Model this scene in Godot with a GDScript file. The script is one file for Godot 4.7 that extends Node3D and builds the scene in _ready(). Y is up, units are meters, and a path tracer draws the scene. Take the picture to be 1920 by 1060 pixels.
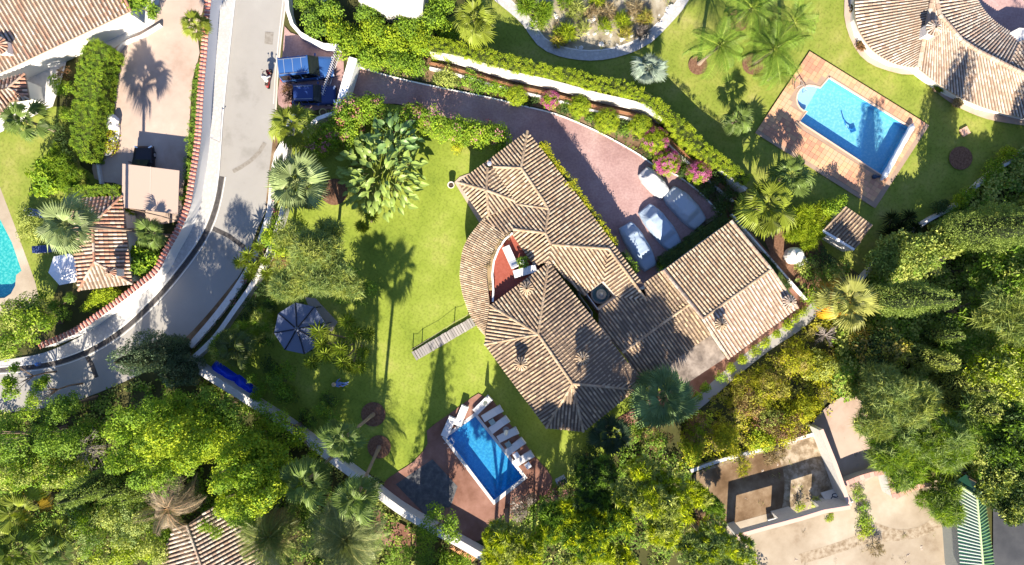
extends Node3D
# A hillside of villas seen from straight above. Places are given on a survey grid: 21 units to the metre, the camera's foot at (960, 530).
const S := 21.0
const H := 61.0
var rng := RandomNumberGenerator.new()
var names := {}
var M := {}
var noise := FastNoiseLite.new()
var tints := {}
var tpls := {}
var tinted := {}
var layer := 0

class MB:
	var v := PackedVector3Array()
	var c := PackedColorArray()
	var col := Color(1, 1, 1)
	func tri(a: Vector3, b: Vector3, d: Vector3) -> void:
		v.append(a); v.append(b); v.append(d)
		c.append(col); c.append(col); c.append(col)
	func quad(a: Vector3, b: Vector3, d: Vector3, e: Vector3) -> void:
		tri(a, b, d); tri(a, d, e)
	func box(t: Transform3D, s: Vector3) -> void:
		var h := s / 2.0
		var p: Array[Vector3] = []
		for i in 8:
			p.append(t * Vector3(h.x if i & 1 else -h.x, h.y if i & 2 else -h.y, h.z if i & 4 else -h.z))
		quad(p[2], p[6], p[7], p[3]); quad(p[0], p[1], p[5], p[4]); quad(p[4], p[5], p[7], p[6])
		quad(p[1], p[0], p[2], p[3]); quad(p[5], p[1], p[3], p[7]); quad(p[0], p[4], p[6], p[2])
	func bx(x: float, y: float, z: float, sx: float, sy: float, sz: float, turn := 0.0) -> void:
		box(Transform3D(Basis(Vector3.UP, turn), Vector3(x, y, z)), Vector3(sx, sy, sz))
	func prism(poly: PackedVector2Array, y0: float, y1: float, top := true) -> void:
		if top:
			var t := Geometry2D.triangulate_polygon(poly)
			for i in range(0, t.size(), 3):
				var a := poly[t[i]]; var b := poly[t[i + 1]]; var d := poly[t[i + 2]]
				if (b - a).cross(d - a) < 0.0:
					var k := b; b = d; d = k
				tri(Vector3(a.x, y1, a.y), Vector3(b.x, y1, b.y), Vector3(d.x, y1, d.y))
		var cw := Geometry2D.is_polygon_clockwise(poly)
		for i in poly.size():
			var a := poly[i]; var b := poly[(i + 1) % poly.size()]
			if cw:
				var k := a; a = b; b = k
			quad(Vector3(a.x, y0, a.y), Vector3(a.x, y1, a.y), Vector3(b.x, y1, b.y), Vector3(b.x, y0, b.y))
	func tube(p: PackedVector3Array, r: PackedFloat32Array, n := 6, cap := true) -> void:
		var rings: Array[PackedVector3Array] = []
		for i in p.size():
			var d := (p[mini(i + 1, p.size() - 1)] - p[maxi(i - 1, 0)]).normalized()
			var a := d.cross(Vector3(0.31, 0.2, 0.93)).normalized()
			if a.length() < 0.5:
				a = Vector3.RIGHT
			var b := d.cross(a)
			var ring := PackedVector3Array()
			for k in n:
				ring.append(p[i] + (a * cos(TAU * k / n) + b * sin(TAU * k / n)) * r[i])
			rings.append(ring)
		for i in p.size() - 1:
			for k in n:
				var k2 := (k + 1) % n
				quad(rings[i][k], rings[i][k2], rings[i + 1][k2], rings[i + 1][k])
		if cap:
			var e := p.size() - 1
			for k in n:
				tri(p[e], rings[e][k], rings[e][(k + 1) % n])
				tri(p[0], rings[0][(k + 1) % n], rings[0][k])
	func rod(a: Vector3, b: Vector3, r0: float, r1: float, n := 6) -> void:
		tube(PackedVector3Array([a, b]), PackedFloat32Array([r0, r1]), n)
	func lathe(at: Vector3, prof: Array, n := 16) -> void:
		for i in prof.size() - 1:
			for k in n:
				var a0 := TAU * k / n; var a1 := TAU * (k + 1) / n
				var u0 := Vector3(cos(a0), 0, sin(a0)); var u1 := Vector3(cos(a1), 0, sin(a1))
				var q0 = prof[i]; var q1 = prof[i + 1]
				quad(at + u0 * q0[0] + Vector3.UP * q0[1], at + u0 * q1[0] + Vector3.UP * q1[1], at + u1 * q1[0] + Vector3.UP * q1[1], at + u1 * q0[0] + Vector3.UP * q0[1])
	func grid(f: Callable, nu: int, nv: int) -> void:
		var pts: Array[PackedVector3Array] = []
		for i in nu + 1:
			var row := PackedVector3Array()
			for j in nv + 1:
				row.append(f.call(float(i) / nu, float(j) / nv))
			pts.append(row)
		for i in nu:
			for j in nv:
				quad(pts[i][j], pts[i + 1][j], pts[i + 1][j + 1], pts[i][j + 1])
	func run(p: PackedVector2Array, off: float, th: float, y0: float, y1: float) -> void:
		# a wall of thickness th along the line p, moved sideways by off
		var l := PackedVector3Array(); var r := PackedVector3Array()
		for i in p.size():
			var d := (p[mini(i + 1, p.size() - 1)] - p[maxi(i - 1, 0)]).normalized()
			var nn := Vector2(-d.y, d.x)
			var a := p[i] + nn * (off - th / 2.0); var b := p[i] + nn * (off + th / 2.0)
			l.append(Vector3(a.x, 0, a.y)); r.append(Vector3(b.x, 0, b.y))
		var lo := Vector3.UP * y0; var hi := Vector3.UP * y1
		for i in p.size() - 1:
			quad(l[i] + hi, l[i + 1] + hi, r[i + 1] + hi, r[i] + hi)
			quad(l[i] + lo, l[i + 1] + lo, l[i + 1] + hi, l[i] + hi)
			quad(r[i + 1] + lo, r[i] + lo, r[i] + hi, r[i + 1] + hi)
		var e := p.size() - 1
		quad(r[0] + lo, l[0] + lo, l[0] + hi, r[0] + hi)
		quad(l[e] + lo, r[e] + lo, r[e] + hi, l[e] + hi)
	func mesh(m: Material, smooth := false) -> ArrayMesh:
		var arr := []
		arr.resize(Mesh.ARRAY_MAX)
		arr[Mesh.ARRAY_VERTEX] = v
		arr[Mesh.ARRAY_COLOR] = c
		var am := ArrayMesh.new()
		if smooth:
			var st := SurfaceTool.new()
			am.add_surface_from_arrays(Mesh.PRIMITIVE_TRIANGLES, arr)
			st.create_from(am, 0)
			st.generate_normals()
			am = st.commit()
		else:
			am.add_surface_from_arrays(Mesh.PRIMITIVE_TRIANGLES, arr)
		if am.get_surface_count():
			am.surface_set_material(0, m)
		return am

# ---------------------------------------------------------------- basics
func P(x: float, y: float, h := 0.0) -> Vector3:
	var k := (H - h) / H / S
	return Vector3((x - 960.0) * k, h, (y - 530.0) * k)
func P2(x: float, y: float, h := 0.0) -> Vector2:
	var p := P(x, y, h)
	return Vector2(p.x, p.z)
func line(a: Array, h := 0.0) -> PackedVector2Array:      # flat list x, y, x, y ... to metres
	var p := PackedVector2Array()
	for i in range(0, a.size(), 2):
		p.append(P2(a[i], a[i + 1], h))
	return p
func curve(a: Array, h := 0.0, step := 0.8) -> PackedVector2Array:   # the same, smoothed
	var p := line(a, h)
	var out := PackedVector2Array()
	for i in p.size() - 1:
		var n := maxi(1, int(p[i].distance_to(p[i + 1]) / step))
		for k in n:
			out.append(p[i].cubic_interpolate(p[i + 1], p[maxi(i - 1, 0)], p[mini(i + 2, p.size() - 1)], float(k) / n))
	out.append(p[p.size() - 1])
	return out
func side(p: PackedVector2Array, off: float) -> PackedVector2Array:
	var o := PackedVector2Array()
	for i in p.size():
		var d := (p[mini(i + 1, p.size() - 1)] - p[maxi(i - 1, 0)]).normalized()
		o.append(p[i] + Vector2(-d.y, d.x) * off)
	return o
func band(p: PackedVector2Array, a: float, b: float) -> PackedVector2Array:
	var l := side(p, a); var r := side(p, b)
	r.reverse()
	l.append_array(r)
	return l
func numbered(n: String) -> String:
	if not names.has(n):
		names[n] = 0
		return n
	names[n] += 1
	return "%s_%03d" % [n, names[n]]
func tag(o: Node, label: String, cat: String, group := "", kind := "") -> void:
	if label: o.set_meta("label", label)
	if cat: o.set_meta("category", cat)
	if group: o.set_meta("group", group)
	if kind: o.set_meta("kind", kind)
func thing(called: String, label: String, cat: String, at := Vector3.ZERO, turn := 0.0, group := "") -> Node3D:
	var o := Node3D.new()
	o.name = numbered(called)
	add_child(o)
	o.position = at
	o.rotation.y = turn
	tag(o, label, cat, group)
	return o
func part(called: String, mesh: Mesh, parent: Node, kind := "") -> MeshInstance3D:
	var o := MeshInstance3D.new()
	o.name = called if parent != self else numbered(called)
	o.mesh = mesh
	parent.add_child(o, true)
	if kind: o.set_meta("kind", kind)
	return o
func single(called: String, label: String, cat: String, mesh: Mesh, at := Vector3.ZERO, turn := 0.0, group := "", kind := "") -> MeshInstance3D:
	var o := part(called, mesh, self, kind)
	o.position = at
	o.rotation.y = turn
	tag(o, label, cat, group)
	return o
func lc(r: float, g: float, b: float) -> Color:
	return Color(r, g, b).linear_to_srgb()
func R(a: float, b: float) -> float:
	return rng.randf_range(a, b)
func shade(c: Color, k: float) -> Color:
	return Color(c.r * k, c.g * k, c.b * k)

# ---------------------------------------------------------------- materials
func ntex(sd: int, freq: float, octs: int, stops: Array, size := 1024, kind := FastNoiseLite.TYPE_SIMPLEX_SMOOTH, gain := 0.6, k := 1.0) -> NoiseTexture2D:
	var n := FastNoiseLite.new()
	n.seed = sd; n.frequency = freq; n.noise_type = kind
	n.fractal_type = FastNoiseLite.FRACTAL_FBM if octs > 1 else FastNoiseLite.FRACTAL_NONE
	n.fractal_octaves = octs; n.fractal_gain = gain
	if kind == FastNoiseLite.TYPE_CELLULAR:
		n.cellular_return_type = FastNoiseLite.RETURN_DISTANCE2_SUB
	var g := Gradient.new()
	var offs := PackedFloat32Array(); var cols := PackedColorArray()
	for s in stops:
		offs.append(s[0]); cols.append(lc(s[1] * k, s[2] * k, s[3] * k))
	g.offsets = offs; g.colors = cols
	var t := NoiseTexture2D.new()
	t.width = size; t.height = size; t.seamless = true; t.noise = n; t.color_ramp = g
	return t
func gmat(key: String, sd: int, stops: Array, metres := 45.0, octs := 8, freq := 0.004, rough := 0.9, size := 1024, kind := FastNoiseLite.TYPE_SIMPLEX_SMOOTH, gain := 0.66, k := .76) -> StandardMaterial3D:
	var m := StandardMaterial3D.new()
	m.resource_name = key
	m.albedo_texture = ntex(sd, freq, octs, stops, size, kind, gain, k)
	m.uv1_triplanar = true; m.uv1_world_triplanar = true
	m.uv1_scale = Vector3.ONE / metres
	m.uv1_offset = Vector3(0.37, 0.21, 0.53)
	m.roughness = rough
	m.metallic_specular = 0.3
	M[key] = m
	return m
func weave(key: String, sd: int, stops: Array, metres: float, amount := 1.0) -> void:   # a second, finer pattern on a ground material
	var m: StandardMaterial3D = M[key]
	m.detail_enabled = true
	m.detail_blend_mode = BaseMaterial3D.BLEND_MODE_MUL
	m.detail_uv_layer = BaseMaterial3D.DETAIL_UV_2
	m.detail_albedo = ntex(sd, 0.02, 4, stops, 512)
	m.uv2_triplanar = true; m.uv2_world_triplanar = true
	m.uv2_scale = Vector3.ONE / metres
func pmat(key: String, rough := 0.85, back := Color(0, 0, 0), metal := 0.0, spec := 0.4) -> StandardMaterial3D:
	var m := StandardMaterial3D.new()
	m.resource_name = key
	m.vertex_color_use_as_albedo = true
	m.roughness = rough; m.metallic = metal; m.metallic_specular = spec
	if back.r + back.g > 0.0:
		m.backlight_enabled = true; m.backlight = back
	M[key] = m
	return m

func flat(called: String, polys: Array, mat: Material, parent: Node = self, kind := "structure", y := -1.0) -> MeshInstance3D:
	if y < 0.0:
		layer += 1
		y = layer * 0.004
	var mb := MB.new()
	for poly in polys:
		var t := Geometry2D.triangulate_polygon(poly)
		if t.is_empty(): print("no triangles: ", called)
		for i in range(0, t.size(), 3):
			var a: Vector2 = poly[t[i]]; var b: Vector2 = poly[t[i + 1]]; var d: Vector2 = poly[t[i + 2]]
			if (b - a).cross(d - a) < 0.0:
				var k := b; b = d; d = k
			mb.tri(Vector3(a.x, y, a.y), Vector3(b.x, y, b.y), Vector3(d.x, y, d.y))
	return part(called, mb.mesh(mat), parent, kind)
func cut(poly: PackedVector2Array, holes: Array) -> Array:    # poly without the holes, as simple polygons
	var xs := [-500.0]
	for h in holes:
		var s := 0.0
		for p in h: s += p.x
		xs.append(s / h.size())
	xs.sort()
	xs.append(500.0)
	var out := []
	for i in xs.size() - 1:
		var bit := Geometry2D.intersect_polygons(poly, PackedVector2Array([Vector2(xs[i], -500), Vector2(xs[i + 1], -500), Vector2(xs[i + 1], 500), Vector2(xs[i], 500)]))
		for h in holes:
			var nxt: Array[PackedVector2Array] = []
			for q in bit: nxt.append_array(Geometry2D.clip_polygons(q, h))
			bit = nxt
		out.append_array(bit)
	return out

# ---------------------------------------------------------------- foliage
func make_tints() -> void:
	tints = {
		"bright": [[0.2145, 0.3508, 0.0225], [0.1803, 0.3155, 0.0225], [0.2601, 0.3861, 0.0225], [0.1575, 0.2685, 0.025], [0.2943, 0.4096, 0.0276]],
		"mid": [[0.1725, 0.2988, 0.03], [0.1403, 0.25, 0.03], [0.2047, 0.3313, 0.03], [0.1162, 0.2092, 0.0288], [0.2288, 0.3638, 0.0353]],
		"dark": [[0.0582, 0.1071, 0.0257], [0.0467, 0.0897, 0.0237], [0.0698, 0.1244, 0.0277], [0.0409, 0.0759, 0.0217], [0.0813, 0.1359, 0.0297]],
		"yellow": [[0.3689, 0.3835, 0.0144], [0.3145, 0.3497, 0.0156], [0.4124, 0.4173, 0.0156], [0.2493, 0.2934, 0.0169], [0.4559, 0.4399, 0.0169]],
		"lime": [[0.3148, 0.4129, 0.0163], [0.2725, 0.3779, 0.0163], [0.3466, 0.4362, 0.019], [0.2301, 0.3312, 0.0163], [0.3783, 0.4596, 0.0218]],
		"olive": [[0.3684, 0.4357, 0.0967], [0.317, 0.3817, 0.0834], [0.4369, 0.4897, 0.11], [0.2657, 0.3277, 0.0768], [0.4711, 0.5257, 0.1367]],
		"soft": [[0.2811, 0.3849, 0.1152], [0.242, 0.3444, 0.1046], [0.3331, 0.4255, 0.1311], [0.203, 0.2904, 0.0887], [0.3721, 0.4661, 0.1525]],
		"cypress": [[0.2466, 0.3447, 0.0758], [0.2062, 0.292, 0.0694], [0.297, 0.3972, 0.0888], [0.166, 0.2393, 0.0602], [0.3374, 0.4393, 0.1019]],
		"bluegreen": [[0.1164, 0.1853, 0.0951], [0.0968, 0.1581, 0.0834], [0.1427, 0.2124, 0.1128], [0.0771, 0.1242, 0.0681], [0.1952, 0.2598, 0.148]],
		"scrub": [[0.3979, 0.3841, 0.0539], [0.3215, 0.3207, 0.0539], [0.459, 0.4316, 0.0479], [0.2756, 0.2415, 0.06], [0.3368, 0.2733, 0.0781]],
		"dry": [[0.3347, 0.2625, 0.1396], [0.2906, 0.2184, 0.1103], [0.3788, 0.3066, 0.1764], [0.2465, 0.1816, 0.0955], [0.4082, 0.3433, 0.2131]],
		"pink": [[.50, .08, .30], [.42, .05, .26], [.55, .14, .36], [.40, .12, .22], [.6, .2, .42]],
		"rosy": [[.50, .16, .20], [.45, .2, .2], [.55, .25, .28], [.4, .12, .15], [.6, .3, .3]],
		"twig": [[.26, .22, .2], [.2, .17, .15], [.33, .29, .27], [.16, .13, .11], [.38, .34, .31]],
		"needle": [[0.488, 0.5625, 0.0144], [0.4148, 0.5, 0.0144], [0.549, 0.6, 0.0168], [0.3294, 0.4125, 0.0144], [0.4392, 0.525, 0.024]],
		"rust": [[.24, .13, .06], [.18, .10, .05], [.3, .17, .08], [.13, .08, .04], [.2, .15, .05]],
	}
func tpl(kind: String) -> Array:
	if tpls.has(kind): return tpls[kind]
	var set_ := []
	for w in 4:
		var v := PackedVector3Array(); var sh := PackedFloat32Array()
		var n := 18; var ln := .27; var wd := .15; var rad := .36; var strand := false; var up := .35
		match kind:
			"broad": n = 24; ln = .21; wd = .125; rad = .36
			"small": n = 26; ln = .16; wd = .11; rad = .32
			"big": n = 12; ln = .46; wd = .22; rad = .34
			"hedge": n = 34; ln = .13; wd = .09; rad = .27; up = .2
			"pine": n = 30; ln = .32; wd = .075; rad = .12; strand = true
			"fine": n = 26; ln = .62; wd = .05; rad = .2; strand = true
			"cyp": n = 22; ln = .22; wd = .10; rad = .26; up = .2
			"grass": n = 16; ln = .5; wd = .045; rad = .2; strand = true
			"twig": n = 14; ln = .7; wd = .03; rad = .12; strand = true
		for i in n:
			var o := Vector3(R(-1, 1), R(-.5, .9), R(-1, 1)).limit_length(1.0) * rad
			var d := Vector3(R(-1, 1), R(-.2, 1.0) if not strand else R(-.1, 1.3), R(-1, 1)).normalized()
			if kind == "grass": d = (d + Vector3.UP * .8).normalized()
			var s := d.cross(Vector3(R(-1, 1), R(-.2, 1) * (1.0 if strand else up), R(-1, 1))).normalized()
			var L := ln * R(.7, 1.25); var W := wd * R(.8, 1.2)
			var k := R(.72, 1.22)
			if strand:
				var m := o + d * L * .5; var e := o + d * L + Vector3(0, -.12 * L, 0)
				v.append_array(PackedVector3Array([o - s * W * .5, m, o + s * W * .5, o - s * W * .5, e, o + s * W * .5]))
			else:
				if kind != "cyp":   # blades lie flatter, like leaves that face the light
					d.y *= .45
					d = d.normalized()
					s = d.cross(Vector3(R(-.6, .6), 1, R(-.6, .6))).normalized()
				var m := o + d * L * .48
				var e := o + d * L - Vector3(0, L * .2, 0)
				v.append_array(PackedVector3Array([o, m + s * W * .5, e, o, e, m - s * W * .5]))
			for q in 6: sh.append(k)
		set_.append([v, sh])
	tpls[kind] = set_
	return set_
func tcol(kind: String, w: int, tint: String, i: int) -> PackedColorArray:
	var key := "%s%d%s%d" % [kind, w, tint, i]
	if not tinted.has(key):
		var a := PackedColorArray()
		var t: Array = tints[tint][i]
		for k in tpl(kind)[w][1]: a.append(Color(t[0] * k, t[1] * k, t[2] * k))
		tinted[key] = a
	return tinted[key]
func stamp(mb: MB, kind: String, tint: String, at: Vector3, out_: Vector3, k := 1.0) -> void:
	var w := rng.randi() % 4
	var y := out_.normalized()
	var x := y.cross(Vector3(R(-1, 1), R(-1, 1), R(-1, 1))).normalized()
	if x.length() < .5: x = Vector3.RIGHT
	var b := Basis(x, y, x.cross(y)).scaled_local(Vector3.ONE * k)
	mb.v.append_array(Transform3D(b, at) * (tpl(kind)[w][0] as PackedVector3Array))
	mb.c.append_array(tcol(kind, w, tint, rng.randi() % 5))
func lobe(mb: MB, kind: String, tint: String, c: Vector3, r: Vector3, dens: float, k := 1.0, gap := -.2, tint2 := "", share := 0.0) -> void:
	var a := (r.x * r.z + r.x * r.y + r.y * r.z) / 3.0
	var n := maxi(6, int(dens * 12.6 * a * 1.1))
	for i in n:
		var y := 1.0 - 1.55 * (i + .5) / n
		var q := sqrt(maxf(0.0, 1.0 - y * y))
		var f := i * 2.399963 + R(-.3, .3)
		var d := Vector3(cos(f) * q, y, sin(f) * q)
		var p := c + d * r * R(.72, 1.06)
		if i > 2 and noise.get_noise_3dv(p * 9.0) < gap: continue
		stamp(mb, kind, tint2 if tint2 and rng.randf() < share else tint, p, (d + Vector3(R(-.4, .4), R(0, .5), R(-.4, .4))), k * R(.8, 1.2))
func crown(mb: MB, blobs: Array, kind: String, tint: String, dens: float, k := 1.0, gap := -.2, tint2 := "", share := 0.0) -> void:
	# blobs: [x, y, height, radius in survey units]; each breaks up into smaller lobes
	for b in blobs:
		var c := P(b[0], b[1], b[2])
		var r: float = b[3] / S * (H - b[2]) / H
		var m := clampi(int(r * 5.0), 3, 11)
		lobe(mb, kind, tint, c - Vector3(0, r * .25, 0), Vector3(r, r * .8, r) * .72, dens * .8, k, gap, tint2, share)
		for i in m:
			var f := i * 2.4 + R(-.5, .5)
			var e := R(.1, 1.0)
			var q := c + Vector3(cos(f) * e, R(-.1, .75) * (1.15 - e), sin(f) * e) * r * .75
			var lr := r * R(.3, .5)
			var odd := rng.randf()
			lobe(mb, ("small" if kind == "broad" and odd < .3 else kind), (tint2 if tint2 and odd > .72 and not tint2 in ["rosy", "pink"] else tint), q, Vector3(lr, lr * .8, lr), dens, k * R(.72, 1.22), gap + R(-.1, .12), tint2, share)
func column(gx: float, gy: float, h0: float, h1: float, r: float, n := 4) -> Array:   # leafy from h0 up to h1 above one place on the ground
	var out := []
	for i in n:
		var h := lerpf(h0, h1, float(i) / (n - 1))
		var k := H / (H - h)
		out.append([960.0 + (gx - 960.0) * k + R(-10, 10), 530.0 + (gy - 530.0) * k + R(-10, 10), h, r * (1.0 - .25 * absf(2.0 * i / (n - 1) - .8)) * k])
	return out
func limbs(t: Node3D, base: Vector3, blobs: Array, r0: float, bark := Color(.16, .12, .09)) -> void:
	var mb := MB.new()
	mb.col = bark
	var top := 0.0; var mid := Vector3.ZERO
	for b in blobs: mid += P(b[0], b[1], b[2]) / blobs.size()
	top = mid.y * .55
	var fork := Vector3(lerpf(base.x, mid.x, .5), top, lerpf(base.z, mid.z, .5))
	mb.tube(PackedVector3Array([base - Vector3(0, .1, 0), base.lerp(fork, .5) + Vector3(R(-.1, .1), 0, R(-.1, .1)), fork]), PackedFloat32Array([r0 * 1.3, r0, r0 * .8]), 7)
	for b in blobs:
		var e := P(b[0], b[1], b[2])
		for j in 2:
			var tip = e + Vector3(R(-.6, .6), R(-.2, .5), R(-.6, .6)) * (b[3] / S * .8)
			var m := fork.lerp(tip, .5) + Vector3(R(-.3, .3), R(0, .5), R(-.3, .3))
			mb.tube(PackedVector3Array([fork - Vector3(0, .1, 0), m, tip]), PackedFloat32Array([r0 * .55, r0 * .35, r0 * .1]), 5)
	part("trunk", mb.mesh(M.bark), t)
func tree(called: String, label: String, blobs: Array, kind: String, tint: String, dens := 2.4, k := 1.0, gap := -.2, tint2 := "", share := 0.0, trunk := .16, cat := "tree", group := "") -> Node3D:
	var mid := Vector3.ZERO
	for b in blobs: mid += P(b[0], b[1], b[2]) / blobs.size()
	mid.y = 0
	var t := thing(called, label, cat, Vector3.ZERO, 0, group)
	if trunk > 0.0: limbs(t, mid, blobs, trunk)
	var mb := MB.new()
	crown(mb, blobs, kind, tint, dens, k, gap, tint2, share)
	part("crown" if trunk > .07 else "foliage", mb.mesh(M.leaf), t)
	return t
func shrub(called: String, label: String, blobs: Array, kind: String, tint: String, dens := 2.6, k := .8, gap := -.25, tint2 := "", share := 0.0, group := "") -> Node3D:
	return tree(called, label, blobs, kind, tint, dens, k, gap, tint2, share, .05, "shrub", group)
func ball(label: String, x: float, y: float, rp: float, tint2 := "", share := 0.0, top := false) -> void:   # a clipped round bush
	var r := rp / S * 1.05
	var c := P(x, y, r * 1.15)
	var t := thing("topiary_ball", label, "shrub", Vector3.ZERO, 0, "clipped round bushes along the drive")
	var mb := MB.new(); mb.col = Color(.13, .1, .07)
	mb.rod(Vector3(c.x, 0, c.z), c, .06, .04)
	part("stem", mb.mesh(M.bark), t)
	mb = MB.new()
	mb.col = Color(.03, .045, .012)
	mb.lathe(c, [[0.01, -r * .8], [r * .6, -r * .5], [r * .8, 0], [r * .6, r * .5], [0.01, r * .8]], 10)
	lobe(mb, "hedge", "lime", c, Vector3(r, r * .95, r) * 1.02, 20.0, .5, -.9)
	if tint2:
		for i in int(share * 120):
			var d := Vector3(R(-1, 1), R(.1, 1), R(-1, 1) - (.5 if top else 0.0)).normalized()
			stamp(mb, "hedge", tint2, c + d * r * 1.03, d, .7)
	part("foliage", mb.mesh(M.leaf), t)
func cypress(label: String, x: float, y: float, h: float, r: float, tint := "cypress", dens := 9.0, called := "cypress") -> void:   # x, y: its foot
	var at := P(x, y)
	var t := thing(called, label, "tree", at, R(0, 6))
	var mb := MB.new(); mb.col = Color(.15, .11, .08)
	mb.rod(Vector3(0, -.1, 0), Vector3(0, h * .9, 0), .2, .03)
	part("trunk", mb.mesh(M.bark), t)
	mb = MB.new()
	var core := []
	for i in 9:
		var u := i / 8.0
		core.append([maxf(.01, r * .74 * pow(sin(PI * clampf(.12 + .86 * u, 0, 1)), .75) * (1.0 - .45 * u)), .4 + u * (h * .9 - .6)])
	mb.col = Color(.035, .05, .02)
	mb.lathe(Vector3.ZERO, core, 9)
	var n := int(dens * 6.28 * r * h * .62)
	for i in n:
		var u := (i + .5) / n
		u = 1.0 - sqrt(1.0 - u * .985)      # more of it low down, where it is wide
		var rr := r * pow(sin(PI * clampf(.12 + .86 * u, 0, 1)), .75) * (1.0 - .45 * u)
		var f := i * 2.399963
		var wob := 1.0 + .16 * sin(f * 3.0 + u * 9.0) + noise.get_noise_3d(cos(f) * 30.0, u * 160.0, sin(f) * 30.0) * .5
		var q := rr * wob * R(.82, 1.05)
		stamp(mb, "cyp", tint, Vector3(cos(f) * q, .35 + u * (h - .35), sin(f) * q), Vector3(cos(f), 1.1, sin(f)), R(.55, .9))
	part("crown", mb.mesh(M.leaf), t)
func hedge(called: String, label: String, p: PackedVector2Array, w: float, y0: float, y1: float, tint: String, kind := "hedge", dens := 11.0, k := .7, group := "", bump := .10) -> void:
	var mb := MB.new()
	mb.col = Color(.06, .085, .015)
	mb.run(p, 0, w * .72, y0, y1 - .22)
	var left := side(p, -w / 2); var right := side(p, w / 2)
	for i in p.size() - 1:
		var a := p[i]; var b := p[i + 1]
		var ln := a.distance_to(b)
		for q in int(ln * (w + .9 * (y1 - y0)) * dens):
			var u := rng.randf(); var s := R(-1, 1) * (w / 2 + .4 * (y1 - y0))
			var l := left[i].lerp(left[i + 1], u); var r := right[i].lerp(right[i + 1], u)
			var c := a.lerp(b, u); var nn := (r - l).normalized()
			var y := y1 - .06; var o := Vector3(R(-.4, .4), 1, R(-.4, .4))
			if absf(s) > w / 2:
				y = y1 - .1 - (absf(s) - w / 2) / .4 * .98
				s = signf(s) * w / 2
				o = Vector3(nn.x * signf(s), .5, nn.y * signf(s))
			var bum := noise.get_noise_2d(c.x * 14.0 + s * 6.0, c.y * 14.0) * bump * 1.6
			var at := Vector3(c.x + nn.x * (s + bum * signf(s)), y + bum, c.y + nn.y * (s + bum * signf(s)))
			stamp(mb, kind, tint, at, o, k * R(.8, 1.2))
	var m := single(called, label, "hedge", mb.mesh(M.leaf), Vector3.ZERO, 0, group)
func hedge_area(called: String, label: String, poly: PackedVector2Array, y0: float, y1: float, tint: String, dens := 24.0, k := .48, kind := "hedge") -> void:
	var mb := MB.new()
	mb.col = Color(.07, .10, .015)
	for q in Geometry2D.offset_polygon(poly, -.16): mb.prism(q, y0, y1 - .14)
	scatter(mb, poly, y1 - .06, kind, tint, dens, k, .04)
	for i in poly.size():
		var a := poly[i]; var b := poly[(i + 1) % poly.size()]
		var nn := (b - a).normalized().orthogonal()
		if Geometry2D.is_point_in_polygon((a + b) / 2 + nn * .1, poly): nn = -nn
		for q in int(a.distance_to(b) * (y1 - y0) * dens * .8):
			var c := a.lerp(b, rng.randf()) - nn * R(0, .12)
			stamp(mb, kind, tint, Vector3(c.x, R(y0, y1 - .1), c.y), Vector3(nn.x, .4, nn.y), k * R(.8, 1.2))
	single(called, label, "hedge", mb.mesh(M.leaf))
func scatter(mb: MB, poly: PackedVector2Array, y: float, kind: String, tint: String, dens: float, k := 1.0, rise := 0.0, gap := -2.0, tint2 := "", share := 0.0) -> void:
	var lo := Vector2(1e9, 1e9); var hi := -lo
	for p in poly: lo = lo.min(p); hi = hi.max(p)
	for i in int((hi.x - lo.x) * (hi.y - lo.y) * dens):
		var p := Vector2(R(lo.x, hi.x), R(lo.y, hi.y))
		if not Geometry2D.is_point_in_polygon(p, poly): continue
		var nz := noise.get_noise_2d(p.x * 16.0, p.y * 16.0)
		if nz < gap: continue
		stamp(mb, kind, tint2 if tint2 and rng.randf() < share else tint, Vector3(p.x, y + nz * rise * 2.0, p.y), Vector3(R(-.5, .5), 1, R(-.5, .5)), k * R(.75, 1.25))

# ---------------------------------------------------------------- palms and other plants with large leaves
func fan_frond(tint: Array, w: int) -> ArrayMesh:
	var mb := MB.new()
	var n := 22; var A := 1.5 + .14 * w
	var L := .50; var rad := .53
	mb.col = Color(tint[0] * 1.2, tint[1] * 1.1, tint[2] + .02)
	mb.tube(PackedVector3Array([Vector3(0, 0, 0), Vector3(0, .05, L * .6), Vector3(0, .03, L)]), PackedFloat32Array([.022, .014, .01]), 3, false)
	for i in n:
		var a := -A + 2 * A * (i + .5) / n
		var d := A / n * 1.04
		var k = R(.8, 1.15) * [.78, 1.0, 1.2, .9][w % 4]
		var rr := rad * R(.82, 1.08) * (.82 + .18 * cos(a * .8))
		var pts: Array[Vector3] = []
		for q in [[a - d, .7, .015], [a + d, .7, .015], [a, .68, -.015], [a + R(-.05, .05), 1.0, -.05]]:
			var r: float = rr * q[1]
			var y: float = .06 * q[1] - (.20 + .12 * (w % 3)) * q[1] * q[1] * q[1] - .10 * absf(sin(q[0] * .7)) * q[1] + q[2]
			pts.append(Vector3(sin(q[0]) * r, y, L + cos(q[0]) * r))
		var hub := Vector3(0, .03, L)
		mb.col = Color(tint[0] * k, tint[1] * k, tint[2] * k)
		mb.tri(hub, pts[0], pts[2])
		mb.tri(pts[0], pts[3], pts[2])
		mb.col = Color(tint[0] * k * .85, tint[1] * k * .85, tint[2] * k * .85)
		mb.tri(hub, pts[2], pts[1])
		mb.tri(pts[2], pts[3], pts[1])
	return mb.mesh(M.frond)
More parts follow.
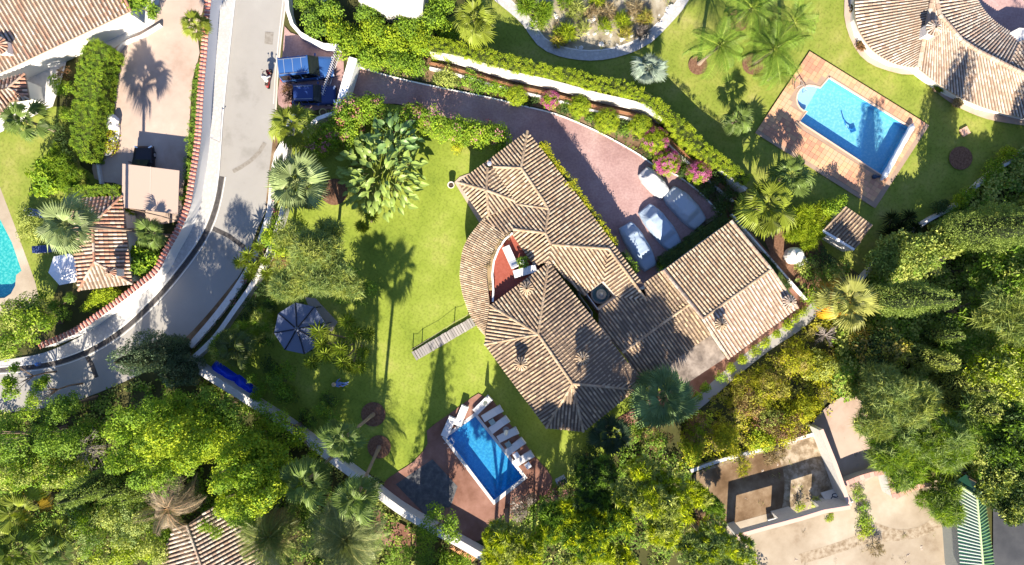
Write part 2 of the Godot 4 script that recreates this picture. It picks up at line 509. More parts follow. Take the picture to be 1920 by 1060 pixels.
func feather_frond(tint: Array, w: int, droop := .7) -> ArrayMesh:
	var mb := MB.new()
	var spine := PackedVector3Array(); var rs := PackedFloat32Array()
	var f := func(t: float) -> Vector3: return Vector3(.05 * sin(t * 3.0 + w) * t, .34 * t - droop * t * t * (.55 + .15 * w), t - .1 * t * t)
	for i in 7:
		spine.append(f.call(i / 6.0)); rs.append(.016 * (1.15 - i / 6.0))
	mb.col = Color(tint[0] * 1.5 + .03, tint[1] * 1.3, tint[2] + .02)
	mb.tube(spine, rs, 3, false)
	var n := 34
	for i in n:
		var t := .16 + .82 * i / n
		var p: Vector3 = f.call(t)
		var ln := .34 * pow(sin(PI * clampf(t * .82 + .14, 0, 1)), .6) * R(.85, 1.1)
		for s in [-1.0, 1.0]:
			var k := R(.7, 1.25)
			mb.col = Color(tint[0] * k, tint[1] * k, tint[2] * k)
			var tip := p + Vector3(s * ln * .86, R(-.10, .06) - ln * .25, ln * .55)
			var m := p + Vector3(s * ln * .45, .03, ln * .22)
			mb.tri(p - Vector3(0, 0, .006), m, p + Vector3(0, 0, .007))
			mb.tri(m - Vector3(0, 0, .006), tip, m + Vector3(0, 0, .007))
			mb.tri(p - Vector3(0, 0, .006), m - Vector3(0, 0, .006), m + Vector3(0, 0, .007))
	return mb.mesh(M.frond)
var fronds := {}
func frond(kind: String, tint: Array, w: int) -> ArrayMesh:
	var key := kind + str(tint) + str(w)
	if not fronds.has(key):
		match kind:
			"fan": fronds[key] = fan_frond(tint, w)
			"feather": fronds[key] = feather_frond(tint, w)
			"limp": fronds[key] = feather_frond(tint, w, 1.15)
			_: fronds[key] = paddle(tint, w)
	return fronds[key]
const FAN := [.16, .24, .055]
const FANY := [.24, .30, .035]
const FANG := [.28, .36, .15]
const BLUE := [.30, .38, .31]
func palm(label: String, x: float, y: float, h: float, rp: float, n: int, kind := "fan", tint: Array = FAN, old: Array = [], called := "fan_palm", group := "fan palms in the gardens", foot := Vector2.ZERO, lean := 95.0) -> void:
	# x, y: where the crown is; old: colour of the dying lower fronds; foot: another place for the foot of a leaning trunk
	var c := P(x, y, h)
	var b := Vector3(c.x, 0, c.z)
	if foot != Vector2.ZERO: b = P(foot.x, foot.y)
	var r := rp / S * (H - h) / H
	var t := thing(called, label, "palm tree", b, 0, group)
	var mb := MB.new()
	var top := c - b - Vector3(0, r * .08, 0)
	var tr := .15 if kind == "fan" else .17
	mb.col = Color(.24, .19, .15)
	if h > 1.2:
		var p := PackedVector3Array(); var rr := PackedFloat32Array()
		var m := maxi(4, int(h / .35))
		for i in m + 1:
			var u := float(i) / m
			p.append(top * u + Vector3(top.x * .12 * u * (u - 1.0), -.1 if i == 0 else 0.0, 0))
			rr.append(tr * (1.35 - .5 * minf(1, u * 4.0)) * (1.0 + .1 * (i % 2)))
		mb.tube(p, rr, 9)
	mb.rod(top - Vector3(0, r * .12, 0), top + Vector3(0, r * .05, 0), tr * 1.2, tr * .7, 8)
	part("trunk", mb.mesh(M.bark), t)
	if kind == "fan": heart(t, top, r, kind, tint)
	if kind == "fan": n = maxi(11, int(n * .6))
	for i in n:
		var u := (i + .5) / n
		var aged := old.size() > 0 and u > .72
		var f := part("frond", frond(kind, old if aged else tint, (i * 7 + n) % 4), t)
		var pitch := deg_to_rad(-78.0 + lean * pow(u, .8) + (14.0 if aged else 0.0) + R(-14, 14))
		var s := r * R(.8, 1.14) * (.72 + .28 * minf(1.0, u * 2.2))
		f.transform = Transform3D(Basis(Vector3.UP, i * 2.399963 + R(-.25, .25)) * Basis(Vector3.RIGHT, pitch) * Basis(Vector3.BACK, R(-.6, .6)), top + Vector3(0, r * .06 * (1 - u), 0)).scaled_local(Vector3.ONE * s)
func heart(t: Node3D, at: Vector3, r: float, kind: String, tint: Array) -> void:   # the young leaves in the middle
	for i in 6:
		var f := part("frond", frond(kind, tint, i % 4), t)
		f.transform = Transform3D(Basis(Vector3.UP, i * 2.4 + 1.1) * Basis(Vector3.RIGHT, deg_to_rad(R(-70, -25))) * Basis(Vector3.BACK, R(-.5, .5)), at).scaled_local(Vector3.ONE * r * R(.45, .62))
func paddle(tint: Array, w: int) -> ArrayMesh:
	var mb := MB.new()
	mb.col = Color(tint[0] * 1.3, tint[1] * 1.2, tint[2] * 1.2)
	mb.tube(PackedVector3Array([Vector3.ZERO, Vector3(0, .03, .28), Vector3(0, .02, .42)]), PackedFloat32Array([.03, .018, .012]), 3, false)
	var n := 9
	for s in [-1.0, 1.0]:
		var k = 1.0 + s * .12
		for i in n:
			var t0 := float(i) / n; var t1 := float(i + 1) / n
			var w0 := .19 * sin(PI * clampf(t0 * .9 + .1, 0, 1)); var w1 := .19 * sin(PI * clampf(t1 * .9 + .1, 0, 1))
			if (i + w) % 5 == 3: w1 *= .72
			var f := func(t: float, ww: float) -> Vector3: return Vector3(s * ww, .02 + .10 * t - (.28 + .07 * w) * t * t + absf(ww) * .35, .4 + t * .62)
			mb.col = Color(tint[0] * k, tint[1] * k, tint[2] * k)
			mb.quad(f.call(t0, 0.0), f.call(t1, 0.0), f.call(t1, w1), f.call(t0, w0))
	return mb.mesh(M.gloss)
func paddles(called: String, label: String, x: float, y: float, rp: float, n: int, h0: float, h1: float, tint: Array, ln := 1.5, cat := "plant") -> void:
	var t := thing(called, label, cat)
	for i in n:
		var e := sqrt((i + .5) / n)
		var f := i * 2.399963
		var h := lerpf(h1, h0, e) + R(-.4, .4)
		var p := P(x + cos(f) * rp * e * .85, y + sin(f) * rp * e * .85, h)
		var g := part("leaf", frond("paddle", tint, i % 4), t)
		var k := ln * R(.75, 1.15)
		g.transform = Transform3D(Basis(Vector3.UP, PI / 2 - f + R(-.9, .9)) * Basis(Vector3.RIGHT, R(-.75, .25)) * Basis(Vector3.BACK, R(-.5, .5)), p).scaled_local(Vector3.ONE * k)
	var mb := MB.new(); mb.col = Color(.12, .12, .05)
	for i in int(n * .4):
		var f := i * 2.4; var e := sqrt(float(i) / (n * .4))
		var q := P(x + cos(f) * rp * e * .6, y + sin(f) * rp * e * .6, 0)
		var b := P(x + cos(f) * rp * e * .8, y + sin(f) * rp * e * .8, lerpf(h1, h0, e))
		mb.rod(q, b, .06, .04, 5)
	part("stems", mb.mesh(M.bark), t)
func rosettes(called: String, label: String, heads: Array, tint: Array, cat := "plant", group := "") -> void:   # heads: [x, y, h, r]
	var t := thing(called, label, cat, Vector3.ZERO, 0, group)
	var foot := Vector3.ZERO
	for q in heads: foot += P(q[0], q[1], q[2]) / heads.size()
	foot.y = 0
	var st := MB.new(); st.col = Color(.2, .16, .12)
	for q in heads:
		var c := P(q[0], q[1], q[2])
		var r: float = q[3] / S * (H - q[2]) / H
		var mb := MB.new()
		var n := 50
		for i in n:
			var u := (i + .5) / n
			var f := i * 2.399963
			var el := lerpf(1.35, -.45, pow(u, .9)) + R(-.1, .1)
			var d := Vector3(cos(f) * cos(el), sin(el), sin(f) * cos(el))
			var s := d.cross(Vector3.UP).normalized()
			var ln := r * R(.85, 1.12); var w := .04 + .015 * r
			var k := R(.65, 1.3)
			var m := c + d * ln * .5 + Vector3(0, .05, 0); var e := c + d * ln - Vector3(0, .16 * ln * u, 0)
			mb.col = Color(tint[0] * k, tint[1] * k, tint[2] * k)
			mb.quad(c, m - s * w, e, m)
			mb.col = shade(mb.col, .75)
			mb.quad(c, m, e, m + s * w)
		mb.col = Color(.3, .27, .12)
		mb.lathe(c, [[.09, -.1], [.07, .06], [.01, .1]], 6)
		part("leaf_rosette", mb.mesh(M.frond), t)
		st.rod(foot + Vector3((c.x - foot.x) * .4, 0, (c.z - foot.z) * .4), c, .09, .06, 6)
	part("stem", st.mesh(M.bark), t)
func bare(called: String, label: String, x: float, y: float, h: float, rp: float, n: int, bend := Vector2.ZERO) -> void:
	var t := thing(called, label, "dead tree", P(x - bend.x, y - bend.y))
	var mb := MB.new(); mb.col = Color(.30, .26, .24)
	var c := P(x, y, h) - P(x - bend.x, y - bend.y)
	var r := rp / S
	mb.rod(Vector3.ZERO, c * .8, .1, .05, 5)
	part("trunk", mb.mesh(M.bark), t)
	mb = MB.new()
	for i in n:
		var a := c * R(.35, .9)
		var d := Vector3(R(-1, 1), R(-.1, .8), R(-1, 1)).normalized()
		var e := a + d * r * R(.5, 1.0)
		var k := R(.7, 1.3)
		mb.col = Color(.33 * k, .29 * k, .27 * k)
		mb.tube(PackedVector3Array([a, a.lerp(e, .5) + Vector3(R(-.1, .1), R(-.1, .1), R(-.1, .1)), e]), PackedFloat32Array([.03, .02, .006]), 3, false)
		for j in 5:
			var p := a.lerp(e, R(.3, 1.0))
			mb.rod(p, p + (d + Vector3(R(-1, 1), R(-.5, .8), R(-1, 1))).normalized() * r * R(.15, .4), .011, .005, 3)
	part("twigs", mb.mesh(M.bark), t)

# ---------------------------------------------------------------- tiled roofs
const VILLA := [[0.459, 0.364, 0.254], [0.418, 0.32, 0.214], [0.5, 0.409, 0.294], [0.388, 0.281, 0.182], [0.337, 0.256, 0.178], [0.439, 0.33, 0.223]]
const OLD := [[0.326, 0.256, 0.182], [0.265, 0.202, 0.147], [0.388, 0.295, 0.205], [0.224, 0.172, 0.129], [0.428, 0.325, 0.214], [0.306, 0.231, 0.16]]
const RED := [[.44, .31, .24], [.40, .22, .15], [.48, .38, .30], [.37, .19, .13], [.52, .43, .36], [.42, .25, .18]]
const FADED := [[.50, .41, .33], [.48, .36, .28], [.52, .44, .36], [.46, .31, .23], [.50, .42, .35], [.42, .26, .19]]
const PALE := [[.47, .41, .34], [.44, .36, .29], [.50, .44, .37], [.41, .31, .24], [.46, .39, .32], [.40, .29, .22]]
func tile_row(mb: MB, a: Vector3, b: Vector3, up: Vector3, w: float, cols: Array, w2 := -1.0) -> void:   # a: low end, b: high end
	var ln := a.distance_to(b)
	if ln < .12: return
	var d := (b - a) / ln
	var s := d.cross(up).normalized()
	var n := maxi(1, int(round(ln / .36)))
	if w2 < 0: w2 = w
	for i in n:
		var u0 := float(i) / n; var u1 := (i + 1.0) / n
		var wa := lerpf(w, w2, u0) * .5; var wb := lerpf(w, w2, u1) * .42
		var p := a.lerp(b, u0) + up * .025; var q := a.lerp(b, u1)
		var t = cols[rng.randi() % cols.size()]
		var k := R(.74, 1.2)
		mb.col = Color(t[0] * k, t[1] * k, t[2] * k)
		var hh := minf(.088, wa * .9)
		var l0 := p - s * wa; var l1 := q - s * wb; var r0 := p + s * wa; var r1 := q + s * wb
		var m0 := p - s * wa * .45 + up * hh; var m1 := q - s * wb * .45 + up * hh * .85
		var n0 := p + s * wa * .45 + up * hh; var n1 := q + s * wb * .45 + up * hh * .85
		mb.quad(l0, l1, m1, m0); mb.quad(m0, m1, n1, n0); mb.quad(n0, n1, r1, r0)
		mb.quad(l0, m0, n0, r0)
var row_count := {}
func put_row(t: Node3D, roof: Node, mb: MB, rest: MB, a: Vector3, b: Vector3, up: Vector3, w: float, cols: Array, w2 := -1.0) -> void:
	var one := MB.new()
	tile_row(one, a, b, up, w, cols, w2)
	if one.v.is_empty(): return
	var k: int = row_count.get(t, 0)
	if k < 300 and (rest == null or a.distance_to(b) > 1.3):
		row_count[t] = k + 1
		part("tile_row", one.mesh(M.tile), roof)
	else:
		mb.v.append_array(one.v); mb.c.append_array(one.c)
const BED := Color(.135, .095, .068)
func facet(t: Node3D, v: Array, dir: Vector2, cols: Array, pitch := .29, rest: MB = null, bed := BED, under := .14) -> void:
	# v: corners [x, y, height]; dir: the way the tile rows run, on the survey grid
	var p := PackedVector3Array()
	for q in v: p.append(P(q[0], q[1], q[2]))
	var n := Vector3.ZERO; var c := Vector3.ZERO
	for i in p.size():
		n += p[i].cross(p[(i + 1) % p.size()]); c += p[i] / p.size()
	n = n.normalized()
	if n.y < 0: n = -n
	var flat2 := PackedVector2Array()
	for q in p: flat2.append(Vector2(q.x, q.z))
	var mb := MB.new(); mb.col = bed
	var tri := Geometry2D.triangulate_polygon(flat2)
	for i in range(0, tri.size(), 3):
		var a := p[tri[i]]; var b := p[tri[i + 1]]; var e := p[tri[i + 2]]
		if Vector2(b.x - a.x, b.z - a.z).cross(Vector2(e.x - a.x, e.z - a.z)) < 0:
			var k := b; b = e; e = k
		mb.tri(a, b, e)
	mb.col = Color(.42, .34, .28)
	for i in p.size():
		var a := p[i]; var b := p[(i + 1) % p.size()]
		var dn := Vector3(0, -under, 0)
		mb.quad(a, b, b + dn, a + dn)
	var roof := part("roof", mb.mesh(M.tile), t)
	var D := dir.normalized(); var X := Vector2(-D.y, D.x)
	var lo := 1e9; var hi := -1e9
	for q in flat2:
		lo = minf(lo, q.dot(X)); hi = maxf(hi, q.dot(X))
	var y_at := func(q: Vector2) -> float: return c.y - (n.x * (q.x - c.x) + n.z * (q.y - c.z)) / n.y
	var left := MB.new()
	var m := int((hi - lo) / pitch)
	for i in m + 1:
		var s := lo + (hi - lo - m * pitch) / 2.0 + i * pitch
		var hits: Array[float] = []
		for k in flat2.size():
			var a := flat2[k]; var b := flat2[(k + 1) % flat2.size()]
			var sa := a.dot(X) - s; var sb := b.dot(X) - s
			if (sa < 0) != (sb < 0):
				hits.append(a.lerp(b, sa / (sa - sb)).dot(D))
		hits.sort()
		for k in range(0, hits.size() - 1, 2):
			var q0 := X * s + D * (hits[k] + .02); var q1 := X * s + D * (hits[k + 1] - .02)
			if hits[k + 1] - hits[k] < .2: continue
			var a := Vector3(q0.x, y_at.call(q0) + .01, q0.y); var b := Vector3(q1.x, y_at.call(q1) + .01, q1.y)
			if a.y > b.y:
				var z := a; a = b; b = z
			put_row(t, roof, left, rest, a, b, n, .2 * pitch / .315, cols)
	if left.v.size():
		if rest != null:
			rest.v.append_array(left.v); rest.c.append_array(left.c)
		else:
			part("tile_rows", left.mesh(M.tile), roof, "stuff")
func fan_roof(t: Node3D, low: Array, high: Array, cols: Array, n: int, w := .2, w2 := .15) -> void:   # rows from one curved line to another; [x, y, h]
	var lo := resample(low, n + 1); var up_ := resample(high, n + 1)
	var mb := MB.new(); mb.col = BED
	for i in n:
		mb.quad(lo[i], up_[i], up_[i + 1], lo[i + 1])
		mb.col = Color(.42, .34, .28)
		mb.quad(lo[i], lo[i + 1], lo[i + 1] - Vector3(0, .16, 0), lo[i] - Vector3(0, .16, 0))
		mb.col = BED
	var roof := part("roof", mb.mesh(M.tile), t)
	var left := MB.new()
	for i in n:
		var a := (lo[i] + lo[i + 1]) / 2; var b := (up_[i] + up_[i + 1]) / 2
		var side_ := lo[i + 1] - lo[i]
		var nn := side_.cross(b - a).normalized()
		if nn.y < 0: nn = -nn
		put_row(t, roof, left, null, a, b, nn, w, cols, w2)
	if left.v.size(): part("tile_rows", left.mesh(M.tile), roof, "stuff")
func resample(a: Array, n: int) -> PackedVector3Array:
	var p := PackedVector3Array()
	for i in a.size() - 1:
		for k in 8:
			var u := k / 8.0
			var p0 := P(a[i][0], a[i][1], a[i][2]); var p1 := P(a[i + 1][0], a[i + 1][1], a[i + 1][2])
			var pa: Array = a[maxi(i - 1, 0)]; var pb: Array = a[mini(i + 2, a.size() - 1)]
			p.append(p0.cubic_interpolate(p1, P(pa[0], pa[1], pa[2]), P(pb[0], pb[1], pb[2]), u))
	p.append(P(a[-1][0], a[-1][1], a[-1][2]))
	var ln := PackedFloat32Array([0.0])
	for i in p.size() - 1: ln.append(ln[i] + p[i].distance_to(p[i + 1]))
	var out := PackedVector3Array()
	var j := 0
	for i in n:
		var want := ln[ln.size() - 1] * i / (n - 1)
		while j < p.size() - 2 and ln[j + 1] < want: j += 1
		out.append(p[j].lerp(p[j + 1], clampf((want - ln[j]) / maxf(1e-5, ln[j + 1] - ln[j]), 0, 1)))
	return out
func ridge(t: Node3D, v: Array, r := .13, cols: Array = VILLA) -> void:   # a line of cap tiles
	var mb := MB.new()
	for i in v.size() - 1:
		var a := P(v[i][0], v[i][1], v[i][2]) + Vector3(0, .03, 0); var b := P(v[i + 1][0], v[i + 1][1], v[i + 1][2]) + Vector3(0, .03, 0)
		var d := (b - a).normalized()
		var s := d.cross(Vector3.UP).normalized()
		var u := s.cross(d)
		var n := maxi(1, int(a.distance_to(b) / .38))
		for k in n:
			var q = cols[rng.randi() % cols.size()]
			mb.col = Color(q[0] * .86, q[1] * .84, q[2] * .82)
			var p0 := a.lerp(b, float(k) / n); var p1 := a.lerp(b, (k + 1.0) / n)
			for m in 4:
				var f0 := PI * m / 4 - .2; var f1 := PI * (m + 1) / 4 - .2
				if m == 3: f1 += .4
				var w0 := s * cos(f0) + u * sin(f0); var w1 := s * cos(f1) + u * sin(f1)
				mb.quad(p0 + w0 * r, p1 + w0 * r * .86, p1 + w1 * r * .86, p0 + w1 * r)
	part("ridge_cap", mb.mesh(M.tile), t)
func walls(t: Node3D, outline: Array, h: float, inset := .5, top := .3, col := Color(.78, .77, .74), y0 := 0.0, topped := true) -> void:
	var q := Geometry2D.offset_polygon(line(outline, h), -inset)
	var mb := MB.new(); mb.col = col
	for p in q: mb.prism(p, y0, h - top, topped)
	part("wall", mb.mesh(M.plaster), t)
func chimney(t: Node3D, x: float, y: float, base: float, h: float, r: float, square := false, cols: Array = VILLA) -> void:
	var c := P(x, y, base + h)
	var mb := MB.new(); mb.col = Color(.82, .81, .78)
	if square: mb.bx(c.x, base + h / 2 - .3, c.z, r * 1.7, h + .6, r * 1.7)
	else: mb.lathe(Vector3(c.x, 0, c.z), [[r * .8, base - .6], [r * .8, base + h - .1], [r * .95, base + h - .1], [r * .95, base + h], [.01, base + h]], 16)
	var ch := part("chimney", mb.mesh(M.plaster), t)
	mb = MB.new()
	for k in 6:   # the little pillars that hold up the cap
		var f := TAU * k / 6
		mb.col = Color(.8, .79, .76)
		mb.bx(c.x + cos(f) * r * .75, base + h + .12, c.z + sin(f) * r * .75, .1, .26, .1, -f)
	part("vent", mb.mesh(M.plaster), ch)
	mb = MB.new()
	var n := 14
	for k in n:
		var f := TAU * k / n
		var e := Vector3(cos(f), 0, sin(f))
		tile_row(mb, c + e * r * 1.3 + Vector3(0, .22, 0), c + e * .08 + Vector3(0, .52, 0), (Vector3.UP + e * .3).normalized(), r * .42, cols, .05)
	mb.col = BED
	mb.lathe(c, [[r * 1.28, .2], [.01, .5]], 14)
	mb.lathe(c, [[r * 1.28, .2], [.01, .22]], 14)
	part("cap", mb.mesh(M.tile), ch)

# ---------------------------------------------------------------- vehicles, people
func loft(mb: MB, secs: Array) -> void:   # secs: rings of equal size
	for i in secs.size() - 1:
		var a: PackedVector3Array = secs[i]; var b: PackedVector3Array = secs[i + 1]
		for k in a.size() - 1:
			mb.quad(a[k], a[k + 1], b[k + 1], b[k])
func covered_car(label: String, x: float, y: float, dx: float, dy: float, ln: float, wd: float, hh: float, col: Color, tall := 0.0) -> void:
	var at := P(x, y, hh * .6); at.y = 0
	var t := thing("covered_car", label, "car", at, atan2(dx, dy), "cars under covers on the drive")
	var mb := MB.new(); mb.col = col
	var f := func(u: float, w: float) -> Vector3:
		var z := (u - .5) * ln
		var endq := pow(absf(u - .5) * 2.0, 5.0)
		var body := lerpf(.86, .62, endq) + .12 * tall
		var cab := clampf((.36 - absf(u - .44)) / .17, 0, 1)
		cab = cab * cab * (3 - 2 * cab)
		var a := PI * w
		var ex := signf(cos(a)) * pow(absf(cos(a)), .42); var ey := pow(sin(a), .42)
		var half := wd / 2 * (1.0 - .30 * pow(absf(u - .5) * 2.0, 3.0))
		var top := body + (hh - body) * cab
		var k := half * (1.0 - .24 * cab * smoothstep(.55, 1.0, ey))
		var yy := ey * top
		if u < .001 or u > .999: yy *= .35
		var wr := noise.get_noise_3d(z * 22.0 + w * 30.0, w * 60.0 - z * 10.0, ln * 40.0) * .07 + noise.get_noise_3d(z * 75.0, w * 210.0, ln * 50.0) * .06
		wr *= .55 + .75 * smoothstep(.3, .95, 1.0 - u)
		return Vector3(ex * (k + wr * .8), maxf(.06, yy + wr * (.3 + ey)), z)
	mb.grid(f, 60, 38)
	part("cover", mb.mesh(M.fabric, true), t)
	mb = MB.new(); mb.col = Color(.02, .02, .02)
	var wh := []
	for s in [[-1, -.3], [1, -.3], [-1, .3], [1, .3]]:
		var w := MB.new(); w.col = Color(.025, .025, .025)
		var p := Vector3(s[0] * (wd / 2 - .2), .22, s[1] * ln)
		w.rod(p - Vector3(.09, 0, 0), p + Vector3(.09, 0, 0), .22, .22, 12)
		part("wheel", w.mesh(M.rubber), t)
func car(called: String, label: String, x: float, y: float, dx: float, dy: float, ln: float, wd: float, hh: float, col: Color, van: bool) -> void:
	var at := P(x, y, hh * .7); at.y = 0
	var t := thing(called, label, "van" if van else "car", at, atan2(dx, dy))
	var c0 := .24 if van else .2          # start and end of the cabin from the tail, as shares of the length
	var prof: Array = [[0.0, .55], [.015, .95], [.03, 1.0], [.25, 1.02], [.66, 1.02], [.74, .98], [.97, .78], [.995, .62], [1.0, .4]] if van else [[0.0, .5], [.02, .85], [.06, .92], [.3, .94], [.62, .94], [.7, .9], [.95, .72], [.99, .58], [1.0, .4]]
	var mb := MB.new(); mb.col = col
	var secs := []
	for q in prof:
		var z: float = (q[0] - .5) * ln
		var taper := 1.0 - .13 * pow(absf(q[0] - .5) * 2, 6)
		var w: float = wd / 2 * taper
		var top: float = q[1]
		secs.append(PackedVector3Array([Vector3(-w * .96, .22, z), Vector3(-w, .45, z), Vector3(-w, top * .82, z), Vector3(-w * .92, top * .97, z), Vector3(-w * .6, top, z), Vector3(w * .6, top, z), Vector3(w * .92, top * .97, z), Vector3(w, top * .82, z), Vector3(w, .45, z), Vector3(w * .96, .22, z)]))
	loft(mb, secs)
	mb.quad(secs[0][0], secs[0][3], secs[0][6], secs[0][9])
	var e: PackedVector3Array = secs[-1]
	mb.quad(e[9], e[6], e[3], e[0])
	part("body", mb.mesh(M.paint, true), t)
	# the greenhouse: tail, roof, windscreen
	var rf: float = .03 if van else .1
	var z0 := (rf - .5) * ln; var z1 := ((.6 if van else .55) - .5) * ln; var z2 := ((.75 if van else .7) - .5) * ln
	var y0 := .97 if van else .9
	var wr := wd * .41; var wb := wd * .47
	mb = MB.new(); mb.col = shade(col, 1.0)
	for s in 4:
		var za := lerpf(z0 + .06, z1, s / 4.0); var zb := lerpf(z0 + .06, z1, (s + 1) / 4.0)
		mb.quad(Vector3(-wr, hh - .05, za), Vector3(-wr * .7, hh, za), Vector3(-wr * .7, hh, zb), Vector3(-wr, hh - .05, zb))
		mb.quad(Vector3(-wr * .7, hh, za), Vector3(wr * .7, hh, za), Vector3(wr * .7, hh, zb), Vector3(-wr * .7, hh, zb))
		mb.quad(Vector3(wr * .7, hh, za), Vector3(wr, hh - .05, za), Vector3(wr, hh - .05, zb), Vector3(wr * .7, hh, zb))
	var roof := part("roof", mb.mesh(M.paint, true), t)
	if van:
		for s in [.02, .3, .58]:
			mb = MB.new(); mb.col = Color(.25, .3, .4)
			mb.bx(0, hh + .02, lerpf(z0, z1, s + .2), wr * 1.6, .03, .04)
			part("roof_rib", mb.mesh(M.paint), roof)
	for s in [-1.0, 1.0]:
		mb = MB.new(); mb.col = Color(.3, .33, .38)
		mb.bx(s * wr * .8, hh + .03, (z0 + z1) / 2, .04, .05, (z1 - z0) * .9)
		part("roof_rail", mb.mesh(M.metal), roof)
		mb = MB.new(); mb.col = Color(.012, .016, .02)
		mb.quad(Vector3(s * wb, y0, z0 + .04), Vector3(s * wr, hh - .06, z0 + .1), Vector3(s * wr, hh - .06, z1), Vector3(s * wb, y0, z2 - .15))
		part("side_window", mb.mesh(M.glass), t)
		mb = MB.new(); mb.col = col
		for q in [.0, .34, .68]:
			var zz := lerpf(z0, z1, q)
			mb.box(Transform3D(Basis(Vector3.BACK, s * .12), Vector3(s * (wr + wb) / 2, (y0 + hh) / 2 - .02, zz + .06)), Vector3(.05, hh - y0, .08))
		part("pillar", mb.mesh(M.paint), t)
		mb = MB.new(); mb.col = col
		mb.bx(s * (wd / 2 + .1), 1.0, z2 - .25, .2, .15, .12)
		part("wing_mirror", mb.mesh(M.paint), t)
		mb = MB.new(); mb.col = Color(.8, .82, .85)
		mb.box(Transform3D(Basis(Vector3.UP, -s * .5), Vector3(s * wd * .36, .62, ln * .475)), Vector3(.34, .16, .12))
		part("headlight", mb.mesh(M.metal), t)
		mb = MB.new(); mb.col = Color(.4, .03, .02)
		mb.bx(s * wd * .42, .8, -ln * .495, .16, .3, .06)
		part("tail_light", mb.mesh(M.paint), t)
		for q in [-.3, .32]:
			mb = MB.new(); mb.col = Color(.02, .02, .02)
			var p := Vector3(s * (wd / 2 - .1), .31, q * ln)
			mb.rod(p - Vector3(.1, 0, 0), p + Vector3(.1, 0, 0), .31, .31, 16)
			var wheel := part("wheel", mb.mesh(M.rubber), t)
			mb = MB.new(); mb.col = Color(.5, .5, .52)
			mb.rod(p + Vector3(s * .08, 0, 0), p + Vector3(s * .115, 0, 0), .19, .17, 10)
			part("rim", mb.mesh(M.metal), wheel)
	mb = MB.new(); mb.col = Color(.02, .028, .03)
	mb.quad(Vector3(-wr * .95, hh - .04, z1 + .02), Vector3(wr * .95, hh - .04, z1 + .02), Vector3(wb * .95, y0 + .03, z2), Vector3(-wb * .95, y0 + .03, z2))
	part("windscreen", mb.mesh(M.glass), t)
	mb = MB.new(); mb.col = Color(.012, .016, .02)
	mb.quad(Vector3(-wr * .95, hh - .05, z0 + .08), Vector3(-wb * .95, y0, z0 - .01), Vector3(wb * .95, y0, z0 - .01), Vector3(wr * .95, hh - .05, z0 + .08))
	part("rear_window", mb.mesh(M.glass), t)
	mb = MB.new(); mb.col = Color(.05, .05, .055)
	mb.bx(0, .36, ln * .495, wd * .86, .22, .08)
	mb.bx(0, .4, -ln * .5, wd * .88, .22, .08)
	part("bumper", mb.mesh(M.rubber), t)
func figure(bones: Array, cell := .028) -> MB:   # bones: [from, to, radius, radius, colour]; one skin over all of them
	var lo := Vector3(1e9, 1e9, 1e9); var hi := -lo
	for b in bones:
		for e in 2:
			var r = Vector3.ONE * (b[2 + e] + cell * 3)
			lo = lo.min(b[e] - r); hi = hi.max(b[e] + r)
	var n := Vector3i(((hi - lo) / cell).ceil()) + Vector3i.ONE
	var field := PackedFloat32Array(); field.resize(n.x * n.y * n.z); field.fill(1.0)
	var who := PackedByteArray(); who.resize(field.size())
	var near := PackedFloat32Array(); near.resize(field.size()); near.fill(1.0)
	for bi in bones.size():
		var b = bones[bi]
		var a: Vector3 = b[0]; var ab: Vector3 = b[1] - a
		var l2 := maxf(1e-6, ab.length_squared())
		var g: float = maxf(b[2], b[3]) + cell * 3
		var i0 := Vector3i(((a.min(b[1]) - Vector3.ONE * g - lo) / cell).floor()).clamp(Vector3i.ZERO, n - Vector3i.ONE)
		var i1 := Vector3i(((a.max(b[1]) + Vector3.ONE * g - lo) / cell).ceil()).clamp(Vector3i.ZERO, n - Vector3i.ONE)
		for z in range(i0.z, i1.z + 1):
			for y in range(i0.y, i1.y + 1):
				for x in range(i0.x, i1.x + 1):
					var p := lo + Vector3(x, y, z) * cell
					var u := clampf((p - a).dot(ab) / l2, 0, 1)
					var d: float = p.distance_to(a + ab * u) - lerpf(b[2], b[3], u)
					var at := (z * n.y + y) * n.x + x
					if d < near[at]: near[at] = d; who[at] = bi
					var k := .035
					var hm := maxf(k - absf(field[at] - d), 0.0) / k
					field[at] = minf(field[at], d) - hm * hm * k * .25
	var mb := MB.new()
	var vert := {}
	var step := [1, n.x, n.x * n.y]
	for z in n.z - 1:
		for y in n.y - 1:
			for x in n.x - 1:
				var at := (z * n.y + y) * n.x + x
				var s := Vector3.ZERO; var m := 0
				for e in 12:
					var ax := e / 4; var o1 := (e % 4) & 1; var o2 := (e % 4) >> 1
					var q: int = at + step[(ax + 1) % 3] * o1 + step[(ax + 2) % 3] * o2
					var f0 := field[q]; var f1 := field[q + step[ax]]
					if (f0 < 0) != (f1 < 0):
						var v := Vector3.ZERO
						v[ax] = f0 / (f0 - f1); v[(ax + 1) % 3] = o1; v[(ax + 2) % 3] = o2
						s += v; m += 1
				if m: vert[at] = lo + (Vector3(x, y, z) + s / m) * cell
	for at in vert:
		for ax in 3:
			var f0 := field[at]; var f1 := field[at + step[ax]]
			if (f0 < 0) == (f1 < 0): continue
			var a1: int = step[(ax + 1) % 3]; var a2: int = step[(ax + 2) % 3]
			if not (vert.has(at - a1) and vert.has(at - a2) and vert.has(at - a1 - a2)): continue
			mb.col = bones[who[at]][4]
			if f0 < 0: mb.quad(vert[at], vert[at - a2], vert[at - a1 - a2], vert[at - a1])
			else: mb.quad(vert[at], vert[at - a1], vert[at - a1 - a2], vert[at - a2])
	return mb
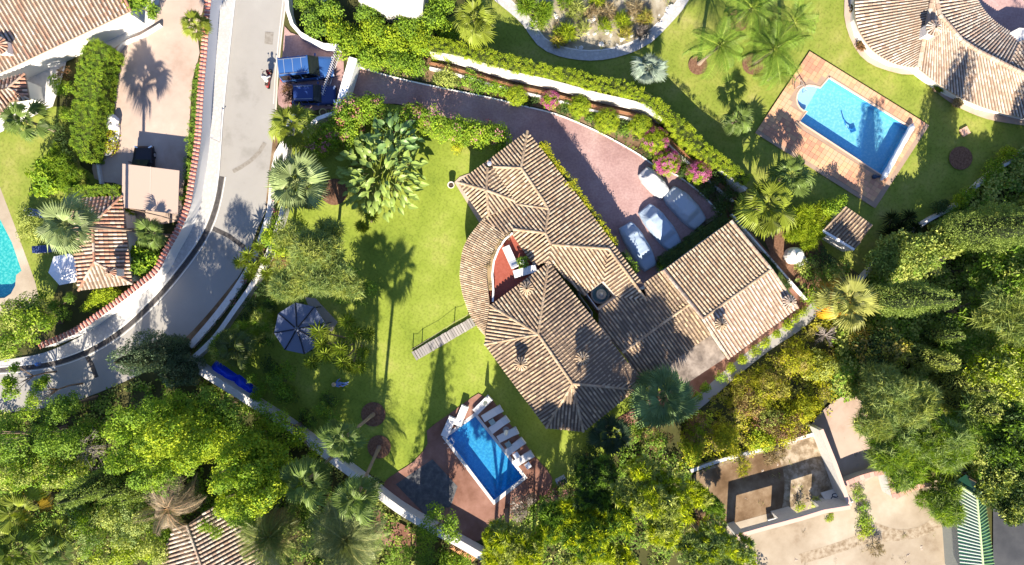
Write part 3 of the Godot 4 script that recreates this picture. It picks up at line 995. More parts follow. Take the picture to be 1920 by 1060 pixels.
func hand(mb: MB, wrist: Vector3, fwd: Vector3, up: Vector3, s: float, skin: Color) -> void:   # palm, four curled fingers and a thumb
	mb.col = skin
	var x := fwd.cross(up).normalized()
	mb.box(Transform3D(Basis(x, up, fwd).orthonormalized(), wrist + fwd * .05), Vector3(.078, .026, .09))
	for i in 4:
		var a := wrist + fwd * .09 + x * (i - 1.5) * .019
		var l: float = [.062, .074, .07, .054][i]
		var b := a + fwd * l * .5 - up * .012
		mb.tube(PackedVector3Array([a, b, b + (fwd * .35 - up * .9).normalized() * l * .5]), PackedFloat32Array([.009, .0085, .0065]), 5)
	var c := wrist + fwd * .03 + x * s * .038
	mb.tube(PackedVector3Array([c, c + (fwd + x * s).normalized() * .035, c + (fwd * 1.2 + x * s * .4 - up * .5).normalized() * .065]), PackedFloat32Array([.011, .0095, .007]), 5)

func _ready() -> void:
	var cam := Camera3D.new()
	cam.name = "camera"
	cam.fov = rad_to_deg(2.0 * atan(530.0 / S / H))
	cam.far = 900.0
	add_child(cam)
	cam.transform = Transform3D(Basis(Vector3.RIGHT, -PI / 2), Vector3(0, H, 0))
	cam.current = true
	var sky := ProceduralSkyMaterial.new()
	sky.sky_top_color = lc(.08, .13, .265)
	sky.sky_horizon_color = lc(.225, .27, .345)
	sky.sky_curve = .12
	sky.ground_bottom_color = lc(.08, .07, .05)
	sky.ground_horizon_color = lc(.16, .17, .18)
	var env := Environment.new()
	env.background_mode = Environment.BG_SKY
	env.sky = Sky.new()
	env.sky.sky_material = sky
	env.tonemap_mode = Environment.TONE_MAPPER_LINEAR
	env.tonemap_exposure = 2.8
	env.sdfgi_enabled = true; env.ssao_enabled = true; env.ssil_enabled = true
	var we := WorldEnvironment.new()
	we.name = "environment"
	we.environment = env
	add_child(we)
	var sun := DirectionalLight3D.new()
	sun.name = "sun"
	sun.light_energy = 1.6
	sun.light_color = Color(1.0, .945, .86)
	sun.light_angular_distance = .5
	sun.shadow_enabled = true
	var el := deg_to_rad(34.5); var az := deg_to_rad(3.2)
	sun.basis = Basis.looking_at(Vector3(sin(az) * cos(el), -sin(el), -cos(az) * cos(el)))
	add_child(sun)
	rng.seed = 20
	noise.seed = 5; noise.frequency = .02
	make_tints()
	materials()
	ground()
	roads()
	villa()
	villa_pool()
	villa_garden()
	entrance()
	drive_bed()
	left_plot()
	right_plot()
	ruins()
	woods_low()
	woods_right()
	plants()
	small_things()

func materials() -> void:
	pmat("leaf", .7, lc(.6, .62, .22))
	pmat("frond", .5, lc(.55, .55, .25))
	pmat("gloss", .42, lc(.35, .35, .15))
	pmat("bark", .95)
	pmat("tile", .85)
	pmat("plaster", .9)
	pmat("stone", .85)
	pmat("wood", .8)
	pmat("fabric", .8)
	pmat("rubber", .8)
	pmat("paint", .3)
	pmat("metal", .35, Color(0, 0, 0), .6)
	pmat("glass", .08)
	pmat("skin", .6)
	gmat("earth", 3, [[0, .035, .04, .014], [.4, .065, .07, .022], [.6, .09, .09, .03], [1, .17, .14, .07]])
	gmat("lawn", 11, [[.12, .19, .265, .034], [.42, .265, .345, .046], [.68, .32, .395, .066], [1, .44, .44, .13]], 45.0, 9, .003, .95, 2048)
	weave("lawn", 12, [[0, .62, .62, .6], [.5, .95, .95, .95], [1, 1, 1, 1]], 3.1)
	gmat("lawn_dry", 13, [[.1, .19, .255, .035], [.4, .25, .315, .05], [.65, .32, .355, .075], [1, .44, .41, .15]], 45.0, 9, .004, .95, 2048)
	weave("lawn_dry", 14, [[0, .62, .62, .6], [.5, .95, .95, .95], [1, 1, 1, 1]], 3.7)
	gmat("concrete", 15, [[0, .27, .26, .24], [.3, .365, .355, .335], [.6, .385, .375, .355], [1, .45, .44, .41]], 38.0, 9, .004, .85)
	gmat("track", 53, [[0, .18, .13, .08], [.4, .34, .27, .19], [.6, .42, .35, .26], [1, .54, .48, .38]], 12.0, 9, .02)
	gmat("stain", 52, [[0, .21, .19, .16], [.5, .29, .27, .24], [1, .36, .34, .31]], 9.0, 7, .02)
	gmat("cobble", 16, [[0, .42, .42, .42], [.5, .56, .56, .56], [1, .68, .68, .68]], 6.0, 5, .03, .85, 512, FastNoiseLite.TYPE_CELLULAR)
	gmat("rough", 51, [[0, .16, .13, .09], [.4, .32, .28, .2], [.65, .42, .38, .29], [1, .56, .53, .46]], 20.0, 9, .01)
	gmat("dark_stone", 17, [[0, .05, .048, .05], [.5, .085, .08, .08], [1, .13, .12, .12]], 9.0, 6, .02)
	gmat("pink_paving", 18, [[0, .40, .30, .24], [.4, .52, .405, .34], [.7, .56, .445, .375], [1, .64, .53, .45]], 30.0, 9, .005)
	gmat("red_paving", 19, [[0, .32, .185, .175], [.35, .46, .295, .28], [.65, .54, .365, .345], [1, .65, .48, .45]], 34.0, 9, .005)
	weave("red_paving", 20, [[0, .7, .68, .68], [1, 1, 1, 1]], 2.6)
	gmat("terrace_paving", 21, [[0, .16, .075, .05], [.4, .26, .135, .10], [.7, .33, .18, .14], [1, .42, .26, .2]], 26.0, 8, .006)
	gmat("slate", 22, [[0, .07, .075, .085], [.5, .115, .12, .13], [1, .19, .195, .2]], 14.0, 8, .02)
	gmat("grout", 23, [[0, .36, .26, .19], [1, .46, .34, .26]], 20.0, 6, .01)
	gmat("soil", 24, [[0, .10, .06, .03], [.4, .18, .115, .065], [.65, .26, .18, .11], [1, .40, .31, .21]], 24.0, 9, .006)
	gmat("sand", 25, [[0, .24, .18, .12], [.3, .38, .315, .235], [.65, .47, .405, .315], [1, .57, .515, .43]], 40.0, 9, .004)
	gmat("ruin_floor", 26, [[0, .14, .10, .06], [.4, .30, .23, .15], [.6, .45, .37, .27], [1, .6, .53, .42]], 15.0, 8, .012)
	gmat("asphalt", 27, [[0, .05, .055, .065], [.5, .075, .08, .09], [1, .11, .115, .12]], 30.0, 8, .006)
	gmat("bark_bed", 28, [[0, .10, .05, .03], [.5, .2, .11, .07], [1, .3, .18, .12]], 8.0, 7, .03)
	gmat("flat_roof", 29, [[0, .12, .10, .09], [.4, .24, .20, .17], [.65, .34, .29, .25], [1, .46, .40, .34]], 16.0, 8, .012)
	gmat("mortar", 30, [[0, .62, .61, .58], [.5, .74, .73, .71], [1, .8, .79, .77]], 9.0, 7, .02)
	gmat("red_floor", 31, [[0, .30, .075, .05], [1, .40, .12, .085]], 8.0, 6, .02)
	gmat("timber", 32, [[0, .34, .30, .26], [.5, .46, .42, .38], [1, .58, .54, .5]], 3.0, 6, .03)
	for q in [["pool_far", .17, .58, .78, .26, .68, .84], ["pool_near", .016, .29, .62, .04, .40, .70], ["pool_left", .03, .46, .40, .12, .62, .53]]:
		gmat(q[0], 40 + q[0].length(), [[0, q[1], q[2], q[3]], [.35, q[1], q[2], q[3]], [.75, q[4], q[5], q[6]], [1, q[4] * 1.3, q[5] * 1.08, q[6] * 1.05]], 3.3, 3, .02, .5, 512, FastNoiseLite.TYPE_SIMPLEX_SMOOTH, .5)  # paler mottling is rippled sunlight put into the colour of the pool floors
	var w := StandardMaterial3D.new()
	w.resource_name = "water"
	w.transparency = BaseMaterial3D.TRANSPARENCY_ALPHA
	w.albedo_color = Color(.0, .35, .75, .10)
	w.roughness = .03
	w.normal_enabled = true
	w.normal_scale = .35
	var nt := NoiseTexture2D.new()
	nt.width = 512; nt.height = 512; nt.seamless = true; nt.as_normal_map = true; nt.bump_strength = 6.0
	var fn := FastNoiseLite.new(); fn.frequency = .02; fn.fractal_octaves = 3
	nt.noise = fn
	w.normal_texture = nt
	w.uv1_triplanar = true; w.uv1_world_triplanar = true; w.uv1_scale = Vector3.ONE / 5.0
	M["water"] = w

var POOLS := {}
func ground() -> void:
	var far := line([1553.7, 144, 1708, 239, 1654, 332, 1497, 230, 1511, 209])
	for i in 9:   # the round end for the steps
		var a := deg_to_rad(124.0 + i * 21.0)
		far.append(P2(1518.0 + 27.0 * cos(a - .12), 186.0 + 27.0 * sin(a - .12)))
	far.append(P2(1537, 163.6))
	POOLS["far"] = far
	POOLS["near"] = line([891, 780.6, 980.7, 894.7, 926, 938, 837, 821])
	POOLS["left"] = line([-60, 330, 0, 412, 22, 455, 40, 508, 30, 516, 28, 536, 20, 551, 8, 559, -14, 560, -60, 520])
	var holes := [POOLS.far, POOLS.near, POOLS.left]
	flat("ground", cut(PackedVector2Array([Vector2(-260, -260), Vector2(260, -260), Vector2(260, 260), Vector2(-260, 260)]), holes), M.earth, self, "structure", 0.0)
	flat("lawn", cut(curve([522, 215, 560, 232, 650, 190, 700, 190, 840, 215, 950, 252, 1020, 330, 1180, 560, 1290, 720, 1180, 830, 1090, 905, 1035, 930, 900, 1000, 760, 960, 720, 905, 640, 860, 560, 800, 480, 752, 355, 682, 420, 615, 480, 540, 505, 480, 505, 400, 512, 300]), [POOLS.near]), M.lawn)
	flat("lawn", cut(line([830, 40, 930, -20, 1600, -20, 1980, -20, 1980, 270, 1700, 430, 1620, 520, 1500, 440, 1400, 350, 1290, 255, 1180, 165, 1060, 135, 820, 92]), [POOLS.far]), M.lawn_dry)
	flat("lawn", cut(line([-30, 200, 130, 200, 150, 310, 190, 340, 130, 380, 130, 470, 100, 560, 60, 600, -30, 600]), [POOLS.left]), M.lawn_dry)
	for key in ["far", "near", "left"]:
		var p: PackedVector2Array = POOLS[key]
		var t := thing("swimming_pool", {"far": "light blue swimming pool with a half round end, on the terracotta deck", "near": "deep blue rectangular swimming pool beside the row of white loungers", "left": "turquoise swimming pool with pale paving beside the white parasol"}[key], "swimming pool")
		var depth := 1.0 if key == "near" else .85
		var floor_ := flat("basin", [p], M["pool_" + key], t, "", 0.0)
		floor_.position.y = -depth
		var mb := MB.new(); mb.col = {"far": Color(.08, .42, .66), "near": Color(.015, .25, .55), "left": Color(.05, .5, .52)}[key]
		mb.prism(p, -depth, .01, false)
		part("basin_wall", mb.mesh(M.plaster), t)
		var wt := flat("water", [p], M.water, t, "", 0.0)
		wt.position.y = -.08
		if key == "far":
			mb = MB.new(); mb.col = Color(.30, .56, .70)
			var step_ := PackedVector2Array()
			for q in range(4, p.size()): step_.append(p[q])
			for q in Geometry2D.offset_polygon(step_, -.02): mb.prism(q, -.85, -.3)
			part("steps", mb.mesh(M.plaster), t)
	# paving round the pools
	var left_rim := band(POOLS.left, 0, 1)
	flat("pool_surround", cut(line([-60, 270, 0, 352, 26, 420, 66, 530, 72, 556, 60, 575, 20, 590, -60, 600]), [POOLS.left]), M.sand)

func roads() -> void:
	var kerb := curve([447, -20, 441, 0, 430, 100, 418, 220, 410, 330, 398, 390, 375, 445, 330, 508, 280, 565, 222, 618, 160, 655, 90, 678, 0, 688, -30, 690])
	var right := curve([541, -20, 537, 0, 530, 60, 523, 130, 519, 200, 514, 270, 506, 330, 500, 390, 482, 430, 462, 490, 440, 530, 400, 580, 360, 625, 320, 655, 270, 697, 200, 730, 140, 752, 65, 768, -30, 778])
	var road := kerb.duplicate()
	var back := right.duplicate(); back.reverse()
	road.append_array(back)
	flat("road", [road], M.concrete)
	var foot := curve([413, -20, 407, 0, 398, 70, 393, 130, 385, 210, 378, 280, 373, 335, 362, 395, 347, 430, 322, 475, 303, 510, 277, 538, 232, 577, 186, 608, 148, 633, 82, 662, 0, 676, -30, 678])
	var walk := foot.duplicate()
	var kb := kerb.duplicate(); kb.reverse()
	walk.append_array(kb)
	var mb := MB.new()
	mb.prism(walk, 0, .13)
	var pav := part("pavement", mb.mesh(M.cobble), self, "structure")
	var low := curve([410, 330, 398, 390, 375, 445, 330, 508, 280, 565, 222, 618, 160, 655, 90, 678, 0, 688, -30, 690])
	flat("gutter", [band(low, -.06, -.5)], M.dark_stone)
	flat("drain_channel", [band(line([398, 428, 428, 442, 458, 464]), -.2, .2)], M.dark_stone)
	flat("drain_channel", [band(line([160, 664, 172, 684, 181, 708]), -.2, .2)], M.dark_stone)
	for q in [[kerb, -.02, .1, .16], [low, -.62, .07, .05]]:
		mb = MB.new(); mb.col = Color(.62, .62, .6)
		mb.run(q[0], q[1], q[2], .0, q[3])
		part("kerb", mb.mesh(M.stone), self, "structure")
	mb = MB.new(); mb.col = Color(.5, .45, .38)
	mb.run(curve([537, 10, 530, 60, 523, 130, 519, 200, 515, 262]), .06, .12, 0, .06)
	part("kerb", mb.mesh(M.stone), self, "structure")
	flat("road_stain", [band(curve([497, 268, 487, 285, 470, 302, 452, 314, 437, 322]), -.16, .2)], M.stain)
	flat("road_patch", [line([497, 60, 513, 61, 511, 84, 496, 82])], M.stain)
	flat("road_edge_line", [band(curve([531, 0, 524, 60, 517, 130, 513, 195]), -.05, .05)], gmat("line_paint", 50, [[0, .5, .5, .48], [1, .72, .72, .7]], 6.0, 5, .03))
	flat("verge", [band(curve([521, 205, 516, 270, 509, 330, 503, 390]), -.25, .25)], M.soil)
	flat("verge", [band(curve([446, 525, 404, 577, 364, 622, 330, 655]), -.35, .15)], M.soil)
	# the tall white wall with its tiled coping
	var top := curve([397, -20, 390, 0, 385, 60, 382, 100, 376, 170, 370, 265, 360, 335, 350, 390, 335, 427, 310, 472, 292, 507, 265, 530, 220, 565, 175, 597, 137, 622, 72, 650], 2.1, .5)
	var w := thing("boundary_wall", "long white roadside wall topped with a row of red coping tiles", "wall")
	mb = MB.new(); mb.col = Color(.80, .80, .80)
	mb.run(top, 0, .3, 0, 2.06)
	part("wall", mb.mesh(M.plaster), w)
	var pts := top
	var acc := 0.0
	for i in pts.size() - 1:
		var a := pts[i]; var b := pts[i + 1]
		var ln := a.distance_to(b)
		while acc < ln:
			var p := a.lerp(b, acc / ln)
			var d := (b - a).normalized(); var nn := Vector2(-d.y, d.x)
			var k := R(.8, 1.15)
			var o := MB.new()
			var lo := Vector3(p.x - nn.x * .27, 2.07, p.y - nn.y * .27); var hi := Vector3(p.x + nn.x * .27, 2.13, p.y + nn.y * .27)
			tile_row(o, lo, hi, Vector3.UP, .24, [[.44 * k, .17 * k, .13 * k], [.5 * k, .22 * k, .17 * k]])
			part("coping_tile", o.mesh(M.tile), w)
			acc += .34
		acc -= ln
	mb = MB.new(); mb.col = Color(.55, .42, .37)
	mb.run(top, 0, .44, 2.05, 2.085)
	part("coping_bed", mb.mesh(M.plaster), w)
	mb = MB.new(); mb.col = Color(.5, .5, .52)
	mb.rod(Vector3.ZERO, Vector3(0, 2.3, 0), .03, .03, 6)
	mb.bx(.12, 2.25, 0, .3, .05, .05)
	single("post", "thin grey post on the pavement below the roadside wall", "post", mb.mesh(M.metal), P(414, 268))
	var lb := thing("litter_bin", "small blue bin on a post at the kerb of the road bend", "bin", P(83, 681))
	mb = MB.new(); mb.col = Color(.05, .14, .4)
	mb.lathe(Vector3.ZERO, [[.14, .55], [.18, 1.0], [.16, 1.05], [.01, 1.0]], 10)
	part("body", mb.mesh(M.paint), lb)
	mb = MB.new(); mb.col = Color(.2, .2, .22)
	mb.rod(Vector3(.17, 0, 0), Vector3(.17, 1.2, 0), .03, .03, 6)
	part("post", mb.mesh(M.metal), lb)

const T0 := Vector2(.8, -.6)      # the two ways the villa's tile rows run
const T1 := Vector2(.6, .8)
func villa() -> void:
	var t := thing("villa", "large villa with many hipped roofs of weathered clay tiles", "house")
	var rest := MB.new()
	walls(t, [989, 246, 1205, 532, 1240, 508, 1292, 571, 1333, 628, 1205, 718, 1193, 730, 1157, 557, 1131, 527, 1100, 551, 1123, 582, 1123, 600, 1195, 735, 1092, 808, 1025, 803, 909, 646, 867, 548, 863, 507, 882, 441, 906, 411, 858, 342], 3.0, .5, .35, Color(.78, .77, .74), 0.0, false)
	facet(t, [[989, 246, 3.0], [1097, 385, 3.0], [1205, 532, 3.0], [1188, 530, 3.26], [1141, 467, 3.26], [1034, 459, 4.49], [1022, 436, 4.43], [1029, 395, 3.96], [1020, 378, 3.92], [977, 315, 3.87]], T0, VILLA)
	facet(t, [[989, 246, 3.0], [977, 315, 3.87], [925, 313, 3.25], [912, 303, 3.0]], T1, VILLA)
	facet(t, [[912, 303, 3.0], [914, 315, 3.2], [912, 357, 3.67], [858, 342, 3.0]], T1, VILLA)
	facet(t, [[914, 315, 3.2], [925, 314, 3.25], [966, 377, 3.2], [912, 357, 3.67]], T0, VILLA)
	facet(t, [[977, 315, 3.87], [1020, 378, 3.92], [1026, 391, 3.95], [967, 383, 3.2], [966, 377, 3.2], [925, 314, 3.25]], T0, VILLA)
	facet(t, [[858, 342, 3.0], [912, 357, 3.67], [917, 405, 3.5], [904, 410, 3.0]], T0, VILLA)
	facet(t, [[912, 357, 3.67], [966, 377, 3.2], [967, 383, 3.2], [917, 405, 3.5]], T1, VILLA)
	facet(t, [[967, 383, 3.2], [1026, 391, 3.95], [1022, 436, 4.43], [962, 430, 3.85], [948, 441, 3.8], [906, 411, 3.02], [917, 405, 3.05]], T1, VILLA)
	fan_roof(t, [[906, 411, 3.0], [882, 441, 3.0], [871, 461, 3.0], [866, 479, 3.0], [863, 507, 3.0], [862.6, 520, 3.0], [867, 548, 3.0], [874, 570, 3.0], [881, 588, 3.0], [896, 612, 3.0], [909, 627, 3.0]], [[948, 441, 3.8], [931, 459, 3.8], [921, 479, 3.8], [915, 500, 3.8], [913, 521, 3.8], [916, 548, 3.8], [918, 572, 3.8], [916, 590, 3.8], [914, 606, 3.7], [912, 620, 3.4], [911, 634, 3.1]], VILLA, 56, .19, .12)
	facet(t, [[962, 431, 3.85], [1022, 437, 4.43], [1034, 460, 4.49], [1029, 492, 4.1], [1001, 498, 3.6], [962, 443, 3.6]], T0, VILLA)
	facet(t, [[1034, 459, 4.49], [1141, 467, 3.3], [1135, 495, 3.0], [1131, 527, 2.75], [1100, 551, 2.75], [1096, 556, 2.75], [1029, 492, 4.1]], T1, VILLA)
	facet(t, [[1141, 467, 3.26], [1188, 530, 3.26], [1212, 564, 3.0], [1156, 557, 2.75], [1131, 527, 2.75], [1135, 495, 3.0]], T0, VILLA)
	facet(t, [[1123, 582, 2.75], [1156, 557, 2.75], [1212, 564, 2.98], [1208, 530, 2.8], [1240, 508, 2.82], [1292, 571, 3.3], [1167, 662, 3.3], [1123, 613, 2.9]], T1, OLD, .29, rest)
	facet(t, [[1167, 662, 3.3], [1292, 571, 3.3], [1333, 628, 2.75], [1205, 718, 2.75]], T1, OLD, .29, rest)
	# the higher roof
	var eave := 4.0; var top := 5.4
	facet(t, [[919, 573, eave], [1029, 491, eave], [1009, 627, top]], T1, VILLA)
	facet(t, [[1029, 491, eave], [1204, 714, eave], [1193, 731, eave], [1073, 720, top], [1009, 627, top]], T0, OLD, .29, rest)
	facet(t, [[919, 573, eave], [1009, 627, top], [908, 646, eave]], Vector2(1, .12), VILLA)
	facet(t, [[908, 646, eave], [1009, 627, top], [1073, 720, top], [1024, 803, eave]], T0, OLD, .29, rest)
	facet(t, [[1024, 803, eave], [1073, 720, top], [1094, 810, eave]], Vector2(-.05, 1), OLD, .29, rest)
	facet(t, [[1094, 810, eave], [1073, 720, top], [1193, 731, eave]], T1, OLD, .29, rest)
	part("tile_rows", rest.mesh(M.tile), t, "stuff")
	walls(t, [921, 574, 1028, 493, 1203, 714, 1193, 730, 1093, 808, 1025, 801, 910, 646], 4.0, .25, .2, Color(.78, .77, .74), 2.4)
	for r in [[[989, 246, 3.0], [977, 315, 3.87], [1020, 378, 3.92], [1029, 395, 3.96], [1022, 437, 4.43], [1034, 459, 4.49], [1141, 467, 3.3], [1188, 530, 3.28], [1212, 564, 3.0]], [[977, 315, 3.87], [925, 313, 3.27]], [[858, 342, 3.0], [912, 357, 3.67], [914, 315, 3.22]], [[912, 357, 3.67], [917, 405, 3.52]], [[912, 357, 3.67], [966, 377, 3.22]],
			[[962, 430, 3.87], [1022, 437, 4.45]], [[1029, 491, 4.0], [1009, 627, 5.4], [1073, 720, 5.4], [1193, 731, 4.0]], [[919, 573, 4.0], [1009, 627, 5.4], [908, 646, 4.0]], [[1024, 803, 4.0], [1073, 720, 5.4], [1094, 810, 4.0]], [[1167, 662, 3.3], [1292, 571, 3.3]], [[1026, 391, 3.97], [967, 383, 3.22]]]:
		ridge(t, r)
	chimney(t, 976, 682, 4.6, .9, .42)
	chimney(t, 1091, 672, 5.0, .55, .42)
	chimney(t, 987, 541, 4.7, .7, .42)
	var mb := MB.new(); mb.col = Color(.6, .6, .62)
	var v := P(918, 309, 3.2)
	mb.lathe(v, [[.12, -.1], [.12, .5], [.2, .5], [.2, .62], [.01, .68]], 12)
	part("vent_pipe", mb.mesh(M.metal), t)
	# roof terrace with its red floor, parapet and planter
	var fl := MB.new(); fl.col = Color(.33, .085, .06)
	fl.prism(line([962, 436, 1003, 496, 1024, 500, 925, 575, 917, 572, 914, 521, 922, 482, 940, 452], 3.2), 2.6, 3.2)
	part("terrace_floor", fl.mesh(M.red_floor), t)
	mb = MB.new(); mb.col = Color(.8, .79, .76)
	mb.run(curve([961, 437, 947, 449, 935, 467, 926, 490, 923, 515, 925, 545, 924, 566], 3.6), 0, .14, 3.2, 3.72)
	part("parapet", mb.mesh(M.plaster), t)
	mb = MB.new(); mb.col = Color(.3, .22, .12)
	mb.run(curve([956, 436, 942, 446, 929, 464, 920, 488, 917, 515, 919, 545], 3.6), 0, .4, 3.1, 3.62)
	part("planter", mb.mesh(M.stone), t)
	# the little court: four walls that go down to its paving
	mb = MB.new(); mb.col = Color(.5, .47, .43)
	mb.run(line([1131, 527, 1156, 557, 1123, 582, 1100, 551, 1131, 527], 2.75), 0, .1, 0, 2.6)
	part("court_wall", mb.mesh(M.plaster), t)
	flat("court", [line([1131, 520, 1165, 557, 1123, 592, 1090, 551])], M.terrace_paving)
	var f := thing("fountain", "round tiered stone fountain in the small dark inner court", "fountain", P(1126, 552, .6) * Vector3(1, 0, 1))
	mb = MB.new(); mb.col = Color(.36, .40, .42)
	mb.lathe(Vector3.ZERO, [[.8, 0], [.86, .5], [.8, .55], [.72, .5], [.68, .3], [.01, .3]], 24)
	part("basin", mb.mesh(M.stone, true), f)
	mb = MB.new(); mb.col = Color(.36, .40, .42)
	mb.lathe(Vector3.ZERO, [[.14, .3], [.1, .8], [.42, 1.0], [.46, 1.08], [.38, 1.06], [.1, .98], [.07, 1.35], [.2, 1.45], [.18, 1.5], [.01, 1.6]], 18)
	part("bowl", mb.mesh(M.stone, true), f)
	var fw := MB.new(); fw.col = Color(.08, .2, .28)
	fw.lathe(Vector3.ZERO, [[.7, .42], [.01, .425]], 20)
	part("water", fw.mesh(M.glass), f)
	# garage
	var g := thing("garage", "garage with a two sided clay tile roof beside the covered cars", "garage")
	walls(g, [1244, 508, 1371, 414, 1446, 505, 1495, 578, 1367, 672, 1318, 598], 4.8, .3, .2)
	facet(g, [[1244, 507, 4.8], [1371, 414, 4.8], [1446, 505, 5.7], [1318, 598, 5.7]], T1, VILLA)
	facet(g, [[1318, 598, 5.7], [1446, 505, 5.7], [1496, 578, 4.8], [1367, 673, 4.8]], T1, PALE, .29, null, Color(.25, .16, .11))
	ridge(g, [[1318, 598, 5.7], [1446, 505, 5.7]])
	for r in [[[1244, 507, 4.85], [1318, 598, 5.72], [1367, 673, 4.85]], [[1371, 414, 4.85], [1446, 505, 5.72], [1496, 578, 4.85]]]:
		ridge(g, r, .14, PALE)
	chimney(g, 1350, 608, 5.2, .85, .38)
	chimney(g, 1478, 566, 4.8, .6, .42, true, PALE)
	# flat roof and red paths behind
	var fr := thing("lean_to", "flat roofed lean-to with stained concrete between garage and villa", "outbuilding")
	mb = MB.new()
	mb.prism(line([1333, 629, 1361, 671, 1284, 722, 1222, 698], 2.45), 2.2, 2.45)
	part("roof", mb.mesh(M.flat_roof), fr)
	mb = MB.new(); mb.col = Color(.7, .68, .64)
	mb.prism(line([1331, 632, 1357, 671, 1284, 718, 1224, 698], 2.4), 0, 2.2, false)
	part("wall", mb.mesh(M.plaster), fr)
	flat("side_path", [line([1500, 555, 1520, 570, 1505, 592, 1375, 690, 1300, 745, 1230, 780, 1180, 800, 1150, 790, 1290, 700, 1365, 665, 1490, 580])], M.terrace_paving)
	flat("side_path", [line([1372, 405, 1385, 408, 1515, 560, 1500, 572])], M.terrace_paving)
	flat("patio", [line([852, 342, 862, 332, 890, 322, 925, 400, 900, 420])], M.pink_paving)
	flat("back_path", [band(curve([1545, 560, 1500, 605, 1440, 645, 1380, 692, 1320, 745, 1270, 785]), -.55, .55)], M.concrete)
	var pw := MB.new(); pw.col = Color(.75, .74, .72)
	pw.run(line([1372, 402, 1440, 480, 1512, 562], .6), 0, .15, 0, .7)
	single("garden_wall", "low white wall along the back of the garage", "wall", pw.mesh(M.plaster))
	# terrace loungers
	lounger(P(957, 482, 3.3) , atan2(957 - 966, 462 - 482) , "white cushioned lounger on the red roof terrace, half in sun", "")
	lounger(P(984, 509, 3.3), atan2(-1, .28) , "blue shaded lounger at the roof edge of the red terrace", "")
	var pl := thing("potted_plant", "white pot with drooping leaves between the two terrace loungers", "plant", P(979, 492, 3.3) * Vector3(1, 0, 1) + Vector3(0, 3.2, 0))
	mb = MB.new(); mb.col = Color(.8, .8, .8)
	mb.lathe(Vector3.ZERO, [[.16, 0], [.24, .4], [.2, .4], [.01, .34]], 12)
	part("pot", mb.mesh(M.plaster), pl)
	mb = MB.new()
	lobe(mb, "broad", "mid", Vector3(0, .55, 0), Vector3(.28, .25, .28), 9)
	part("foliage", mb.mesh(M.leaf), pl)
	# climbers along the eave
	hedge("climbing_plant", "yellow flowering climber along the villa eave above the drive", curve([1014, 266, 1052, 318, 1098, 380, 1128, 422, 1157, 463], 2.9), .5, 2.3, 3.05, "yellow", "small", 12.0, .7, "", .2)
	hedge("climbing_plant", "green climber at the drive corner of the eave by the leftmost covered car", curve([1166, 474, 1180, 494, 1196, 512], 2.6), .45, 1.6, 2.75, "bright", "small", 10.0, .7, "", .2)
	hedge("planter_plants", "dry golden plants in the curved planter of the roof terrace", curve([955, 437, 942, 447, 929, 465, 920, 488, 917, 515, 919, 543], 3.7), .3, 3.5, 3.78, "dry", "small", 6.0, .7)

func lounger(at: Vector3, turn: float, label: String, group: String, col := Color(.6, .6, .6)) -> void:
	var t := thing("sun_lounger", label, "sun lounger", at, turn, group)
	var mb := MB.new(); mb.col = Color(.5, .5, .5)
	mb.bx(0, .28, 0, .68, .06, 1.95)
	part("frame", mb.mesh(M.plaster), t)
	for s in [[-.28, -.8], [.28, -.8], [-.28, .7], [.28, .7]]:
		mb = MB.new(); mb.col = Color(.7, .7, .7)
		mb.bx(s[0], .13, s[1], .06, .28, .06)
		part("leg", mb.mesh(M.plaster), t)
	mb = MB.new(); mb.col = col
	mb.bx(0, .36, .3, .62, .1, 1.3)
	part("cushion", mb.mesh(M.fabric), t)
	mb = MB.new(); mb.col = col
	mb.box(Transform3D(Basis(Vector3.RIGHT, .42), Vector3(0, .5, -.66)), Vector3(.62, .1, .72))
	part("backrest", mb.mesh(M.fabric), t)
	mb = MB.new(); mb.col = shade(col, .92)
	mb.box(Transform3D(Basis(Vector3.RIGHT, .42), Vector3(0, .66, -.86)), Vector3(.5, .09, .22))
	part("pillow", mb.mesh(M.fabric), t)

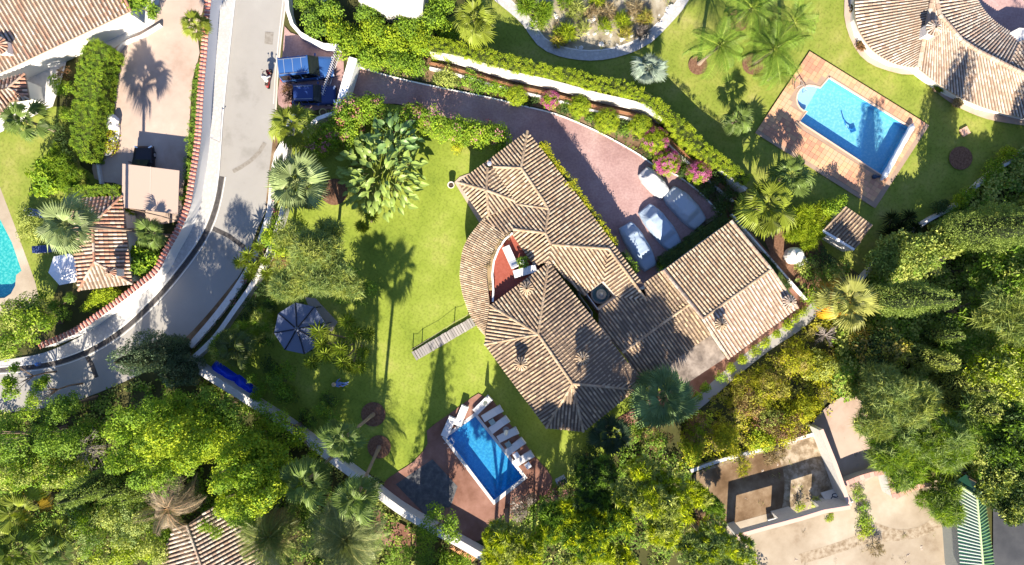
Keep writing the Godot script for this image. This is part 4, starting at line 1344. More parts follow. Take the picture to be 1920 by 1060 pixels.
func villa_pool() -> void:
	flat("pool_terrace", cut(curve([897, 738, 884, 746, 840, 778, 800, 808, 802, 832, 775, 866, 720, 905, 735, 940, 790, 975, 880, 1016, 940, 985, 1035, 912, 998, 850, 960, 800, 925, 752]), [POOLS.near]), M.terrace_paving)
	flat("slate_patio", [line([811, 861, 858, 912, 845, 950, 800, 968, 742, 908])], M.slate)
	var rim := cut(line([891, 773, 989, 896, 926, 947, 829, 820]), [POOLS.near])
	var c := MB.new(); c.col = Color(.24, .205, .165)
	for q in rim: c.prism(q, .0, .09)
	single("pool_coping", "pale stone coping round the deep blue pool", "coping", c.mesh(M.mortar))
	var n := 0
	var words := ["at the near end of the row, beside the parasol foot", "second in the row along the deep blue pool", "third in the row, next to a small table", "in the middle of the row along the deep blue pool", "fifth in the row, with a towel across it", "last of the row, beside the small square table"]
	for q in [[901, 761], [916, 779], [930, 799], [944, 820], [959, 841], [976, 863]]:
		lounger(P(q[0] + [4, 7, 6, 8, 7, 5][n], q[1] - [2, 4, 3, 5, 4, 3][n], .2) * Vector3(1, 0, 1), atan2(-.84, .54) + [.2, -.04, .06, -.1, .09, -.03][n], "white padded lounger " + words[n], "white loungers along the pool")
		n += 1
	lounger(P(865, 779, .2) * Vector3(1, 0, 1), atan2(-.38, .92), "white lounger at the short end of the deep blue pool", "white loungers along the pool")
	lounger(P(841, 800, .2) * Vector3(1, 0, 1), atan2(-.40, .91), "white lounger at the pool corner nearest the ladder", "white loungers along the pool")
	var k := 0
	for q in [[911, 752], [949, 806]]:
		var t := thing("closed_parasol", ["closed white parasol at the lawn end of the lounger row", "closed white parasol behind the middle of the lounger row"][k], "parasol", P(q[0], q[1]), 0, "closed parasols by the pool")
		k += 1
		var mb := MB.new(); mb.col = Color(.5, .5, .5)
		mb.rod(Vector3.ZERO, Vector3(0, 2.4, 0), .03, .03, 6)
		part("pole", mb.mesh(M.metal), t)
		mb = MB.new(); mb.col = Color(.76, .76, .74)
		mb.lathe(Vector3.ZERO, [[.05, .9], [.2, 1.0], [.16, 1.7], [.04, 2.45]], 9)
		part("canopy", mb.mesh(M.fabric), t)
		mb = MB.new(); mb.col = Color(.3, .3, .3)
		mb.lathe(Vector3.ZERO, [[.3, 0], [.3, .1], [.01, .1]], 12)
		part("base", mb.mesh(M.stone), t)
	k = 0
	for q in [[923, 790], [953, 832], [990, 871], [968, 852]]:
		var t := thing("side_table", ["small grey table between the second and third lounger", "small grey table between the fourth and fifth lounger", "small square white table past the last lounger", "small white table beside the last lounger in the row"][k], "table", P(q[0], q[1]), .6)
		var mb := MB.new(); mb.col = Color(.25, .33, .33) if k < 2 else Color(.74, .76, .78)
		mb.bx(0, .44, 0, .5, .05, .5)
		part("tabletop", mb.mesh(M.plaster), t)
		for s in [[-1, -1], [1, -1], [-1, 1], [1, 1]]:
			mb = MB.new(); mb.col = Color(.6, .6, .6)
			mb.bx(s[0] * .2, .21, s[1] * .2, .04, .42, .04)
			part("leg", mb.mesh(M.plaster), t)
		k += 1
	var ld := thing("pool_ladder", "steel pool ladder in the corner of the deep blue pool", "ladder", P(843, 830), atan2(.8, -.55))
	for s in [-.25, .25]:
		var mb := MB.new(); mb.col = Color(.6, .62, .62)
		mb.tube(PackedVector3Array([Vector3(s, .05, -.45), Vector3(s, .6, -.3), Vector3(s, .7, 0), Vector3(s, .5, .25), Vector3(s, -.7, .3)]), PackedFloat32Array([.03, .03, .03, .03, .03]), 6)
		part("rail", mb.mesh(M.metal), ld)
	for s in 3:
		var mb := MB.new(); mb.col = Color(.6, .62, .62)
		mb.bx(0, -.15 - s * .25, .3, .5, .04, .09)
		part("step", mb.mesh(M.metal), ld)
	# board walk with posts and rope
	var a := P2(777, 668); var b := P2(888, 603)
	var d := (b - a).normalized()
	var t := thing("boardwalk", "weathered grey board walk from the lawn to the villa", "walkway")
	var m := 26
	for i in m:
		var o := MB.new()
		var kk := R(.75, 1.2)
		o.col = Color(.29 * kk, .275 * kk, .26 * kk)
		var p := a.lerp(b, (i + .5) / m)
		o.bx(p.x + R(-.02, .02), .22 + R(-.008, .008), p.y, a.distance_to(b) / m - .03, .05, .86 + R(-.03, .03), -atan2(d.y, d.x))
		part("plank", o.mesh(M.wood), t)
	for s in [-.3, .3]:
		var o := MB.new(); o.col = Color(.25, .22, .2)
		var nn = Vector2(-d.y, d.x) * s
		var mid = (a + b) / 2 + nn
		o.bx(mid.x, .1, mid.y, a.distance_to(b), .18, .08, -atan2(d.y, d.x))
		part("beam", o.mesh(M.wood), t)
	var posts := [P(774, 654), P(791, 644), P(852, 604), P(878, 590)]
	for p in posts:
		var o := MB.new(); o.col = Color(.2, .16, .13)
		o.rod(p, p + Vector3(0, .95, 0), .045, .04, 6)
		part("post", o.mesh(M.wood), t)
	for i in 3:
		var o := MB.new(); o.col = Color(.3, .26, .2)
		var p: Vector3 = posts[i] + Vector3(0, .9, 0); var q: Vector3 = posts[i + 1] + Vector3(0, .9, 0)
		o.tube(PackedVector3Array([p, p.lerp(q, .5) - Vector3(0, .12, 0), q]), PackedFloat32Array([.015, .015, .015]), 4)
		part("rope", o.mesh(M.wood), t)

func villa_garden() -> void:
	# gazebo
	var at := P(557, 617, 3.0); at.y = 0
	var t := thing("gazebo", "octagonal gazebo with a slate blue canopy and dark ribs", "gazebo", at, .18)
	var c := 2.25
	for i in 8:
		var a0 := TAU * i / 8; var a1 := TAU * (i + 1) / 8
		var mb := MB.new(); mb.col = Color(.125, .15, .235)
		var e0 := Vector3(cos(a0), 0, sin(a0)) * c + Vector3(0, 2.3, 0); var e1 := Vector3(cos(a1), 0, sin(a1)) * c + Vector3(0, 2.3, 0)
		var top := Vector3(0, 3.15, 0)
		for s in 4:
			var u0 := s / 4.0; var u1 := (s + 1) / 4.0
			var dip := func(u: float) -> Vector3: return Vector3(0, -.12 * sin(PI * u), 0)
			mb.quad(e0.lerp(top, u0) + dip.call(u0), e0.lerp(top, u1) + dip.call(u1), e1.lerp(top, u1) + dip.call(u1), e1.lerp(top, u0) + dip.call(u0))
		mb.quad(e0, e1, e1 - Vector3(0, .2, 0), e0 - Vector3(0, .2, 0))
		part("canopy_panel", mb.mesh(M.fabric), t)
		mb = MB.new(); mb.col = Color(.03, .035, .05)
		mb.tube(PackedVector3Array([e0 + Vector3(0, .04, 0), e0.lerp(top, .5) - Vector3(0, .06, 0), top + Vector3(0, .04, 0)]), PackedFloat32Array([.055, .055, .055]), 5)
		part("rib", mb.mesh(M.metal), t)
		mb = MB.new(); mb.col = Color(.04, .045, .06)
		mb.rod(Vector3(e0.x * .96, 0, e0.z * .96), e0 * Vector3(.96, 1, .96), .05, .05, 6)
		part("post", mb.mesh(M.metal), t)
	var mb := MB.new(); mb.col = Color(.1, .12, .17)
	mb.lathe(Vector3(0, 3.13, 0), [[.2, 0], [.2, .06], [.1, .1], [.05, .22], [.01, .24]], 12)
	part("finial", mb.mesh(M.metal), t)
	mb = MB.new()
	mb.prism(line([572, 557, 592, 560, 633, 604, 622, 622, 590, 600]), 0, .14)
	var deck := part("deck", mb.mesh(M.timber), self, "structure")
	# tarpaulins in the corner
	var k := 0
	for q in [[416, 701, .62], [457, 727, .62]]:
		var tp := thing("tarpaulin_heap", ["bright blue tarpaulin over a heap in the wall corner, nearer the corner", "bright blue tarpaulin over a heap along the wall, beside the green bush"][k], "tarpaulin", P(q[0], q[1], .5) * Vector3(1, 0, 1), -q[2])
		mb = MB.new(); mb.col = Color(.005, .05, .62)
		var f := func(u: float, v: float) -> Vector3:
			var x = (u - .5) * [2.4, 2.2][k]; var z := (v - .5) * 1.0
			var e := 1.0 - pow(maxf(absf(u - .5), absf(v - .5)) * 2, 5)
			return Vector3(x * (1.05 - .1 * e), .55 * e + noise.get_noise_2d(x * 60 + k * 90, z * 70) * .22 * e + .02, z * (1.08 - .12 * e))
		mb.grid(f, 16, 12)
		part("sheet", mb.mesh(M.paint, true), tp)
		k += 1
	# the gardener sits on the grass, legs stretched out
	var gp := P(638, 720, .3); gp.y = 0
	var blue := Color(.09, .17, .46); var jean := Color(.16, .26, .55); var skin := Color(.42, .26, .18); var shoe := Color(.7, .7, .72)
	var p := thing("person", "person in blue clothes and a tan hat sitting on the shaded lawn", "person", gp)
	var body := figure([[Vector3(-.18, .16, .02), Vector3(-.26, .58, -.02), .15, .16, blue], [Vector3(-.26, .6, -.02), Vector3(-.36, .74, -.02), .07, .065, skin], [Vector3(-.40, .86, -.02), Vector3(-.42, .92, -.02), .095, .085, skin],
		[Vector3(-.26, .62, -.17), Vector3(-.2, .46, -.34), .075, .055, blue], [Vector3(-.2, .46, -.34), Vector3(-.08, .28, -.42), .052, .038, blue], [Vector3(-.26, .62, .14), Vector3(-.08, .46, .24), .075, .055, blue], [Vector3(-.08, .46, .24), Vector3(.1, .36, .2), .05, .036, skin],
		[Vector3(-.14, .14, .1), Vector3(.22, .34, .2), .10, .075, jean], [Vector3(.22, .34, .2), Vector3(.52, .12, .06), .07, .045, jean], [Vector3(-.14, .14, -.08), Vector3(.3, .2, -.02), .10, .075, jean], [Vector3(.3, .2, -.02), Vector3(.66, .09, -.12), .07, .045, jean],
		[Vector3(.53, .08, .05), Vector3(.62, .1, .1), .05, .035, shoe], [Vector3(.68, .07, -.12), Vector3(.73, .17, -.14), .05, .035, shoe]])
	hand(body, Vector3(-.08, .28, -.42), Vector3(.6, -.7, -.2).normalized(), Vector3(.7, .7, 0).normalized(), -1, skin)
	hand(body, Vector3(.1, .36, .2), Vector3(.9, -.3, -.1).normalized(), Vector3(.3, .95, 0).normalized(), 1, skin)
	part("body", body.mesh(M.skin, true), p)
	face(p, Vector3(-.41, .89, -.02), Vector3(.85, -.5, .1).normalized(), .095)
	mb = MB.new(); mb.col = Color(.5, .38, .22)
	mb.lathe(Vector3(-.43, .93, -.02), [[.2, .0], [.105, .02], [.1, .1], [.06, .13], [.01, .13]], 14)
	part("hat", mb.mesh(M.fabric), p)
	mb = MB.new(); mb.col = Color(.5, .52, .06)
	mb.lathe(Vector3(0, .12, 0), [[.01, -.12], [.085, -.085], [.12, 0], [.085, .085], [.01, .12]], 12)
	single("ball", "yellow ball on the grass beside the sitting person", "ball", mb.mesh(M.paint, true), P(645, 731))
	# planting circles of the leaning palms
	for q in [[700, 777, 23], [711, 838, 22], [627, 360, 25]]:
		var r: float = q[2] / S
		var ring := PackedVector2Array()
		for i in 28: ring.append(P2(q[0] + q[2] * cos(TAU * i / 28), q[1] + q[2] * sin(TAU * i / 28)))
		flat("planting_bed", [ring], M.bark_bed)
	for q in [[1450, 470, 30, 20]]:
		flat("planting_bed", [line([1420, 420, 1530, 430, 1560, 500, 1520, 560, 1450, 490])], M.bark_bed)
	# boundary walls
	mb = MB.new(); mb.col = Color(.78, .80, .82)
	mb.run(curve([350, 681, 400, 712, 470, 756, 545, 804, 605, 850, 680, 905, 745, 955, 800, 988, 860, 1020, 905, 1046], 1.6), 0, .62, 0, 1.6)
	single("boundary_wall", "broad white wall along the low side of the villa garden", "wall", mb.mesh(M.mortar))
	mb = MB.new(); mb.col = Color(.78, .80, .82)
	mb.run(curve([548, 205, 540, 240, 535, 275, 530, 330, 532, 380, 520, 425, 500, 480, 478, 525, 440, 580, 400, 635, 352, 680], 1.2), 0, .42, 0, 1.2)
	single("boundary_wall", "white garden wall between the villa plot and the road bend", "wall", mb.mesh(M.mortar))
	mb = MB.new(); mb.col = Color(.74, .76, .79)
	mb.run(curve([535, 262, 519, 290, 511, 340, 506, 392, 492, 440, 470, 495, 440, 545, 400, 598, 355, 650], .5), 0, .55, 0, .5)
	single("planter_wall", "low pale wall of the flower strip along the road bend", "wall", mb.mesh(M.mortar))
	mb = MB.new()
	scatter(mb, band(curve([520, 300, 512, 350, 508, 400, 490, 455, 468, 505, 436, 560, 396, 612, 356, 662]), -.1, -.75), .45, "small", "dark", 6, .7, .1, -2, "rosy", .35)
	single("flower_strip", "strip of small reddish flowers between the two walls at the bend", "flowers", mb.mesh(M.leaf), Vector3.ZERO, 0, "", "stuff")

func small_things() -> void:
	var pot := thing("corner_pot", "round pale pot with dark soil at the corner of the villa patio", "pot", P(847, 349))
	var mb := MB.new(); mb.col = Color(.6, .55, .5)
	mb.lathe(Vector3.ZERO, [[.2, 0], [.3, .7], [.32, .78], [.25, .78], [.22, .68], [.01, .66]], 16)
	part("bowl", mb.mesh(M.plaster, true), pot)
	mb = MB.new(); mb.col = Color(.06, .04, .03)
	mb.lathe(Vector3.ZERO, [[.23, .7], [.01, .71]], 12)
	part("soil", mb.mesh(M.stone), pot)
	shrub("sapling", "small purple leaved sapling beside the tail of the dark blue car", [[540, 168, 1.2, 9], [542, 184, 1.0, 10]], "small", "rust", 2.0, .8, 0)

func face(p: Node3D, c: Vector3, fwd: Vector3, r: float) -> void:
	var x := fwd.cross(Vector3.UP).normalized(); var up := x.cross(fwd)
	var mb := MB.new(); mb.col = Color(.40, .24, .17)
	mb.tube(PackedVector3Array([c + fwd * r * .9 + up * r * .15, c + fwd * r * 1.18 - up * r * .15, c + fwd * r * .9 - up * r * .22]), PackedFloat32Array([.008, .014, .01]), 5)
	for s in [-1.0, 1.0]:
		mb.bx((c + x * s * r).x, (c + x * s * r).y, (c + x * s * r).z, .025, .05, .03)
	part("nose_and_ears", mb.mesh(M.skin), p)
	mb = MB.new(); mb.col = Color(.03, .02, .02)
	for s in [-1.0, 1.0]:
		var e = c + fwd * r * .93 + x * s * r * .36 + up * r * .12
		mb.bx(e.x, e.y, e.z, .018, .014, .018)
	var mo := c + fwd * r * .92 - up * r * .45
	mb.col = Color(.3, .1, .09)
	mb.bx(mo.x, mo.y, mo.z, .03, .01, .03)
	part("eyes_and_mouth", mb.mesh(M.skin), p)

func entrance() -> void:
	flat("forecourt", [curve([534, 50, 545, 62, 575, 72, 610, 88, 640, 100, 645, 140, 640, 205, 600, 205, 560, 215, 522, 196, 528, 130])], M.red_paving)
	flat("driveway", [curve([652, 108, 740, 146, 830, 166, 920, 184, 975, 198, 1040, 214, 1100, 238, 1150, 263, 1200, 292, 1230, 313, 1270, 330, 1310, 360, 1350, 400, 1395, 440, 1330, 500, 1240, 540, 1180, 560, 1000, 420, 940, 262, 840, 222, 740, 195, 640, 205])], M.red_paving)
	var kerb := MB.new(); kerb.col = Color(.72, .71, .69)
	kerb.run(curve([658, 122, 740, 146, 830, 166, 920, 184, 975, 198, 1040, 214, 1100, 238, 1150, 263, 1200, 292, 1230, 313, 1270, 330, 1310, 360, 1350, 400, 1395, 440]), 0, .12, 0, .14)
	part("kerb", kerb.mesh(M.stone), self, "structure")
	# curved wall and gate
	var mb := MB.new(); mb.col = Color(.78, .77, .76)
	mb.run(curve([536, -10, 539, 20, 547, 45, 562, 62, 585, 75, 606, 84, 634, 86], 1.3), 0, .3, 0, 1.3)
	single("curved_wall", "curved white wall beside the forecourt with the blue van", "wall", mb.mesh(M.plaster))
	mb = MB.new(); mb.col = Color(.78, .78, .79)
	mb.run(curve([638, 210, 618, 214, 596, 222, 578, 236, 566, 250], 1.5), 0, .32, 0, 1.5)
	single("curved_wall", "curved white wall below the dark blue car and the pots", "wall", mb.mesh(M.plaster))
	mb = MB.new(); mb.col = Color(.80, .81, .82)
	mb.run(line([657, 106, 641, 160, 628, 212], 1.9), -.2, .7, 0, 1.75)
	single("gate_wall", "pale slanting gate wall between the forecourt and the long drive", "wall", mb.mesh(M.plaster))
	var g := thing("gate", "white gate of spear topped pickets in front of the blue vehicles", "gate")
	var a := P(640, 96); var b := P(612, 186)
	var n := 22
	for i in n:
		var p := a.lerp(b, (i + .5) / n)
		var o := MB.new(); o.col = Color(.42, .42, .46)
		o.bx(p.x, .8, p.z, .035, 1.5, .045, .3)
		o.tube(PackedVector3Array([p + Vector3(0, 1.5, 0), p + Vector3(0, 1.62, 0), p + Vector3(0, 1.8, 0)]), PackedFloat32Array([.025, .06, .005]), 5)
		part("picket", o.mesh(M.paint), g)
	for y in [.25, 1.35]:
		var o := MB.new(); o.col = Color(.6, .6, .62)
		o.rod(a + Vector3(0, y, 0), b + Vector3(0, y, 0), .035, .035, 6)
		part("rail", o.mesh(M.paint), g)
	car("blue_van", "blue van with a ribbed roof parked on the forecourt beside the road", 571, 125, 90, -9, 4.7, 1.95, 1.9, Color(.035, .095, .27), true)
	car("blue_car", "smaller dark blue car parked beside the van by the gate", 585, 176, 90, -2, 3.9, 1.7, 1.5, Color(.02, .045, .16), false)
	# scooter and its rider
	var at := P(507, 150)
	var s := thing("scooter", "red scooter on the road just beyond the tail of the blue van", "scooter", at, atan2(.12, -1))
	for z in [-.62, .62]:
		mb = MB.new(); mb.col = Color(.02, .02, .02)
		mb.rod(Vector3(-.06, .26, z), Vector3(.06, .26, z), .26, .26, 16)
		part("wheel", mb.mesh(M.rubber), s)
	mb = MB.new(); mb.col = Color(.30, .03, .035)
	loft(mb, [ring(.10, .55, -.85, .1), ring(.17, .62, -.6, .2), ring(.19, .6, -.3, .2), ring(.17, .45, .0, .1), ring(.17, .4, .25, .08), ring(.2, .8, .45, .25), ring(.12, .9, .6, .2)])
	part("body", mb.mesh(M.paint, true), s)
	mb = MB.new(); mb.col = Color(.04, .035, .03)
	mb.bx(0, .78, -.38, .28, .1, .7)
	part("seat", mb.mesh(M.rubber), s)
	mb = MB.new(); mb.col = Color(.06, .06, .06)
	mb.tube(PackedVector3Array([Vector3(-.36, 1.02, .36), Vector3(-.12, 1.05, .5), Vector3(.12, 1.05, .5), Vector3(.36, 1.02, .36)]), PackedFloat32Array([.025, .02, .02, .025]), 6)
	for x in [-1, 1]:
		mb.rod(Vector3(x * .25, 1.05, .45), Vector3(x * .34, 1.25, .5), .01, .01, 4)
		mb.bx(x * .36, 1.28, .5, .13, .09, .02)
	part("handlebar", mb.mesh(M.rubber), s)
	var white := Color(.72, .70, .68); var trs := Color(.10, .09, .09); var skin := Color(.4, .25, .18)
	var r := thing("person", "rider in a white shirt and dark helmet sitting on the scooter", "person", at, atan2(.12, -1))
	var body := figure([[Vector3(0, .92, -.32), Vector3(0, 1.36, -.18), .155, .175, white], [Vector3(0, 1.4, -.16), Vector3(0, 1.52, -.1), .07, .06, skin], [Vector3(0, 1.62, -.07), Vector3(0, 1.68, -.07), .11, .12, Color(.05, .05, .055)],
		[Vector3(-.19, 1.38, -.17), Vector3(-.34, 1.16, .02), .085, .065, white], [Vector3(-.34, 1.16, .02), Vector3(-.34, 1.06, .27), .05, .035, skin], [Vector3(.19, 1.38, -.17), Vector3(.34, 1.16, .02), .085, .065, white], [Vector3(.34, 1.16, .02), Vector3(.34, 1.06, .27), .05, .035, skin],
		[Vector3(-.1, .88, -.3), Vector3(-.2, .84, .12), .11, .085, trs], [Vector3(-.2, .84, .12), Vector3(-.16, .42, .14), .075, .05, trs], [Vector3(.1, .88, -.3), Vector3(.2, .84, .12), .11, .085, trs], [Vector3(.2, .84, .12), Vector3(.16, .42, .14), .075, .05, trs],
		[Vector3(-.16, .40, .12), Vector3(-.16, .39, .3), .05, .04, Color(.03, .03, .03)], [Vector3(.16, .40, .12), Vector3(.16, .39, .3), .05, .04, Color(.03, .03, .03)]])
	hand(body, Vector3(-.34, 1.06, .27), Vector3(0, -.1, 1).normalized(), Vector3(0, 1, .1).normalized(), 1, skin)
	hand(body, Vector3(.34, 1.06, .27), Vector3(0, -.1, 1).normalized(), Vector3(0, 1, .1).normalized(), -1, skin)
	part("body", body.mesh(M.skin, true), r)
	face(r, Vector3(0, 1.62, -.05), Vector3(0, -.1, 1).normalized(), .1)
	var k := 0
	for q in [[608, 213, .32], [619, 211, .24], [588, 12, .42]]:
		var t := thing("plant_pot", ["wide empty pot behind the curved wall by the gate", "small dark pot beside the wide pot by the gate", "pale blue pot among the shrubs at the top of the road"][k], "pot", P(q[0], q[1]))
		mb = MB.new(); mb.col = [Color(.5, .45, .2), Color(.12, .08, .07), Color(.35, .55, .66)][k]
		mb.lathe(Vector3.ZERO, [[q[2] * .6, 0], [q[2], .5], [q[2] * 1.05, .55], [q[2] * .9, .54], [q[2] * .85, .42], [.01, .4]], 16)
		part("bowl", mb.mesh(M.plaster, true), t)
		mb = MB.new(); mb.col = Color(.1, .07, .04)
		mb.lathe(Vector3.ZERO, [[q[2] * .84, .44], [.01, .45]], 12)
		part("soil", mb.mesh(M.stone), t)
		k += 1
	covered_car("car under a wrinkled silver cover, nearest the villa eave", 1198, 462, 46, 78, 4.5, 1.75, 1.3, Color(.28, .36, .46))
	covered_car("car under a wrinkled silver cover, second from the villa eave", 1240, 426, 58, 72, 4.5, 1.85, 1.38, Color(.28, .36, .46))
	covered_car("car under a smooth pale cover, against the kerb and the dark hedge", 1286, 389, 57, 60, 4.2, 1.95, 1.4, Color(.32, .37, .42), .3)
	covered_car("small car under a white cover, in front of the other covered cars", 1228, 342, 44, 46, 3.0, 1.5, 1.25, Color(.44, .45, .47))
func ring(w: float, y: float, z: float, h: float) -> PackedVector3Array:
	var p := PackedVector3Array()
	for i in 9:
		var a := TAU * i / 8
		p.append(Vector3(cos(a) * w, y + sin(a) * h, z))
	return p

func drive_bed() -> void:
	flat("planting_bed", [curve([662, 118, 740, 140, 830, 160, 920, 180, 975, 194, 1040, 210, 1100, 234, 1150, 259, 1200, 288, 1270, 326, 1350, 396, 1400, 436, 1420, 380, 1330, 300, 1255, 236, 1180, 190, 1060, 160, 960, 140, 830, 112, 700, 100])], M.soil)
	var gc := MB.new()
	scatter(gc, curve([662, 118, 740, 140, 830, 160, 920, 180, 975, 194, 1040, 210, 1100, 234, 1150, 259, 1200, 288, 1270, 326, 1350, 396, 1400, 436, 1420, 380, 1330, 330, 1250, 262, 1170, 218, 1060, 185, 960, 160, 830, 128, 700, 108]), .16, "small", "dark", 10.0, .8, .15, -.4, "mid", .4)
	single("ground_cover", "low green ground cover between the round bushes of the drive bed", "ground cover", gc.mesh(M.leaf), Vector3.ZERO, 0, "", "stuff")
	var top := curve([806, 98, 830, 103, 880, 117, 960, 140, 1015, 152, 1066, 165, 1120, 180, 1165, 190, 1210, 203, 1255, 233, 1297, 272, 1335, 305, 1366, 332, 1398, 358], 2.0)
	var mb := MB.new(); mb.col = Color(.80, .76, .70)
	mb.run(top, -.15, .3, 0, 2.0)
	single("terrace_wall", "long white terrace wall below the clipped hedge", "wall", mb.mesh(M.mortar))
	var low := side(top, .95)
	mb = MB.new(); mb.col = Color(.80, .76, .70)
	mb.run(low, 0, .16, 0, .75)
	single("terrace_wall", "lower white terrace wall behind the round clipped bushes", "wall", mb.mesh(M.mortar))
	mb = MB.new(); mb.col = Color(.24, .13, .07)
	mb.run(side(top, .62), 0, .46, 0, .62)
	single("terrace_soil", "narrow brown strip of soil between the two white terrace walls", "soil", mb.mesh(M.stone), Vector3.ZERO, 0, "", "structure")
	var rl := thing("railing", "rusty thin railing along the narrow soil strip above the round bushes", "railing")
	var rp := side(top, .72)
	for i in range(0, rp.size(), 2):
		var o := MB.new(); o.col = Color(.22, .09, .04)
		o.rod(Vector3(rp[i].x, .55, rp[i].y), Vector3(rp[i].x, 1.25, rp[i].y), .03, .03, 5)
		part("post", o.mesh(M.wood), rl)
	mb = MB.new(); mb.col = Color(.24, .10, .05)
	mb.run(rp, 0, .05, 1.2, 1.26)
	part("rail", mb.mesh(M.wood), rl)
	hedge("clipped_hedge", "long clipped yellow green hedge above the white terrace wall", curve([806, 82, 860, 90, 960, 116, 1060, 137, 1120, 154, 1180, 166, 1228, 190, 1274, 234, 1324, 283, 1364, 310, 1404, 338], 2.9), 1.05, 0, 2.9, "lime", "hedge", 20.0, .5, "", .14)
	ball("clipped round yellow green bush at the start of the line of round bushes", 970, 180, 17)
	ball("clipped round bush dusted with pink flowers, second along the drive", 1032, 188, 15, "pink", .3)
	ball("plain round yellow green bush between the pink dusted bush and the largest one", 1087, 200, 18)
	ball("largest plain round yellow green bush along the drive kerb", 1138, 227, 21)
	ball("plain round yellow green bush next to the pink topped bush", 1201, 236, 19)
	ball("round green bush with a spray of pink flowers on its top", 1229, 265, 22, "pink", .2, true)
	ball("round bush mostly covered with pale pink flowers by the white covered car", 1250, 305, 22, "pink", .45)
	ball("round bush with vivid magenta flowers nearest the dark hedge", 1310, 324, 20, "pink", .55, true)
	shrub("shrub", "grey green rounded shrub at the wide end of the terrace bed", [[830, 145, 1.0, 20], [845, 152, .8, 12]], "small", "olive")
	shrub("shrub", "low leafy shrub beside the grey green rounded shrub in the terrace bed", [[880, 150, .8, 16], [900, 160, .7, 14]], "broad", "mid")
	shrub("shrub", "low shrub with spreading leaves before the first round bush", [[925, 165, .7, 16], [945, 170, .6, 12]], "broad", "bright")
	var bed := [[1005, 186, 10], [1060, 196, 10], [1060, 206, 9], [1113, 218, 12], [1168, 232, 12], [1170, 245, 9], [1272, 300, 14], [1285, 315, 12], [1278, 325, 9]]
	var words := ["left of the pink dusted bush", "right of the pink dusted bush", "by the kerb at the pink dusted bush", "left of the largest round bush", "right of the largest round bush", "by the kerb right of the largest bush", "between the two pink flowered bushes", "beside the magenta flowered bush", "at the kerb under the magenta flowered bush"]
	for i in bed.size():
		shrub("low_plant", "low dark green plant " + words[i], [[bed[i][0], bed[i][1], .45, bed[i][2]]], "small", "mid" if i % 2 else "dark", 3.0, .7)
	shrub("shrub", "dark leafy shrub between the magenta bush and the terrace wall", [[1345, 335, 1.2, 18], [1325, 355, 1.0, 20], [1360, 365, 1.2, 18], [1350, 390, 1.0, 18]], "small", "dark")
	hedge("dark_hedge", "dark green hedge between the covered cars and the garage", curve([1243, 497, 1290, 462, 1340, 425, 1366, 408], 1.8), 1.15, 0, 1.8, "dark", "hedge", 12.0, .7)
	shrub("shrub", "small bright shrub at the villa end of the dark hedge", [[1244, 502, 1.2, 9], [1238, 496, .8, 7]], "small", "bright", 4.0, .7)
	hedge("dark_hedge", "narrow dark hedge behind the garage", curve([1432, 478, 1455, 505, 1482, 540], 1.5), .6, 0, 1.5, "dark", "hedge", 12.0, .65)

